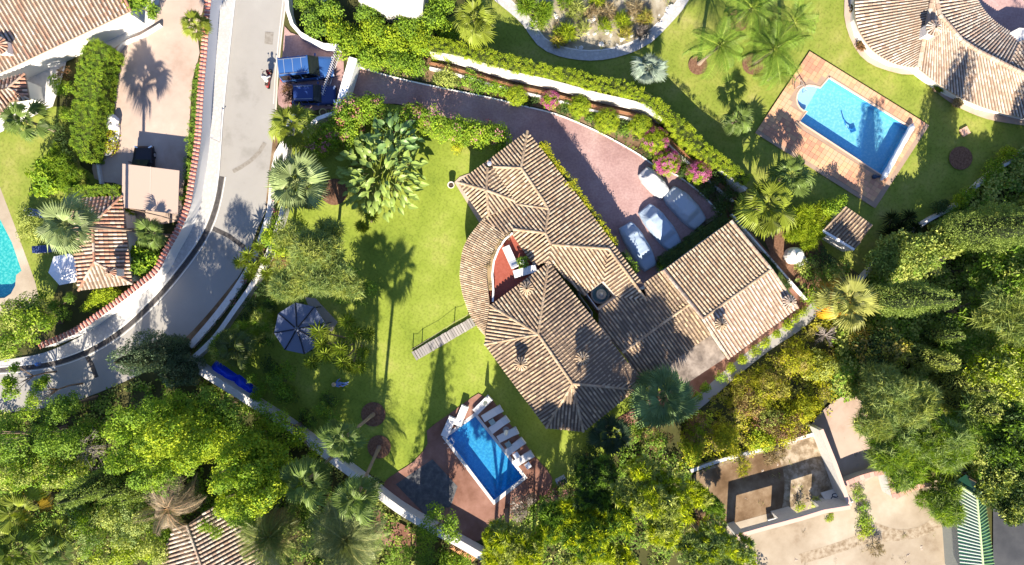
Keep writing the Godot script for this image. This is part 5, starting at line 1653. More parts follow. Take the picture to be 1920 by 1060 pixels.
func left_plot() -> void:
	flat("left_driveway", [curve([285, -10, 380, -10, 370, 60, 375, 100, 362, 150, 355, 250, 350, 330, 343, 410, 240, 415, 232, 350, 178, 335, 178, 270, 187, 200, 200, 120, 228, 80, 290, 45])], M.pink_paving)
	flat("white_terrace", [line([-20, 150, 245, 15, 290, -10, 300, 0, 290, 45, 232, 78, 205, 100, 150, 75, 130, 95, 120, 140, 100, 200, -20, 260])], M.mortar)
	var h := thing("white_house", "white house with a long roof of pinkish red tiles by the pink driveway", "house")
	walls(h, [-60, 165, 245, 21, 190, -40, -60, -40], 3.2, .3, .2)
	facet(h, [[-60, 165, 3.2], [245, 21, 3.2], [150, -170, 5.4], [-160, -30, 5.4]], Vector2(114, 245), FADED, .34)
	ridge(h, [[245, 21, 3.25], [150, -170, 5.45]], .14, RED)
	chimney(h, 2, 88, 3.2, 1.0, .55, true, RED)
	var p := thing("porch", "small porch with a hipped tile roof beside the white house", "porch")
	facet(p, [[-30, 158, 2.7], [46, 138, 2.5], [14, 165, 3.1], [-30, 175, 3.1]], Vector2(.2, 1), RED, .34)
	facet(p, [[46, 138, 2.5], [55, 187, 2.5], [14, 165, 3.1]], Vector2(1, -.1), RED, .34)
	facet(p, [[55, 187, 2.5], [20, 192, 2.5], [-5, 222, 2.5], [-30, 175, 3.1], [14, 165, 3.1]], Vector2(.5, 1), RED, .34)
	ridge(p, [[46, 138, 2.55], [14, 165, 3.15], [55, 187, 2.55]], .1, RED)
	walls(p, [-30, 158, 46, 138, 55, 187, 20, 192, -5, 222, -30, 222], 2.6, .35, .2)
	hedge_area("tall_hedge", "tall thick clipped hedge between the white house and the pink driveway", line([160, 74, 180, 72, 206, 90, 193, 124, 183, 200, 163, 298, 150, 300, 130, 270, 134, 200, 142, 130, 150, 94], 2.6), 0, 2.6, "bright")
	var mb := MB.new(); mb.col = Color(.6, .6, .6)
	mb.run(curve([300, 45, 262, 68, 228, 82, 208, 116, 196, 160, 190, 200, 184, 260, 181, 300, 188, 345], .5), 0, .2, 0, .5)
	single("driveway_wall", "low grey wall edging the pink driveway under the tall hedge", "wall", mb.mesh(M.mortar))
	hedge("strip_hedge", "narrow low hedge behind the tiled coping of the roadside wall", curve([371, 118, 366, 160, 362, 220, 356, 275, 350, 330, 343, 385], 1.2), .75, 0, 1.2, "mid", "hedge", 12.0, .65)
	# carport and car
	var c := thing("carport", "beige flat carport roof on thin posts over a black car", "carport")
	mb = MB.new(); mb.col = Color(.40, .31, .26)
	mb.prism(line([229, 307, 336, 320, 333, 402, 228, 389], 2.4), 2.34, 2.4)
	part("roof", mb.mesh(M.plaster), c)
	for q in [[231, 309], [333, 321], [331, 399], [230, 387]]:
		mb = MB.new(); mb.col = Color(.5, .5, .5)
		var b := P(q[0], q[1], 2.3)
		mb.rod(Vector3(b.x, 0, b.z), b, .05, .05, 6)
		part("post", mb.mesh(M.metal), c)
	mb = MB.new(); mb.col = Color(.5, .42, .37)
	mb.run(line([282, 313, 281, 395], 2.42), 0, .05, 2.4, 2.43)
	part("seam", mb.mesh(M.plaster), c)
	car("black_car", "black car half under the beige carport", 264, 317, 0, -1, 4.2, 1.75, 1.4, Color(.012, .014, .02), false)
	# white planters on the drive
	var bed := thing("planter", "oval stone planter with yellow green plants on the pink driveway", "planter", P(209, 257))
	mb = MB.new(); mb.col = Color(.62, .6, .56)
	mb.lathe(Vector3.ZERO, [[.9, 0], [.95, .3], [.8, .3], [.78, .2], [.01, .2]], 18)
	var rim := part("rim", mb.mesh(M.stone), bed)
	rim.scale = Vector3(.85, 1, 1.9); rim.rotation.y = -.2
	mb = MB.new()
	for i in 60:
		stamp(mb, "small", "yellow" if i % 3 else "rust", Vector3(R(-.6, .6), .35, R(-1.5, 1.5)), Vector3(R(-.3, .3), 1, R(-.3, .3)))
	part("foliage", mb.mesh(M.leaf), bed)
	var k := 0
	for q in [[212, 230, .8, .9], [209, 268, .62, .5], [200, 281, .6, .35]]:
		var t := thing("white_rock", ["large white hollow rock at the top of the oval planter", "white rock with a dark cleft on the oval planter", "rounded white rock at the foot of the oval planter"][k], "rock", P(q[0], q[1]))
		mb = MB.new(); mb.col = Color(.66, .66, .67)
		var rr: float = q[2]; var hh: float = q[3]; var kk := k
		mb.grid(func(u: float, v: float) -> Vector3:
			var a := TAU * u; var e := PI * v
			var w := 1.0 + noise.get_noise_3d(cos(a) * 40 + kk * 99, e * 30, sin(a) * 40) * .7
			var dent := .55 * exp(-pow((v - .02) * 6, 2)) * hh
			return Vector3(cos(a) * sin(e) * rr * w, cos(e) * hh * w * .8 + hh * .4 - dent, sin(a) * sin(e) * rr * w * .85), 18, 12)
		part("stone", mb.mesh(M.plaster), t)
		k += 1
	# pool house
	var ph := thing("pool_house", "pool house with a hipped red tile roof under the tall fan palm", "house")
	walls(ph, [128, 373, 229, 367, 248, 533, 147, 545], 2.4, .35, .2)
	facet(ph, [[229, 367, 2.4], [248, 533, 2.4], [177, 491, 3.5], [173, 420, 3.5]], Vector2(1, -.04), RED, .33)
	facet(ph, [[128, 373, 2.4], [147, 545, 2.4], [177, 491, 3.5], [173, 420, 3.5]], Vector2(1, -.06), RED, .33)
	facet(ph, [[147, 545, 2.4], [248, 533, 2.4], [177, 491, 3.5]], Vector2(.12, 1), PALE, .33)
	facet(ph, [[128, 373, 2.4], [229, 367, 2.4], [173, 420, 3.5]], Vector2(.06, 1), RED, .33)
	ridge(ph, [[229, 367, 2.42], [173, 420, 3.52], [177, 491, 3.52], [248, 533, 2.42]], .12, RED)
	ridge(ph, [[128, 373, 2.42], [173, 420, 3.52]], .12, RED); ridge(ph, [[147, 545, 2.42], [177, 491, 3.52]], .12, RED)
	chimney(ph, 211, 511, 2.7, 1.1, .36, true, RED)
	hedge_area("box_hedge", "L shaped clipped hedge round the corner of the pool house roof", line([120, 348, 224, 347, 226, 398, 207, 396, 206, 366, 122, 372], 2.6), 0, 2.6, "bright")
	# white parasol and furniture by the pool
	var u := P(116, 505, 2.5); u.y = 0
	var t := thing("parasol", "large white parasol between the turquoise pool and the pool house", "parasol", u, .2)
	for i in 6:
		var a0 := TAU * i / 6; var a1 := TAU * (i + 1) / 6
		mb = MB.new(); mb.col = Color(.72, .73, .76)
		var e0 := Vector3(cos(a0) * 1.45, 2.15, sin(a0) * 1.45); var e1 := Vector3(cos(a1) * 1.45, 2.15, sin(a1) * 1.45)
		var top := Vector3(0, 2.65, 0)
		mb.quad(e0.lerp(top, .5) - Vector3(0, .06, 0), e0, e1, e1.lerp(top, .5) - Vector3(0, .06, 0))
		mb.tri(e0.lerp(top, .5) - Vector3(0, .06, 0), e1.lerp(top, .5) - Vector3(0, .06, 0), top)
		part("canopy_panel", mb.mesh(M.fabric), t)
	mb = MB.new(); mb.col = Color(.5, .5, .5)
	mb.rod(Vector3.ZERO, Vector3(0, 2.7, 0), .03, .03, 6)
	part("pole", mb.mesh(M.metal), t)
	lounger(P(90, 467), PI / 2 + .1, "dark blue lounger beside the white parasol", "", Color(.05, .08, .25))
	lounger(P(74, 401), PI / 2 - .2, "blue lounger half hidden by the tall fan palm", "", Color(.12, .17, .38))
	mb = MB.new(); mb.col = Color(.75, .75, .76)
	mb.bx(0, .4, 0, .35, .8, .9)
	single("appliance", "white cabinet in the shade beside the pool house eave", "cabinet", mb.mesh(M.plaster), P(252, 408), .1)
	mb = MB.new(); mb.col = Color(.2, .14, .1)
	mb.run(line([235, 390, 262, 396, 300, 405, 334, 415], 2.2), 0, .08, 2.1, 2.2)
	single("pergola_beam", "dark timber beam behind the carport", "beam", mb.mesh(M.wood))
	shrub("shrub", "large leaved dark shrub on the lawn by the turquoise pool", [[85, 325, 1.6, 28], [75, 350, 1.2, 20], [98, 345, 1.4, 20], [90, 305, 1.4, 18]], "big", "bright")
	shrub("shrub", "feathery green shrub between the tall hedge and the pool house", [[118, 310, 1.6, 24], [140, 335, 1.5, 24], [125, 345, 1.3, 20], [108, 285, 1.3, 18]], "fine", "bright", 4.0)
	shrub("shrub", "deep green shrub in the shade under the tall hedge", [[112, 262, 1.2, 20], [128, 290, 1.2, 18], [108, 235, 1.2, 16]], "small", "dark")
	shrub("shrub", "yellow green tree shrub beside the turquoise pool paving", [[52, 415, 1.5, 22], [65, 435, 1.6, 24], [45, 400, 1.2, 14], [80, 445, 1.4, 16]], "broad", "olive")
	shrub("shrub", "bushy shrub left of the tall hedge by the porch", [[112, 170, 1.2, 14], [105, 155, 1.0, 12], [128, 168, 1.4, 14], [122, 215, 1.2, 14]], "small", "bright")
	shrub("shrub", "dry brown flowering shrub on the white terrace", [[118, 138, 1.0, 13]], "small", "rust")
	shrub("shrub", "bright leafy shrub between pool house and roadside wall", [[262, 500, 1.6, 24], [285, 485, 1.4, 22], [255, 475, 1.2, 16], [280, 510, 1.2, 14]], "big", "bright")
	shrub("shrub", "yellow green shrub at the lower eave of the pool house", [[195, 548, 1.8, 22], [210, 556, 1.7, 18], [178, 562, 1.4, 18], [200, 572, 1.2, 18], [165, 575, 1.0, 14]], "small", "lime")
	shrub("shrub", "bright shrub overhanging the far end of the white house roof", [[250, 2, 3.0, 18], [268, 6, 2.6, 12], [228, -6, 3.0, 14]], "broad", "bright")
	shrub("shrub", "dark narrow shrub at the top of the pink driveway", [[284, 15, 1.0, 8], [284, 28, .8, 6]], "small", "mid")
	shrub("shrub", "shady undergrowth bush below the white parasol", [[75, 560, 1.2, 18], [100, 575, 1.0, 18], [120, 590, 1.0, 16], [130, 560, 1.2, 14]], "small", "mid")
	palm("tall fan palm leaning away over the pool house roof", 125, 422, 9.5, 60, 26, "fan", FANG, [], "fan_palm", "fan palms in the gardens", Vector2(268, 433), 82.0)
	palm("fan palm beside the porch of the white house", 46, 226, 4.0, 44, 30)
	palm("short bright fan palm behind the roadside wall by the pink driveway", 364, 48, 3.0, 30, 26, "fan", FANY)
	palm("small fan palm between pool house and roadside wall", 284, 438, 3.2, 34, 24)

func right_plot() -> void:
	# rough garden inside the bow of the stone path
	flat("rough_garden", [curve([925, -20, 960, 18, 990, 45, 1015, 80, 1050, 98, 1105, 105, 1150, 100, 1190, 88, 1215, 74, 1245, 44, 1285, -20])], M.rough)
	var dg := MB.new()
	scatter(dg, curve([935, -12, 965, 14, 995, 40, 1020, 70, 1052, 88, 1105, 96, 1150, 92, 1185, 80, 1210, 66, 1238, 40, 1270, -12]), .05, "grass", "dry", 3.0, .9, .1, -.05, "olive", .4)
	single("dry_grass", "dry straw coloured grass of the rough garden", "grass", dg.mesh(M.leaf), Vector3.ZERO, 0, "", "stuff")
	var bow := curve([925, -12, 960, 16, 988, 42, 1014, 78, 1050, 97, 1105, 105, 1150, 100, 1190, 87, 1215, 73, 1245, 44, 1275, 10, 1290, -15])
	flat("stone_path", [band(bow, -.35, .45)], M.cobble)
	var mb := MB.new(); mb.col = Color(.6, .54, .46)
	mb.run(side(bow, -.42), 0, .12, 0, .14)
	part("path_edging", mb.mesh(M.mortar), self, "structure")
	var k := 0
	for i in 46:
		var p: Vector2
		if i < 26: p = bow[int((i + .5) * (bow.size() - 1) / 26)] + Vector2(R(-.5, .5), R(-1.2, -.4))
		else: p = P2(R(1030, 1240), R(20, 70))
		mb = MB.new(); mb.col = shade(Color(.55, .55, .55), R(.7, 1.2))
		var s := R(.12, .32)
		mb.grid(func(u: float, v: float) -> Vector3:
			var a := TAU * u; var e := PI * v
			var w := 1.0 + noise.get_noise_3d(cos(a) * 40 + i * 37, e * 30, sin(a) * 40) * .8
			return Vector3(cos(a) * sin(e) * s * w, cos(e) * s * .7 * w + s * .2, sin(a) * sin(e) * s * w), 8, 5)
		single("stone", "pale stone in the rough garden inside the curved stone path", "stone", mb.mesh(M.plaster), Vector3(p.x, 0, p.y), 0, "stones of the rough garden")
	var tufts := [[1062, 62, 18, "lime"], [1095, 58, 14, "olive"], [1130, 52, 18, "lime"], [1165, 45, 18, "lime"], [1020, 20, 20, "bright"], [1010, 40, 16, "bright"], [1080, 20, 16, "olive"], [1110, 25, 14, "dry"], [1140, 20, 16, "dry"], [1190, 15, 15, "dry"], [1210, 35, 14, "scrub"], [985, 10, 18, "bright"], [1120, -2, 18, "lime"], [1060, 0, 16, "bright"], [1170, 65, 12, "scrub"], [1205, 60, 10, "twig"], [1045, 78, 10, "scrub"]]
	var nth := ["by the stones at the low edge", "second along the low edge", "in the middle of the low edge", "at the far end of the low edge", "at the hedge side", "by the inner stones of the hedge side", "in the upper middle", "in the pale patch", "beside the pale patch", "at the upper path side", "by the path corner", "where the path begins", "at the frame top in the middle", "at the frame top by the hedge side", "near the path bend", "by the path steps", "nearest the hedge shadow"]
	for q in tufts:
		shrub("grass_tuft", {"lime": "bright yellow green", "olive": "pale olive", "bright": "fresh green", "dry": "dry straw coloured", "scrub": "brownish", "twig": "grey"}[q[3]] + " tuft in the rough garden, " + nth[k].replace("frame top", "far edge"), [[q[0], q[1], .5, q[2]]], "grass", q[3], 7.0, 1.1)
		k += 1
	# villa on the right with its round roof
	var h := thing("round_house", "villa with a round fan of pale clay tiles and curved roofs", "house")
	var g := 1.7; var r := 3.3
	fan_roof(h, [[1604, -25, g], [1603, 0, g], [1604, 30, g], [1611, 56, g], [1625, 80, g], [1646, 102, g], [1680, 120, g], [1718, 127, g]], [[1752, -30, r], [1750, -14, r - .05], [1746, 6, r - .1], [1742, 26, r - .25], [1738, 48, r - .5], [1733, 72, r - .8], [1727, 98, g + .5], [1721, 122, g + .1]], PALE, 33, .2, .06)
	fan_roof(h, [[1724, 129, g], [1745, 146, g], [1790, 176, g], [1850, 203, g], [1925, 222, g], [1990, 236, g]], [[1750, -16, r], [1760, 30, r], [1803, 77, r], [1832, 96, r], [1890, 125, r], [1960, 160, r]], PALE, 44, .165, .155)
	fan_roof(h, [[1830, -20, g], [1834, 2, g], [1850, 26, g], [1872, 46, g], [1900, 64, g], [1915, 76, g]], [[1752, -20, r], [1762, 28, r], [1803, 76, r], [1832, 94, r], [1870, 114, r], [1894, 124, r]], PALE, 30, .17, .19)
	facet(h, [[1912, 76, 1.8], [1990, 90, 1.8], [1990, 170, 3.3], [1894, 124, 3.3]], Vector2(.3, 1), PALE, .33)
	for q in [[[1752, -25, r + .02], [1746, 6, r - .08], [1738, 48, r - .48], [1727, 98, g + .5], [1722, 126, g + .06]], [[1752, -20, r + .02], [1762, 28, r + .02], [1803, 76, r + .02], [1832, 95, r + .02], [1890, 124, r + .02], [1960, 158, r]]]:
		ridge(h, q, .2, PALE)
	walls(h, [1604, -60, 1604, 30, 1611, 56, 1625, 80, 1646, 102, 1680, 120, 1720, 127, 1745, 146, 1790, 176, 1850, 203, 1990, 236, 1990, 90, 1912, 76, 1900, 64, 1872, 46, 1850, 26, 1834, 2, 1830, -60], g, .35, .15, Color(.8, .79, .77), 0, false)
	chimney(h, 1748, 55, 2.7, .9, .5, true, PALE)
	mb = MB.new(); mb.col = Color(.8, .8, .8)
	mb.prism(line([1893, 62, 1912, 52, 1990, 60, 1990, 100, 1915, 86], 1.9), 0, 1.9)
	part("white_balcony", mb.mesh(M.mortar), h)
	var walk := curve([1584, -15, 1582, 30, 1592, 70, 1612, 105, 1642, 126, 1690, 140, 1728, 144, 1760, 178, 1800, 204, 1850, 224, 1905, 234, 1935, 238])
	var wp := walk.duplicate()
	wp.append_array(line([1990, 230, 1990, -15]))
	flat("house_walk", [wp], M.pink_paving)
	flat("inner_court", [line([1826, -20, 1990, -20, 1990, 70, 1900, 75, 1860, 45])], M.red_paving)
	k = 0
	for q in [[1600, 18, .22], [1612, 88, .3], [1754, 168, .4], [1790, 195, .4]]:
		var t := thing("potted_plant", ["small dark pot by the wall of the round roof", "terracotta pot on the walk round the round roof", "spiky plant on the walk below the curved eave", "golden trailing plant on the walk below the curved eave"][k], "plant", P(q[0], q[1]))
		mb = MB.new(); mb.col = [Color(.1, .06, .05), Color(.5, .25, .12), Color(.3, .2, .15), Color(.5, .3, .15)][k]
		mb.lathe(Vector3.ZERO, [[q[2] * .6, 0], [q[2], .4], [q[2] * .85, .4], [.01, .36]], 14)
		part("pot", mb.mesh(M.plaster), t)
		mb = MB.new()
		for i in 26: stamp(mb, "grass" if k == 2 else "small", ["rust", "rust", "mid", "dry"][k], Vector3(R(-.2, .2), .45, R(-.2, .2)), Vector3(R(-1, 1), 1, R(-1, 1)), .9)
		part("foliage", mb.mesh(M.leaf), t)
		k += 1
	# terracotta deck of single tiles
	var deck := line([1517, 97, 1741, 236, 1640, 391, 1415, 250])
	var d := flat("pool_deck", cut(deck, [POOLS.far]), M.grout)
	var ux := (P2(1741, 236) - P2(1517, 97)).normalized(); var uy := (P2(1415, 250) - P2(1517, 97)).normalized()
	var size := .42
	var shapes := {}
	var rest := MB.new()
	var tile_mats := []
	for i in 5:
		var m := MB.new()
		var kk: float = [.8, .9, 1.0, 1.08, 1.16][i]
		m.col = Color(.52 * kk, .29 * kk * [.93, 1.06, 1.0, 1.08, .97][i], .18 * kk)
		m.bx(0, 0, 0, size - .02, .03, size - .02)
		shapes[i] = m
	var meshes := []
	for i in 5: meshes.append(shapes[i].mesh(M.stone))
	var yy: float = layer * .004 + .012
	var wide := P2(1741, 236).distance_to(P2(1517, 97)); var deep := P2(1415, 250).distance_to(P2(1517, 97))
	var hole: PackedVector2Array = Geometry2D.offset_polygon(POOLS.far, .1)[0]
	var spots := []
	for i in int(wide / size):
		for j in int(deep / size):
			var p := P2(1517, 97) + ux * (i + .5) * size + uy * (j + .5) * size
			var ok := true
			for q in [Vector2(-1, -1), Vector2(1, -1), Vector2(-1, 1), Vector2(1, 1)]:
				if Geometry2D.is_point_in_polygon(p + (ux * q.x + uy * q.y) * size * .5, hole): ok = false
			if ok: spots.append(p)
	spots.sort_custom(func(a: Vector2, b: Vector2) -> bool: return a.length() < b.length())
	var turn := -atan2(ux.y, ux.x)
	for i in spots.size():
		var p: Vector2 = spots[i]
		var at := Vector3(p.x, yy + R(-.003, .003), p.y)
		var w := clampi(int(2.5 + noise.get_noise_2d(p.x * 9, p.y * 9) * 5 + R(-1.4, 1.4)), 0, 4)
		if i < 300:
			var o := part("deck_tile", meshes[w], d)
			o.position = at; o.rotation.y = turn
		else:
			rest.col = shapes[w].col
			rest.box(Transform3D(Basis(Vector3.UP, turn), at), Vector3(size - .02, .03, size - .02))
	if rest.v.size(): part("deck_tiles", rest.mesh(M.stone), d, "stuff")
	var rim := MB.new(); rim.col = Color(.60, .42, .32)
	var loop: PackedVector2Array = POOLS.far.duplicate(); loop.append(loop[0])
	rim.run(loop, -.06 if Geometry2D.is_polygon_clockwise(POOLS.far) else .06, .12, .0, yy + .03)
	part("pool_edge", rim.mesh(M.stone), d)
	# roller for the cover, handrail, pump
	var ro := thing("cover_roller", "white rolled pool cover on a roller at the end of the light blue pool", "pool cover")
	var a := P(1711, 236, .5); var b := P(1657, 333, .5)
	mb = MB.new(); mb.col = Color(.72, .78, .82)
	var tp := PackedVector3Array(); var tr := PackedFloat32Array()
	for i in 15:
		tp.append(a.lerp(b, i / 14.0)); tr.append(.24 + .025 * sin(i * 2.1))
	mb.tube(tp, tr, 14)
	part("roll", mb.mesh(M.fabric, true), ro)
	for q in [a, b]:
		mb = MB.new(); mb.col = Color(.7, .7, .7)
		mb.bx(q.x, .25, q.z, .12, .5, .5, -.5)
		part("stand", mb.mesh(M.plaster), ro)
	var hr := thing("handrail", "bent steel handrail at the half round pool steps", "handrail")
	for s in [[1485, 160, 1487, 148, 1500, 160], [1488, 168, 1496, 164, 1508, 172]]:
		mb = MB.new(); mb.col = Color(.35, .33, .32)
		var q0 := P(s[0], s[1]); var q1 := P(s[2], s[3]); var q2 := P(s[4], s[5])
		mb.tube(PackedVector3Array([q0, q0 + Vector3(0, .7, 0), q1 + Vector3(0, .9, 0), q2 + Vector3(0, .6, 0), q2 + Vector3(0, -.5, 0)]), PackedFloat32Array([.035, .035, .035, .035, .035]), 6)
		part("rail", mb.mesh(M.metal), hr)
	var pc := thing("pool_cleaner", "small dark blue cleaner with a hose on the floor of the light blue pool", "pool cleaner", P(1606, 241) - Vector3(0, .72, 0))
	mb = MB.new(); mb.col = Color(.01, .1, .3)
	mb.bx(0, .1, 0, .45, .2, .35, .4)
	part("body", mb.mesh(M.paint), pc)
	mb = MB.new(); mb.col = Color(.02, .16, .4)
	mb.tube(PackedVector3Array([Vector3(0, .15, 0), Vector3(-.5, .3, -.1), Vector3(-.8, .4, -.35), Vector3(-1.0, .5, -.9)]), PackedFloat32Array([.05, .05, .05, .05]), 6)
	part("hose", mb.mesh(M.paint), pc)
	mb = MB.new(); mb.col = Color(.03, .05, .09)
	mb.lathe(Vector3.ZERO, [[.2, 0], [.22, .35], [.12, .45], [.01, .45]], 12)
	mb.bx(.35, .12, .0, .35, .2, .2)
	single("pool_pump", "small dark pump on the deck beside the cover roller", "pump", mb.mesh(M.paint), P(1637, 332))
	mb = MB.new(); mb.col = Color(.5, .32, .24)
	mb.bx(0, .1, 0, .7, .2, .7, .5)
	single("paving_block", "small terracotta slab on the lawn beyond the deck", "paving slab", mb.mesh(M.stone), P(1808, 247))
	# beds under the palms
	for q in [[1308, 123, 18], [1411, 121, 20], [1383, 40, 20], [1800, 297, 22]]:
		var ringp := PackedVector2Array()
		var rr: float = q[2]
		for i in 24: ringp.append(P2(q[0] + rr * cos(TAU * i / 24), q[1] + rr * sin(TAU * i / 24)))
		flat("planting_bed", [ringp], M.bark_bed)
	var GREEN := [.17, .28, .035]
	palm("feather palm with a white trunk over the first round bed of the lawn", 1350, 84, 4.3, 74, 18, "feather", GREEN, [], "feather_palm", "feather palms on the lawn", Vector2(1310, 120), 118.0)
	palm("feather palm with a white trunk over the bed nearest the pool deck", 1452, 92, 4.3, 72, 18, "feather", GREEN, [], "feather_palm", "feather palms on the lawn", Vector2(1413, 119), 118.0)
	palm("feather palm at the top of the lawn by its brown bed", 1412, 14, 4.4, 70, 18, "feather", GREEN, [], "feather_palm", "feather palms on the lawn", Vector2(1385, 38), 118.0)
	palm("feather palm nearest the round house walk", 1490, 40, 4.2, 60, 16, "feather", GREEN, [], "feather_palm", "feather palms on the lawn", Vector2(1462, 70), 118.0)
	palm("small feather palm beside the pool deck corner", 1458, 135, 2.0, 42, 16, "feather", GREEN, [], "feather_palm", "feather palms on the lawn")
	palm("silver blue fan palm on the lawn by the end of the stone path", 1217, 128, 2.4, 35, 28, "fan", BLUE, [], "blue_fan_palm")
	palm("low fan palm on the lawn between hedge and pool deck", 1384, 224, 2.0, 36, 22)
	palm("large fan palm at the end of the long clipped hedge", 1437, 388, 4.5, 60, 34, "fan", FANY)
	palm("dark feathery fan palm at the low corner of the pool deck", 1484, 330, 3.0, 44, 28, "fan", FAN)
	# shed, white bird house, boundary
	var s := thing("garden_shed", "small garden shed with a grey brown tile roof and a white front", "shed")
	walls(s, [1585, 386, 1637, 422, 1604, 466, 1545, 430], 2.1, .15, .1)
	facet(s, [[1585, 386, 2.5], [1637, 422, 2.5], [1604, 466, 2.1], [1545, 430, 2.1]], Vector2(-38, 44), OLD, .3)
	mb = MB.new(); mb.col = Color(.8, .8, .8)
	mb.run(line([1545, 430, 1604, 466], 2.1), .12, .2, .0, 2.08)
	part("front", mb.mesh(M.plaster), s)
	mb = MB.new(); mb.col = Color(.06, .05, .05)
	var dd := P2(1560, 440, 1.0)
	mb.bx(dd.x - .25, .9, dd.y + .35, .7, 1.8, .08, -.55)
	part("door", mb.mesh(M.wood), s)
	var bb := thing("barbecue", "round white plastered barbecue among the bushes behind the garage", "barbecue", P(1484, 480))
	mb = MB.new(); mb.col = Color(.8, .79, .77)
	mb.lathe(Vector3.ZERO, [[.75, 0], [.75, .9], [.6, 1.3], [.25, 1.55], [.25, 1.9], [.01, 1.9]], 18)
	part("body", mb.mesh(M.plaster), bb)
	mb = MB.new(); mb.col = Color(.76, .75, .73)
	mb.bx(.7, .4, .5, .8, .8, .6, .6)
	part("counter", mb.mesh(M.plaster), bb)
	mb = MB.new(); mb.col = Color(.6, .6, .62)
	mb.run(curve([1950, 270, 1900, 300, 1850, 335, 1795, 385, 1740, 415, 1690, 455, 1650, 490, 1610, 530], .9), 0, .25, 0, .9)
	single("boundary_wall", "grey wall between the right hand lawn and the cypresses", "wall", mb.mesh(M.mortar))

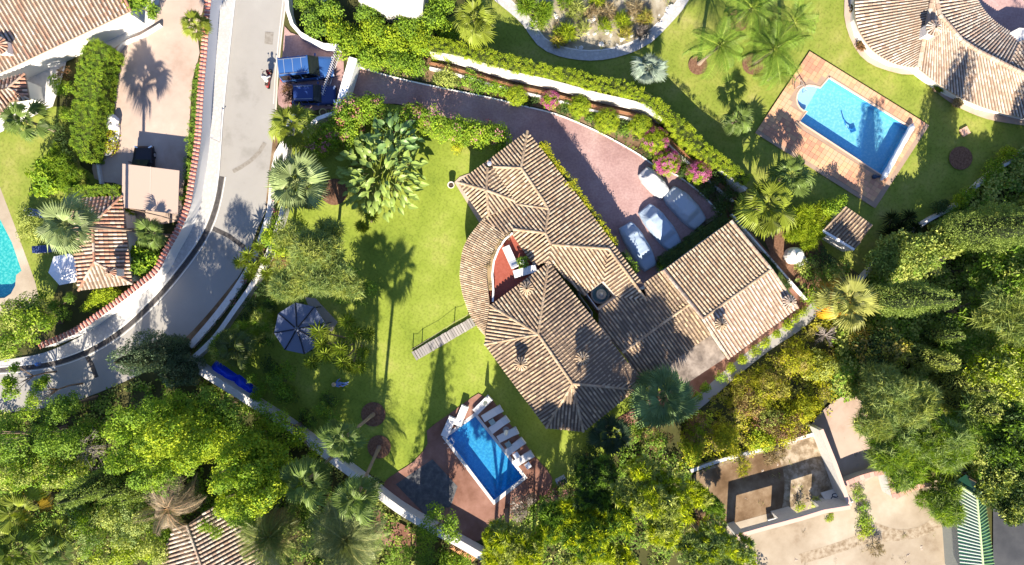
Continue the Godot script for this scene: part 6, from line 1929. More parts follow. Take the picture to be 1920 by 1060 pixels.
func ruins() -> void:
	flat("court_floor", [curve([1305, 885, 1400, 850, 1470, 830, 1548, 808, 1565, 860, 1595, 950, 1500, 975, 1430, 995, 1378, 1008, 1330, 1000, 1295, 945])], M.ruin_floor)
	flat("earth_floor", [curve([1300, 890, 1400, 858, 1450, 850, 1470, 900, 1455, 980, 1400, 1000, 1330, 1000, 1298, 945])], M.soil)
	flat("plaza", [line([1519, 797, 1535, 775, 1562, 752, 1594, 735, 1634, 770, 1662, 850, 1670, 885, 1620, 905, 1572, 931, 1546, 864])], M.pink_paving)
	flat("sandy_ground", [line([1566, 931, 1590, 922, 1640, 892, 1700, 905, 1755, 900, 1800, 955, 1810, 1080, 1375, 1080, 1361, 984, 1419, 968, 1476, 952, 1519, 939])], M.sand)
	flat("dirt_track", [band(curve([1500, 1050, 1560, 1032, 1620, 1012, 1660, 1008, 1720, 1000, 1770, 975, 1790, 962]), -.6, .35)], M.track)
	flat("dirt_track", [band(curve([1638, 982, 1680, 996, 1720, 992, 1750, 972]), -.18, .2)], M.track)
	flat("dark_court", [line([1860, 930, 1990, 930, 1990, 1090, 1860, 1090])], M.asphalt)
	for i in 40:
		var p := P2(R(1420, 1780), R(985, 1055)) if i < 16 else P2(R(1570, 1650), R(770, 890)) if i < 30 else P2(R(1330, 1540), R(860, 960))
		var mb0 := MB.new(); mb0.col = shade(Color(.46, .38, .31), R(.6, 1.25))
		var s0 := R(.08, .3)
		mb0.grid(func(u: float, v: float) -> Vector3:
			var a := TAU * u; var e := PI * v
			var w := 1.0 + noise.get_noise_3d(cos(a) * 40 + i * 37, e * 30, sin(a) * 40) * .9
			return Vector3(cos(a) * sin(e) * s0 * w, cos(e) * s0 * .5 * w + s0 * .15, sin(a) * sin(e) * s0 * w), 8, 5)
		single("broken_stone", "broken stone lying on the bare ground round the ruined court", "stone", mb0.mesh(M.stone), Vector3(p.x, .02, p.y), R(0, 6), "broken stones round the ruined court")
	var rg := MB.new()
	scatter(rg, line([1340, 880, 1400, 865, 1470, 845, 1535, 825, 1555, 900, 1480, 950, 1400, 970, 1345, 960]), .03, "grass", "dry", 1.2, .7, .0, .05, "olive", .4)
	scatter(rg, line([1480, 1000, 1640, 985, 1780, 980, 1795, 1060, 1420, 1060]), .03, "grass", "dry", 1.0, .7, .0, .1, "olive", .3)
	single("dry_grass", "sparse dry grass on the bare ground round the ruined court", "grass", rg.mesh(M.leaf), Vector3.ZERO, 0, "", "stuff")
	# walls of the ruin
	var w := thing("ruin_wall", "tall white wall of the ruined court, running up from its corner", "wall")
	var mb := MB.new(); mb.col = Color(.76, .74, .71)
	mb.run(line([1540, 806, 1566, 870, 1594, 950], 2.3), 0, .3, 0, 2.3)
	part("wall", mb.mesh(M.mortar), w)
	mb = MB.new(); mb.col = Color(.58, .40, .34)
	mb.run(line([1540, 806, 1566, 870, 1594, 950], 2.33), 0, .36, 2.31, 2.36)
	part("coping", mb.mesh(M.stone), w)
	w = thing("ruin_wall", "long white wall of the ruined court with openings and painted scrawls", "wall")
	var pts := line([1594, 950, 1545, 958, 1500, 972, 1440, 988, 1380, 1005], 2.7)
	mb = MB.new(); mb.col = Color(.74, .73, .71)
	mb.run(PackedVector2Array([pts[0], pts[1]]), 0, .3, 0, 2.7)
	mb.run(PackedVector2Array([pts[1].lerp(pts[2], .95), pts[2].lerp(pts[3], .55)]), 0, .3, 0, 2.7)
	mb.run(PackedVector2Array([pts[3].lerp(pts[4], .75), pts[4]]), 0, .3, 0, 2.7)
	part("wall", mb.mesh(M.mortar), w)
	mb = MB.new(); mb.col = Color(.74, .73, .71)
	mb.run(PackedVector2Array([pts[1], pts[1].lerp(pts[2], .95)]), 0, .3, 1.95, 2.7)
	mb.run(PackedVector2Array([pts[2].lerp(pts[3], .55), pts[3].lerp(pts[4], .75)]), 0, .3, 1.95, 2.7)
	part("lintel", mb.mesh(M.mortar), w)
	mb = MB.new(); mb.col = Color(.58, .38, .32)
	mb.run(pts, -.06, .34, 2.71, 2.77)
	part("coping", mb.mesh(M.stone), w)
	# painted scrawls: rings on the fin, letters on the long wall
	w = thing("fin_wall", "short white fin wall with dark and blue painted rings", "wall")
	mb = MB.new(); mb.col = Color(.74, .76, .78)
	var fa := P2(1549, 936, 0.5); var fb := P2(1584, 926, .5)
	mb.box(Transform3D(Basis(Vector3.UP, .28) * Basis(Vector3.RIGHT, -.9), Vector3((fa.x + fb.x) / 2, .7, (fa.y + fb.y) / 2)), Vector3(2.1, .14, 1.7))
	part("wall", mb.mesh(M.mortar), w)
	var base := Transform3D(Basis(Vector3.UP, .28) * Basis(Vector3.RIGHT, -.9), Vector3((fa.x + fb.x) / 2, .7, (fa.y + fb.y) / 2))
	for q in [[-.28, .15, .26, Color(.015, .02, .06)], [-.05, -.12, .24, Color(.015, .02, .06)], [.45, -.2, .34, Color(.10, .28, .5)], [.62, -.42, .26, Color(.10, .28, .5)], [-.6, .4, .2, Color(.1, .3, .5)], [-.2, .5, .24, Color(.1, .3, .55)]]:
		mb = MB.new(); mb.col = q[3]
		for i in 18:
			var f0 := TAU * i / 20.0; var f1 := TAU * (i + 1) / 20.0
			var rr := func(f: float, e: float) -> Vector3: return base * Vector3(q[0] + cos(f) * (q[2] + e), .074, q[1] + sin(f) * (q[2] * .8 + e))
			mb.quad(rr.call(f0, -.04), rr.call(f0, .04), rr.call(f1, .04), rr.call(f1, -.04))
		part("painted_ring", mb.mesh(M.plaster), w)
	# letters on a low slab
	w = thing("scrawled_slab", "pale slab by the ruin wall opening with dark red scrawled letters", "slab")
	var sl := P2(1462, 976, .4)
	var sb := Transform3D(Basis(Vector3.UP, .24) * Basis(Vector3.RIGHT, .5), Vector3(sl.x, .5, sl.y))
	mb = MB.new(); mb.col = Color(.7, .68, .67)
	mb.box(sb, Vector3(2.2, .12, 1.0))
	part("slab", mb.mesh(M.mortar), w)
	var tm := TextMesh.new()
	tm.text = "ABV"
	var sf := SystemFont.new(); sf.font_names = PackedStringArray(["Droid Sans"])
	tm.font = sf; tm.font_size = 48; tm.pixel_size = .013; tm.depth = .01
	var lm := StandardMaterial3D.new(); lm.albedo_color = lc(.22, .06, .07); lm.roughness = .9
	tm.material = lm
	var tx := part("scrawl", tm, w)
	tx.transform = sb * Transform3D(Basis(Vector3.RIGHT, -PI / 2), Vector3(-.35, .066, .05))
	mb = MB.new(); mb.col = Color(.28, .05, .07)
	for i in 5:
		var f := TAU * i / 5.0 - .3
		mb.quad(sb * (Vector3(.72, .066, 0)), sb * (Vector3(.72 + cos(f - .5) * .1, .066, sin(f - .5) * .1)), sb * Vector3(.72 + cos(f) * .28, .066, sin(f) * .28), sb * (Vector3(.72 + cos(f + .5) * .1, .066, sin(f + .5) * .1)))
	part("painted_star", mb.mesh(M.plaster), w)
	# curved walls with pink coping
	var k := 0
	for q in [[[1585, 908, 1612, 897, 1640, 889, 1668, 885], 1.3], [[1668, 885, 1671, 906, 1679, 933], 2.0], [[1679, 933, 1705, 920, 1730, 911, 1752, 907], 1.2]]:
		var cp := curve(q[0], q[1], .4)
		var t := thing("curved_wall", ["curved wall with pink coping beside the pink plaza", "white curved wall with pink coping turning down to the sand", "low curved wall with pink coping at the edge of the sand"][k], "wall")
		mb = MB.new(); mb.col = Color(.76, .74, .72)
		mb.run(cp, 0, .26, 0, q[1] - .06)
		part("wall", mb.mesh(M.mortar), t)
		for i in cp.size() - 1:
			mb = MB.new(); mb.col = shade(Color(.52, .30, .25), R(.8, 1.2))
			mb.run(PackedVector2Array([cp[i].lerp(cp[i + 1], .03), cp[i].lerp(cp[i + 1], .97)]), 0, .42, q[1] - .06, q[1] + .02)
			part("coping_tile", mb.mesh(M.stone), t)
		k += 1
	mb = MB.new(); mb.col = Color(.45, .4, .33)
	mb.run(curve([1296, 884, 1345, 866, 1385, 855, 1425, 845, 1470, 832, 1535, 812], .4), 0, .3, 0, .4)
	single("low_wall", "low broken wall between the scrub and the ruined court", "wall", mb.mesh(M.mortar))
	# green roof
	var gr := thing("green_shed", "long shed with a striped green and white corrugated roof", "shed")
	var ga: Array = [[1789, 904, 2.6], [1802, 1085, 2.6]]; var rb: Array = [[1832, 931, 3.4], [1846, 1085, 3.4]]; var gc: Array = [[1844, 916, 2.6], [1868, 1085, 2.6]]
	var st := MB.new(); st.col = Color(.035, .12, .075)
	walls(gr, [1789, 904, 1844, 916, 1868, 1085, 1802, 1085], 2.6, .2, .1, Color(.35, .38, .35))
	var q0 := P(ga[0][0], ga[0][1], 2.6); var q1 := P(ga[1][0], ga[1][1], 2.6); var m0 := P(rb[0][0], rb[0][1], 3.4); var m1 := P(rb[1][0], rb[1][1], 3.4); var n0 := P(gc[0][0], gc[0][1], 2.6); var n1 := P(gc[1][0], gc[1][1], 2.6)
	st.quad(q0, m0, m1, q1); st.quad(m0, n0, n1, m1)
	st.tri(q0, P(1812, 890, 2.6), m0); st.tri(P(1812, 890, 2.6), n0, m0)
	var rf := part("roof", st.mesh(M.paint), gr)
	for i in 26:
		var u := (i + .5) / 26
		for s in 2:
			var a: Vector3 = (q0 if s == 0 else n0).lerp(q1 if s == 0 else n1, u); var b := m0.lerp(m1, u)
			var o := MB.new()
			o.col = Color(.42, .46, .42) if s == 0 else Color(.15, .27, .11)
			o.tube(PackedVector3Array([a + Vector3(0, .01, 0), b + Vector3(0, .01, 0)]), PackedFloat32Array([.075, .075]), 6)
			part("corrugation", o.mesh(M.plaster), rf)
	for s in [[q0, m0], [n0, m0], [m0, m1]]:
		var o := MB.new(); o.col = Color(.42, .55, .30)
		o.rod(s[0], s[1] + Vector3(0, .02, 0), .09, .09, 6)
		part("ridge_cap", o.mesh(M.plaster), gr)
	shrub("shrub", "yellow tuft growing in the lit opening of the ruined court", [[1500, 950, .5, 11]], "small", "lime")
	shrub("shrub", "olive tuft beside the painted fin wall", [[1530, 945, .5, 11]], "small", "olive")
	shrub("shrub", "yellow shrub at the upper edge of the ruined court", [[1390, 873, 1.0, 14], [1392, 884, .7, 11]], "grass", "yellow", 6)
	shrub("shrub", "dry golden shrub by the pale floor of the ruined court", [[1460, 850, .6, 16], [1445, 860, .5, 12]], "grass", "dry", 5)
	shrub("shrub", "bushy shrubs on the sand between ruin wall and curved wall", [[1608, 930, .8, 15], [1618, 950, .9, 16], [1622, 975, .8, 16], [1605, 915, .6, 12]], "small", "olive", 3, .8, -.2, "bright", .4)
	shrub("shrub", "yellow green low shrub on the sand under the bushy shrubs", [[1622, 992, .5, 16]], "small", "lime")
	shrub("shrub", "dry upright shrub on the sand near the dirt track", [[1644, 1030, .8, 14]], "grass", "dry", 5)
	shrub("shrub", "small yellow tuft on the sand under the long ruin wall", [[1555, 971, .2, 11]], "small", "lime", 3, .6)
	shrub("shrub", "brownish bush at the low end of the ruined court", [[1318, 985, 1.0, 15]], "fine", "rust", 5)
	bare("dead_bush", "grey leafless bush over the end of the green shed", 1780, 888, 1.6, 34, 34)

var woods := 0
func woods_low() -> void:
	# undergrowth: what covers the ground between the trees
	var mb := MB.new()
	scatter(mb, curve([-40, 780, 150, 750, 340, 690, 420, 730, 560, 820, 760, 975, 900, 1050, 905, 1110, -40, 1110]), .3, "small", "mid", 3.5, 1.3, .5, -.25, "olive", .3)
	single("undergrowth", "dense dark undergrowth between the trees below the road", "undergrowth", mb.mesh(M.leaf), Vector3.ZERO, 0, "", "stuff")
	mb = MB.new()
	scatter(mb, curve([905, 1000, 1040, 920, 1180, 840, 1280, 850, 1300, 960, 1390, 1020, 1400, 1110, 900, 1110]), .3, "small", "mid", 3.5, 1.3, .5, -.25, "olive", .3)
	single("undergrowth", "dark undergrowth beneath the yellow green pines", "undergrowth", mb.mesh(M.leaf), Vector3.ZERO, 0, "", "stuff")
	# trees along the road
	tree("broadleaf_tree", "broad light green tree at the end of the roadside wall", [[25, 600, 4.5, 38], [68, 618, 5, 36], [14, 648, 4.5, 34], [60, 580, 4, 28], [85, 600, 4, 18]], "broad", "olive", 2.6, .9, -.2, "bright", .5)
	tree("sapling", "thin sapling with sparse leaves over the road edge", [[18, 715, 5.5, 14], [22, 735, 6.0, 15], [28, 690, 4.5, 9]], "broad", "bright", 1.4, .8, 0, "", 0, .07)
	tree("sapling", "taller sapling with sparse leaves where the road leaves the trees", [[60, 750, 6.5, 16], [48, 775, 6.5, 17], [72, 725, 6, 11], [85, 712, 5, 8]], "broad", "bright", 1.4, .8, 0, "", 0, .07)
	tree("round_tree", "round dark green tree at the low edge of the road", [[118, 760, 4.5, 26], [135, 752, 4.5, 18], [105, 775, 4.5, 20]], "small", "mid")
	cypress("wide blue green cypress spreading over the road bend", 340, 655, 11.5, 1.75, "bluegreen")
	cypress("second blue green cypress beside the road bend, nearer the wall corner", 372, 690, 6.5, 1.4, "bluegreen")
	tree("broadleaf_tree", "bright leafy tree between the blue green cypress and the wall", column(365, 752, 2.5, 9.5, 34) + column(320, 768, 2.5, 8.5, 34), "broad", "bright", 2.2, 1, -.12)
	tree("broadleaf_tree", "tall bright yellow green tree in the thick of the wood", column(425, 768, 2.5, 11.5, 40) + column(395, 790, 3, 10, 38) + column(450, 800, 3, 10.5, 40), "broad", "bright", 2.3, 1, -.12, "lime", .4)
	tree("broadleaf_tree", "tall yellow green tree nearest the white wall of the garden", column(512, 808, 2.5, 8, 38) + column(545, 836, 3, 10, 36) + column(500, 840, 3, 10, 38), "broad", "lime", 2.3, 1, -.12, "bright", .5)
	tree("broadleaf_tree", "leafy tree above the dead palm", column(580, 862, 3, 11.5, 32) + column(545, 880, 3, 10.5, 38) + column(505, 880, 3, 9.5, 38), "broad", "bright", 2.2, 1, -.12, "lime", .4)
	tree("broadleaf_tree", "mid green tree hanging over the corner of the broad white wall", [[385, 745, 4, 32], [420, 770, 4.5, 32], [360, 770, 4.5, 28], [440, 790, 5, 26]], "broad", "mid", 2.0, .9, -.1)
	tree("broadleaf_tree", "green tree by the left of the tall yellow green tree", column(330, 815, 2.5, 8.5, 34) + column(360, 850, 2.5, 8, 34), "broad", "bright", 2.0, .9, -.1, "mid", .5)
	tree("broadleaf_tree", "low dark green tree under the road edge saplings", column(60, 795, 2.5, 6.5, 34) + column(125, 805, 2.5, 7.5, 34) + column(190, 800, 2.5, 7.5, 32), "broad", "mid", 2.2, .9, -.15)
	tree("broadleaf_tree", "mixed green tree beside the grey dead tree", column(120, 850, 2, 6.5, 36) + column(180, 865, 2, 5.5, 34) + column(60, 860, 2, 6, 34), "broad", "olive", 2.3, .85, -.15, "bright", .5)
	bare("dead_tree", "grey leafless tree fallen outwards among green trees", 140, 838, 4.5, 46, 46, Vector2(-60, -10))
	cypress("long dark cypress leaning out below the dead tree", 258, 872, 12.0, 1.35, "cypress")
	cypress("shorter cypress beside the long dark one", 285, 885, 8.5, 1.0, "cypress")
	cypress("third small cypress under the long dark one", 292, 905, 6.0, .8, "cypress")
	shrub("shrub", "grey green shrub mound below the cypresses, nearest the dead palm", [[215, 970, 2.5, 34], [255, 985, 2.5, 34], [235, 1010, 2.4, 30]], "small", "soft", 2.8, .9, -.2, "olive", .4)
	shrub("shrub", "grey green shrub mound in the bottom wood, left of its neighbour", [[150, 985, 2.5, 34], [170, 1020, 2.4, 32], [135, 960, 2.2, 26]], "small", "soft", 2.8, .9, -.2, "bright", .3)
	shrub("shrub", "yellow green shrub mound at the lower edge of the wood", [[185, 1045, 2.2, 30], [230, 1040, 2.2, 28], [265, 1030, 2.0, 26]], "small", "olive", 2.8, .9, -.2, "lime", .4)
	shrub("shrub", "green shrub above the tiled roof at the edge of the wood", [[300, 1000, 1.6, 24], [285, 965, 1.6, 20]], "small", "bright", 2.6, .9)
	palm("fan palm with yellowing lower leaves in the corner of the wood", 40, 955, 4.0, 50, 26, "fan", FANY, [.42, .30, .03], "fan_palm", "fan palms of the low wood")
	palm("broad leafed green fan palm in the lowest corner of the wood", 30, 1035, 4.5, 54, 28, "fan", [.17, .24, .03], [], "fan_palm", "fan palms of the low wood")
	palm("dull green fan palm beside the broad leafed one", 105, 1035, 3.2, 40, 24, "fan", FAN, [], "fan_palm", "fan palms of the low wood")
	palm("yellow fringed fan palm above the broad leafed one", 112, 1000, 3.0, 38, 22, "fan", FANY, [.4, .32, .04], "fan_palm", "fan palms of the low wood")
	palm("dead palm with hanging straw coloured fronds beside a tiled roof", 314, 955, 4.0, 66, 17, "limp", [.36, .29, .20], [], "dead_palm", "palms of the low wood", Vector2.ZERO, 115.0)
	palm("feathery date palm at the low end of the tiled roof", 505, 1008, 4.5, 70, 40, "limp", [.25, .31, .09], [.36, .27, .14], "date_palm", "palms of the low wood", Vector2.ZERO, 105.0)
	palm("large feathery date palm with an orange heart", 650, 1010, 5.5, 82, 46, "feather", [.27, .32, .13], [], "date_palm", "palms of the low wood", Vector2.ZERO, 100.0)
	palm("tall fan palm leaning from the first bark circle on the shaded lawn", 640, 826, 10.0, 46, 28, "fan", FAN, [], "fan_palm", "fan palms of the low wood", Vector2(700, 777), 110.0)
	palm("tall fan palm over the broad wall, leaning from the second bark circle", 668, 934, 11.5, 56, 30, "fan", FAN, [], "fan_palm", "fan palms of the low wood", Vector2(711, 838), 110.0)
	palm("fan palm over the broad white wall, left of the leaning one", 572, 905, 9.0, 54, 30, "fan", FAN, [], "fan_palm", "fan palms of the low wood", Vector2(632, 848), 110.0)
	# tiled roof in the low wood
	var t := thing("wood_house", "tiled roof of a house half hidden by the palms of the wood", "house")
	walls(t, [290, 1085, 335, 985, 470, 985, 520, 1090], 3.0, .4, .2)
	facet(t, [[282, 1090, 3.0], [328, 988, 3.0], [350, 985, 3.7], [388, 1090, 3.9]], Vector2(100, -36), PALE, .34)
	facet(t, [[350, 985, 3.7], [400, 950, 3.0], [470, 1000, 3.0], [520, 1090, 3.0], [388, 1090, 3.9]], Vector2(100, -50), PALE, .34)
	ridge(t, [[350, 985, 3.72], [388, 1090, 3.92]], .13, PALE)
	shrub("shrub", "bright shrub growing up over the ridge of the tiled roof in the wood", [[385, 985, 4.4, 18], [405, 1000, 4.3, 14]], "small", "bright", 3.0, .8)
	shrub("shrub", "green shrub over the upper eave of the tiled roof in the wood", [[440, 968, 3.6, 24], [415, 955, 3.6, 18], [468, 985, 3.4, 18]], "broad", "mid", 2.6, .9, -.2, "bright", .5)
	shrub("shrub", "green shrub hiding the low corner of the tiled roof in the wood", [[300, 1040, 3.2, 22], [285, 1020, 3.0, 20]], "small", "olive", 3.0, .9)
	# trees by the low terrace
	tree("broadleaf_tree", "mid green tree with bright tips at the edge of the pool terrace", [[815, 960, 4.5, 24], [840, 985, 4.5, 26], [805, 995, 4, 24], [850, 1005, 3.8, 16]], "broad", "mid", 2.2, .9, -.15, "bright", .4)
	shrub("shrub", "dark green shrub behind the broad wall, left of the date palm heart", [[760, 1035, 2.5, 30], [800, 1040, 2.5, 26], [735, 1050, 2.2, 24]], "small", "mid")
	shrub("shrub", "leafy shrub beside the timber slats in the low corner", [[840, 1052, 1.6, 20], [865, 1056, 1.5, 16]], "broad", "bright", 2.4, .8)
	shrub("shrub", "shrub on the slope outside the broad wall, below the fan palms", [[620, 965, 2.0, 26], [590, 985, 2.0, 26], [560, 960, 2.2, 22]], "small", "mid")
	flat("red_bank", [curve([700, 950, 760, 985, 800, 1000, 790, 1020, 730, 1025, 700, 1000])], M.terrace_paving)
	var p := thing("timber_slats", "leaning rack of rust brown timber slats outside the low wall", "slatted rack")
	var a := P(846, 1022, .6); var b := P(890, 1050, .6)
	for i in 15:
		var o := MB.new(); o.col = shade(Color(.34, .17, .08), R(.7, 1.25))
		var c := a.lerp(b, (i + .5) / 15)
		o.box(Transform3D(Basis(Vector3.UP, -.55) * Basis(Vector3.RIGHT, .6), c), Vector3(.12, .05, 1.0))
		part("slat", o.mesh(M.wood), p)
	var tw := thing("brown_hut", "small dark brown hut at the end of the timber slats", "hut", P(906, 1050))
	mb = MB.new(); mb.col = Color(.09, .07, .06)
	mb.bx(0, 1.0, .4, .85, 2.0, 1.2)
	part("wall", mb.mesh(M.wood), tw)
	mb = MB.new(); mb.col = Color(.02, .025, .04)
	mb.box(Transform3D(Basis(Vector3.RIGHT, .1), Vector3(0, 2.05, -.05)), Vector3(.95, .08, .35))
	part("roof", mb.mesh(M.paint), tw)
	# the trees whose shadows reach in from beyond the near edge
	cypress("very tall cypress beyond the near edge, shading the board walk", 802, 1092, 16.8, 2.0, "cypress", 5.0)
	tree("tall_tree", "tall tree beyond the near edge, nearest the large date palm", column(655, 1052, 5, 15, 38, 5), "broad", "mid", 2.4, 1.1, -.2, "", 0, .2)
	tree("tall_tree", "tall tree beyond the near edge, behind the leaning fan palms", column(600, 1068, 5, 16, 40, 5), "broad", "mid", 2.4, 1.1, -.2, "", 0, .2)
	tree("tall_tree", "tall tree beyond the near edge, behind the tiled roof of the wood", column(545, 1072, 5, 16, 38, 5), "broad", "mid", 2.4, 1.1, -.2, "", 0, .2)
	tree("pine", "pine beyond the near edge that shades the terrace and the pool", [[905, 1300, 12, 60], [950, 1330, 13, 50], [880, 1270, 11, 50]], "pine", "lime", 6.0, 1.15, -.2, "", 0, .2, "tree", "pines in the low wood")
	tree("pine", "second pine beyond the near edge, towards the ruined court", [[985, 1290, 11, 50], [1010, 1330, 12, 50]], "pine", "lime", 6.0, 1.15, -.2, "", 0, .2, "tree", "pines in the low wood")
	# pines
	pine("tall yellow green pine, largest between the terrace and the ruined court", [[1200, 885, 11, 34], [1255, 895, 11, 34], [1220, 935, 12, 38], [1270, 950, 12, 34], [1175, 925, 11, 26], [1245, 985, 11, 34], [1300, 925, 10, 24], [1320, 935, 10, 18]], "needle", "olive", .3)
	pine("yellow green pine leaning down beside the rose bushes", [[1050, 970, 9.0, 34], [1030, 998, 9.0, 28], [1078, 1005, 9.5, 30]], "needle", "mid", .25)
	pine("tall pine rising from the dark corner behind the rose bushes", column(1080, 915, 2.5, 13.5, 30, 6) + column(1122, 900, 2.5, 12.5, 28, 6), "needle", "mid", .5)
	pine("yellow green pine next to the brown hut", [[935, 1010, 9, 36], [985, 1035, 9.5, 42], [930, 1050, 9, 34]], "needle", "olive", .25)
	pine("yellow green pine in the middle of the row of pines", [[1090, 1045, 9.5, 34], [1130, 1030, 9.5, 32], [1160, 1050, 9, 30], [1060, 1050, 9.0, 24]], "needle", "olive", .35)
	pine("soft green pine below the long ruin wall", [[1340, 1020, 7.5, 44], [1390, 1035, 7.5, 36], [1295, 1040, 7.5, 38], [1350, 1058, 7.5, 34]], "needle", "soft", .55)
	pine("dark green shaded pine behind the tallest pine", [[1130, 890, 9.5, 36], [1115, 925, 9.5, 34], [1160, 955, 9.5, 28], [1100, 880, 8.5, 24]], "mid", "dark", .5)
	shrub("shrub", "small conifer on the dark floor of the ruined court", [[1335, 945, 2.2, 20], [1345, 960, 2.0, 15]], "pine", "mid", 8, .9)
	shrub("rose_bush", "dark bush with pink flowers beside the pool terrace corner", [[1045, 935, 1.5, 28], [1065, 915, 1.3, 22], [1030, 955, 1.3, 22]], "small", "dark", 2.8, .8, -.25, "rosy", .14)
	shrub("shrub", "grey dry shrub at the low corner of the pool terrace", [[972, 958, 1.0, 26], [990, 940, .8, 16]], "small", "twig", 2.6, .8)
	var bx_ := MB.new(); bx_.col = Color(.3, .36, .45)
	bx_.bx(0, .35, 0, .9, .7, .6, .5); bx_.col = Color(.02, .03, .05); bx_.bx(.1, .72, .05, .75, .03, .45, .5)
	single("pool_box", "small open box with a pale rim beside the pool terrace", "box", bx_.mesh(M.plaster), P(1052, 900))

func woods_right() -> void:
	var mb := MB.new()
	scatter(mb, curve([1560, 570, 1640, 500, 1760, 420, 1990, 270, 1990, 930, 1850, 930, 1750, 900, 1660, 880, 1620, 760, 1560, 740]), .8, "small", "olive", 8.0, 1.5, 1.4, -.35, "mid", .4)
	single("undergrowth", "brown and green undergrowth between the cypresses", "undergrowth", mb.mesh(M.leaf), Vector3.ZERO, 0, "", "stuff")
	mb = MB.new()
	scatter(mb, curve([1300, 780, 1400, 700, 1480, 640, 1530, 600, 1620, 640, 1640, 720, 1560, 750, 1540, 800, 1420, 845, 1300, 880, 1280, 840]), .3, "small", "scrub", 7.0, 1.0, .5, -.3, "yellow", .4)
	single("ground_cover", "matted yellow brown ground cover of the scrub slope", "scrub", mb.mesh(M.leaf), Vector3.ZERO, 0, "", "stuff")
	mb = MB.new()
	scatter(mb, curve([1270, 800, 1330, 752, 1390, 705, 1450, 662, 1505, 618, 1545, 580, 1560, 600, 1480, 670, 1400, 730, 1310, 800]), .15, "small", "yellow", 4.5, .8, .1, -.3, "scrub", .4)
	single("ground_cover", "yellow strip of low plants along the path behind the garage", "ground cover", mb.mesh(M.leaf), Vector3.ZERO, 0, "", "stuff")
	var names_ := ["beside the path at its low end", "at the foot of the slope by the low broken wall", "lowest, over the shaded hollow", "in the middle of the slope", "above the middle of the slope", "by the path half way up", "near the pale floor of the ruined court", "at the top by the plaza", "at the upper corner of the path", "between the middle and the path", "beside the dark hollow", "below the yellow palm"]
	var i := 0
	for q in [[1310, 800, 2.2, 32, "lime"], [1355, 825, 2.2, 34, "yellow"], [1300, 835, 1.8, 28, "lime"], [1400, 760, 1.8, 34, "scrub"], [1440, 735, 1.8, 34, "scrub"], [1395, 725, 1.4, 26, "scrub"], [1470, 800, 1.8, 34, "yellow"], [1510, 770, 1.8, 32, "yellow"], [1500, 680, 1.5, 32, "scrub"], [1440, 785, 1.6, 30, "olive"], [1420, 820, 1.6, 28, "lime"], [1540, 690, 1.5, 34, "olive"]]:
		shrub("scrub_bush", {"lime": "bright yellow green", "yellow": "yellow", "scrub": "brownish yellow", "olive": "dull olive"}[q[4]] + " scrub bush " + names_[i], [[q[0], q[1], q[2] * .6, q[3] * 1.1], [q[0] + R(-18, 18), q[1] + R(-18, 18), q[2] * .5, q[3] * .8], [q[0] + R(-18, 18), q[1] + R(-14, 14), q[2] * .5, q[3] * .6]], "small", q[4], 2.6, .85, -.12, "rust" if i % 3 == 0 else "yellow", .25, "bushes of the scrub slope")
		i += 1
	i = 0
	for q in [[1288, 757], [1308, 745], [1322, 727], [1350, 707], [1370, 693], [1391, 674], [1414, 660], [1436, 643], [1456, 627], [1476, 610], [1492, 598], [1505, 585]]:
		shrub("row_bush", "small rounded bush in the row behind the garage, " + ["nearest the big fan palm", "second from the big fan palm", "third from the big fan palm", "fourth from the big fan palm", "fifth from the big fan palm", "by the corner of the flat roof", "first behind the garage roof", "second behind the garage roof", "third behind the garage roof", "fourth behind the garage roof", "next to the last one", "last, by the yellow palm"][i], [[q[0], q[1], .55, 9 + (i * 5) % 4]], "small", "lime" if i > 3 else "bright", 5.0, .7, -.3, "", 0, "row of small bushes behind the garage")
		i += 1
	# cypresses
	cypress("tall cypress pointing away from the yellow palm", 1622, 556, 13.8, 1.5)
	cypress("very tall broad cypress beyond the boundary wall", 1752, 442, 15.5, 1.85)
	cypress("tall dark cypress above the broad one, by the lawn corner", 1882, 402, 14.5, 1.7, "cypress")
	cypress("small slim cypress between the tall ones and the thicket", 1725, 622, 6.5, .75)
	cypress("slim cypress with a pale lit side in the right hand thicket", 1700, 665, 8.0, 1.0, "olive")
	cypress("pale lit cypress lower in the right hand thicket", 1745, 708, 8.5, 1.2, "olive")
	cypress("yellow green cypress above the soft green trees", 1752, 745, 9.0, 1.4, "olive")
	cypress("tall dark cypress far beyond the lawn corner", 1935, 400, 14.0, 1.7)
	thick("low broad conifer mass between the dark yucca and the broad cypress", [[1680, 468, 2.4, 34], [1725, 470, 3, 38], [1650, 492, 2, 26], [1770, 462, 3.2, 34]], "cypress", "olive")
	bare("dead_bush", "grey leafless bush at the foot of the broad cypress", 1745, 487, 1.6, 42, 60)
	bare("dead_tree", "grey leafless branch among the dark trees above the green shed", 1880, 815, 5, 34, 22)
	bare("dead_bush", "pale dead brush below the yellow palm", 1548, 628, .9, 28, 30)
	soft("soft grey green feathery tree above the pink plaza", [[1660, 745, 5, 46], [1690, 780, 5.5, 48], [1640, 790, 5, 36], [1720, 750, 5, 34], [1650, 710, 4, 30]], "soft", "olive")
	soft("soft grey green feathery tree beside the curved pink coping", [[1665, 850, 5, 42], [1705, 870, 5, 40], [1735, 840, 5.5, 38], [1690, 825, 5.5, 36]], "soft", "bright")
	soft("light green feathery tree above the green shed", [[1770, 820, 6, 44], [1800, 840, 6, 36], [1760, 860, 5, 32]], "bright", "soft")
	soft("bright feathery tree leaning over the green shed", [[1752, 945, 3.2, 30], [1775, 960, 3.2, 26], [1770, 925, 3.0, 24]], "soft", "bright")
	thick("dense tree in the upper thicket by the far cypress", [[1880, 480, 6, 40], [1910, 520, 7, 40], [1850, 520, 5, 30]], "mid", "olive")
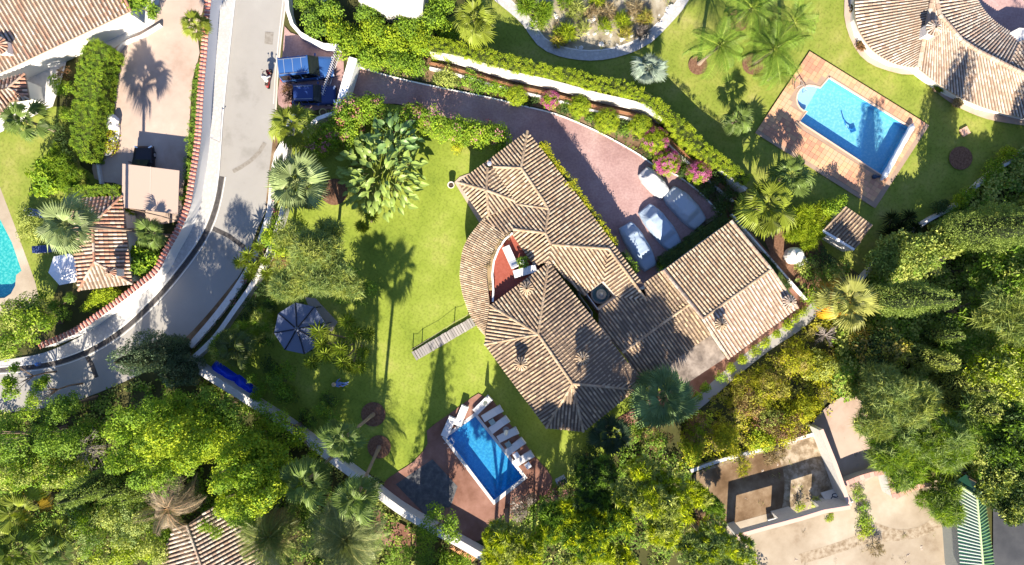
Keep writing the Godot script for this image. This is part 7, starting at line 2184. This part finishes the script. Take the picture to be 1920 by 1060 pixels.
	thick("pale green dense tree in the middle of the thicket", [[1890, 570, 7, 38], [1910, 610, 7, 36], [1865, 600, 6, 28]], "soft", "olive", "fine")
	thick("yellow lit dense tree at the edge of the thicket", [[1870, 690, 7, 38], [1905, 670, 7, 36], [1840, 700, 6, 30], [1900, 720, 7, 30]], "olive", "lime")
	thick("dark dense tree between the slim cypresses", [[1800, 600, 4, 32], [1830, 570, 4, 30]], "dark", "mid")
	thick("dense tree below the yellow lit one", [[1820, 770, 5.5, 34], [1850, 790, 6, 34], [1800, 790, 5, 28]], "mid", "soft", "fine")
	thick("dark dense tree above the dark court", [[1900, 800, 7, 40], [1870, 840, 7, 36], [1910, 850, 7, 40]], "dark", "mid")
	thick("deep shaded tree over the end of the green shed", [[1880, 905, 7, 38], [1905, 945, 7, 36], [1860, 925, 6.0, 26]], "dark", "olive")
	thick("brown green bush tree between cypress and yellow palm", [[1660, 640, 3, 34], [1690, 660, 3, 30], [1640, 670, 2.5, 28], [1620, 640, 2.5, 26]], "scrub", "dark", "small")
	thick("olive green dense tree at the foot of the small slim cypress", column(1770, 640, 1.5, 5, 36), "olive", "mid", "small")
	thick("pale dense tree between the far cypress and the yellow lit tree", column(1800, 560, 1.5, 6, 36), "soft", "olive", "small")
	thick("dense tree in the dark gap beside the dark court", column(1810, 800, 1.5, 6.5, 34), "mid", "olive", "small")
	thick("green dense tree at the far edge of the thicket", column(1830, 500, 1.5, 7, 36), "mid", "soft", "cyp")
	# along the right boundary
	i = 0
	for q in [[1885, 292, 16], [1862, 318, 18], [1850, 340, 16], [1810, 368, 18], [1796, 378, 14], [1760, 392, 16], [1775, 405, 14], [1905, 305, 14]]:
		shrub("boundary_bush", ["bright bush at the far end of the lawn boundary", "bright green bush along the lawn boundary, second from the far end", "bushy green plant along the grey wall, third", "broad bright bush along the grey wall, in the middle", "yellow green bush beside the broad bright one", "dark bush by the broad cypress foot", "dark green bush behind the grey wall", "olive bush outside the far wall end"][i], [[q[0], q[1], 1.0, q[2]], [q[0] + 8, q[1] - 6, .8, q[2] * .7]], "small", ["lime", "bright", "bright", "bright", "lime", "dark", "mid", "olive"][i], 3.2, .8, -.25, "", 0, "bushes along the lawn boundary")
		i += 1
	rosettes("dark_yucca", "dark spiky yucca clump at the foot of the lawn", [[1672, 412, 1.2, 22], [1690, 430, 1.4, 24], [1668, 440, 1.2, 22], [1705, 408, 1.4, 20], [1716, 430, 1.3, 20], [1690, 455, 1.0, 20]], [.045, .075, .025])
	shrub("shrub", "small orange flowered bush at the end of the lawn strip", [[1650, 482, .7, 9], [1648, 495, .6, 8]], "small", "yellow", 4, .7)
	shrub("shrub", "lush bright shrub between the big fan palm and the shed", [[1505, 408, 1.6, 26], [1530, 430, 1.5, 24], [1490, 435, 1.4, 22], [1515, 450, 1.3, 20], [1545, 395, 1.6, 20]], "fine", "lime", 5)
	shrub("shrub", "shrub touching the tile roof of the garden shed", [[1558, 390, 2.0, 20], [1575, 380, 2.0, 14]], "small", "bright", 3.2)
	shrub("shrub", "mixed shrub below the white barbecue", [[1510, 500, 1.2, 20], [1535, 520, 1.2, 20], [1560, 510, 1.3, 22], [1580, 500, 1.2, 18]], "small", "olive", 3, .85, -.2, "mid", .4)
	shrub("shrub", "dark shrub beside the white barbecue", [[1540, 475, 1.4, 16], [1548, 490, 1.2, 16]], "small", "dark")
	paddles("agave", "broad bladed agave behind the garage", 1518, 522, 22, 14, .4, .8, [.20, .25, .05], 1.1)
	palm("palm with orange yellow dying leaves behind the garage corner", 1588, 566, 4.5, 56, 40, "fan", [.36, .38, .10], [.66, .36, .03], "yellow_palm", "palms behind the garage", Vector2.ZERO, 100.0)
	tree("thicket_tree", "small green shrub tree at the garage corner beside the yellow palm", [[1522, 555, 1.8, 18], [1530, 570, 1.6, 14]], "small", "bright", 3, .8, -.2, "", 0, .08)

func plants() -> void:
	# villa garden
	palm("wide grey green fan palm at the road bend inside the villa wall", 556, 345, 5.0, 66, 40, "fan", FANG, [.26, .26, .05])
	palm("bright fan palm below the forecourt at the road edge", 545, 232, 4.0, 46, 28, "fan", FANY)
	palm("bright fan palm at the top of the long hedge", 890, 36, 4.0, 46, 32, "fan", FANY)
	palm("big green fan palm at the back corner of the villa roof", 1245, 748, 5.5, 60, 40, "fan", [.17, .27, .10])
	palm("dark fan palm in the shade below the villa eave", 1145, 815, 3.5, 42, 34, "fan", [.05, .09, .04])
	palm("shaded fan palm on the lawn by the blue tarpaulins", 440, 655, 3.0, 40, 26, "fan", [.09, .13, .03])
	tree("olive_tree", "wide feathery grey green tree between the road and the gazebo", [[545, 440, 6.0, 36], [600, 470, 6.5, 44], [555, 515, 7.0, 48], [620, 520, 6.5, 40], [575, 480, 7.5, 40], [650, 535, 5.5, 28], [615, 430, 5.5, 26]], "fine", "olive", 5.5, .9, -.16, "soft", .3)
	tree("broadleaf_tree", "bright leafy tree at the road bend beside the feathery tree", [[515, 430, 3.5, 26], [525, 460, 4, 26], [505, 445, 3, 20], [560, 425, 4, 20]], "broad", "lime", 2.6, .8, -.2, "bright", .5)
	shrub("shrub", "small reddish bush under the feathery tree", [[522, 490, 1.8, 16]], "small", "rust", 3, .8)
	shrub("shrub", "small yellow green bush beside the gazebo", [[540, 540, 1.2, 14]], "fine", "olive", 6, .7)
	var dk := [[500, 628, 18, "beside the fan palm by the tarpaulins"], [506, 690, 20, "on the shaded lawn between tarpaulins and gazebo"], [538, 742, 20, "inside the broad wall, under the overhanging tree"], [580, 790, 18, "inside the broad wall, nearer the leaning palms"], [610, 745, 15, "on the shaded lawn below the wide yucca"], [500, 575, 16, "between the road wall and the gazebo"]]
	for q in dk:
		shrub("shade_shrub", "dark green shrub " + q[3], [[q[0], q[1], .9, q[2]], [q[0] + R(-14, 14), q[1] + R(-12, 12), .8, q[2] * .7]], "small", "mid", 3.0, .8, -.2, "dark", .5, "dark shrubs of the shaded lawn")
	shrub("feathery_shrub", "large feathery shrub inside the white road wall, beside the shaded fan palm", [[425, 642, 2.2, 28], [450, 625, 2.2, 24], [410, 662, 1.8, 20]], "fine", "bright", 5.0, .8, -.2, "olive", .4)
	shrub("feathery_shrub", "feathery shrub between the road wall bend and the gazebo", [[492, 598, 1.8, 22], [510, 618, 1.6, 18], [480, 622, 1.6, 18]], "fine", "olive", 5.0, .8, -.2, "bright", .4)
	shrub("leafy_shrub", "leafy shrub on the shaded lawn right of the green bush over the tarpaulins", [[515, 715, 1.6, 22], [540, 700, 1.4, 18], [528, 738, 1.4, 18]], "broad", "mid", 2.8, .8, -.2, "bright", .3)
	shrub("leafy_shrub", "leafy shrub on the shaded lawn beside the first leaning palm", [[620, 785, 1.4, 18], [600, 770, 1.3, 18]], "broad", "mid", 2.8, .8, -.2, "bright", .3)
	tree("overhanging_tree", "bright tree hanging over the broad white wall beside the tarpaulins", [[492, 772, 3.6, 22], [522, 792, 4.2, 24], [556, 822, 4.4, 24], [590, 846, 4.0, 16]], "broad", "bright", 2.2, .9, -.12, "lime", .3)
	shrub("shrub", "dark bush on the lawn beside the gazebo deck", [[660, 520, 1.5, 20], [690, 540, 1.4, 18], [640, 555, 1.4, 18], [675, 560, 1.2, 16]], "small", "mid")
	paddles("bird_of_paradise", "giant bird of paradise clump with broad glossy leaves on the lawn", 715, 325, 78, 150, 1.6, 4.8, [.22, .31, .07], 1.25)
	paddles("bird_of_paradise", "darker giant bird of paradise beside the oleanders", 738, 262, 42, 60, 2.2, 4.2, [.13, .23, .07], 1.2)
	var row := [[618, 250, 24, "bright"], [600, 272, 20, "bright"], [655, 218, 30, "bright"], [690, 198, 26, "bright"], [650, 250, 24, "bright"], [775, 215, 26, "bright"], [812, 232, 28, "bright"], [850, 245, 28, "bright"], [890, 250, 26, "bright"], [925, 255, 24, "bright"], [745, 235, 28, "mid"]]
	for i in row.size():
		var q = row[i]
		shrub("oleander", "green oleander with pink flowers " + ["by the white wall of the forecourt", "lowest at the road wall", "at the corner of the long drive", "on the drive edge nearest the gate", "in front of the shaded bird of paradise", "first in the row along the drive", "second in the row along the drive", "third in the row along the drive", "fourth in the row along the drive", "at the villa end of the row", "in deep shade in the middle"][i], [[q[0], q[1], 1.7, q[2] * 1.25], [q[0] + 14, q[1] + R(-8, 8), 1.5, q[2] * .7], [q[0] - 12, q[1] + R(-10, 10), 1.5, q[2] * .7]], "small", q[3], 2.8, 1.0, -.22, "rosy", .07, "oleanders along the drive")
	shrub("shrub", "bright yellow bush at the end of the oleander row", [[858, 275, 1.0, 16]], "small", "yellow", 4.5, .8, -.4)
	shrub("shrub", "yellow green bush behind the wide fan palm", [[585, 288, 1.5, 16], [572, 300, 1.2, 12], [565, 270, 1.2, 12]], "small", "olive", 3.2, .8, -.2, "lime", .4)
	rosettes("yucca", "bright yucca with three spiky heads under the bird of paradise", [[697, 405, 1.4, 16], [676, 424, 1.4, 15], [682, 428, 1.2, 14]], [.34, .42, .05])
	rosettes("yucca", "row of spiky yucca heads at the road bend wall", [[466, 478, 2.2, 19], [486, 462, 2.4, 18], [474, 500, 2.0, 18], [498, 488, 2.2, 18], [450, 492, 2.0, 17], [500, 512, 1.8, 17], [468, 516, 1.6, 17]], [.28, .37, .05])
	rosettes("yucca", "wide yucca with many spiky heads beside the gazebo", [[598, 622, 4.4, 25], [652, 604, 4.2, 22], [666, 626, 4.4, 23], [690, 628, 4.2, 20], [638, 655, 4.4, 25], [610, 665, 4.2, 23], [643, 680, 4.2, 23], [673, 688, 4.2, 21], [681, 662, 4.0, 19], [585, 680, 3.8, 21], [602, 645, 4.0, 20], [660, 690, 3.8, 18]], [.30, .40, .05])
	shrub("shrub", "green bush over the blue tarpaulins", [[472, 712, 1.2, 14], [486, 728, 1.2, 14], [480, 745, 1.0, 14]], "small", "bright", 3.2, .8, -.2)
	shrub("shrub", "dark shrub inside the white road wall", [[488, 545, 1.2, 14], [470, 570, 1.2, 16], [455, 600, 1.0, 13]], "small", "dark")
	shrub("shrub", "low shrub on the shaded lawn near the road wall", [[415, 640, 1.2, 18], [455, 680, 1.2, 18]], "small", "mid")
	shrub("shrub", "dark shrub under the fan palm at the villa back corner", [[1215, 800, 1.5, 22], [1190, 815, 1.4, 22], [1235, 825, 1.6, 24], [1275, 780, 1.0, 14]], "small", "mid", 2.6, .9, -.15, "rust", .2)
	shrub("shrub", "dark shrub between the shaded fan palm and the pines", [[1085, 870, 1.6, 26], [1110, 850, 1.4, 22]], "small", "dark")
	# top of the picture: shrubs beyond the gate
	var rest := [[585, 35, 2.0, 26, "dark", "dark shrub beside the curved forecourt wall"], [600, 60, 2.0, 22, "mid", "reddish green shrub at the inside of the curved wall"], [575, 5, 2.0, 20, "bright", "bright shrub at the top of the road"], [632, 60, 2.2, 28, "lime", "yellow green shrub above the gate"], [660, 85, 2.2, 28, "lime", "leafy yellow green shrub right of the gate"], [620, 18, 2.2, 22, "bright", "green shrub by the path curb"], [700, 55, 2.4, 30, "lime", "broad bright shrub below the white roof"], [690, 105, 2.0, 26, "bright", "green shrub at the start of the drive kerb"], [735, 75, 2.4, 30, "lime", "broad bright shrub in the middle of the thicket"], [765, 50, 2.6, 30, "bright", "tall bright shrub beside the white roof corner"], [740, 115, 1.8, 26, "bright", "low shrub above the drive kerb"], [790, 80, 2.4, 30, "lime", "bright shrub where the long hedge begins"], [778, 122, 1.4, 20, "bright", "green shrub at the wide end of the terrace walls"], [815, 35, 2.6, 30, "bright", "tall green shrub beside the bright fan palm"], [838, 58, 2.0, 20, "lime", "bright shrub over the hedge end"], [690, 20, 2.6, 22, "mid", "shaded shrub against the white roof"], [830, 5, 2.6, 26, "bright", "green shrub at the far edge beside the bright fan palm"]]
	for q in rest:
		shrub("thicket_shrub", q[5], [[q[0], q[1], q[2] * .65, q[3]], [q[0] + R(-16, 16), q[1] + R(-12, 12), q[2] * .6, q[3] * .7], [q[0] + R(-16, 16), q[1] + R(-12, 12), q[2] * .55, q[3] * .6]], "small", q[4], 2.7, 1.05, -.2, "bright" if q[4] == "lime" else "mid", .3, "shrubs of the thicket by the gate")
	flat("dark_path", [band(curve([590, -20, 600, 5, 612, 25, 625, 38]), -.9, .9)], M.red_paving)
	var mb := MB.new(); mb.col = Color(.72, .72, .72)
	mb.run(curve([598, -15, 606, 10, 615, 28, 622, 36], .2), -.25, .3, 0, .2)
	part("kerb", mb.mesh(M.stone), self, "structure")
	var w := thing("white_building", "flat white roof with a rough broken edge at the far side of the thicket", "building")
	mb = MB.new(); mb.col = Color(.78, .78, .78)
	mb.prism(line([668, -60, 800, -60, 792, 20, 780, 31, 760, 28, 742, 22, 722, 22, 705, 14, 690, 8, 672, 2], 2.6), 0, 2.6)
	part("roof", mb.mesh(M.mortar), w)

func pine(label: String, blobs: Array, tint: String, tint2: String, share: float) -> void:
	tree("pine", label, blobs, "pine", tint, 6.5, 1.15, -.14, tint2, share, .2, "tree", "pines in the low wood")
func soft(label: String, blobs: Array, tint: String, t2: String) -> void:
	tree("feathery_tree", label, blobs, "fine", tint, 5.5, 1.05, -.16, t2, .4, .14, "tree", "feathery trees of the thicket")
func thick(label: String, blobs: Array, tint: String, t2: String, kind := "cyp") -> void:
	tree("thicket_tree", label, blobs, kind, tint, 4.2, 1.3, -.1, t2, .35, .14, "tree", "dense trees of the thicket")
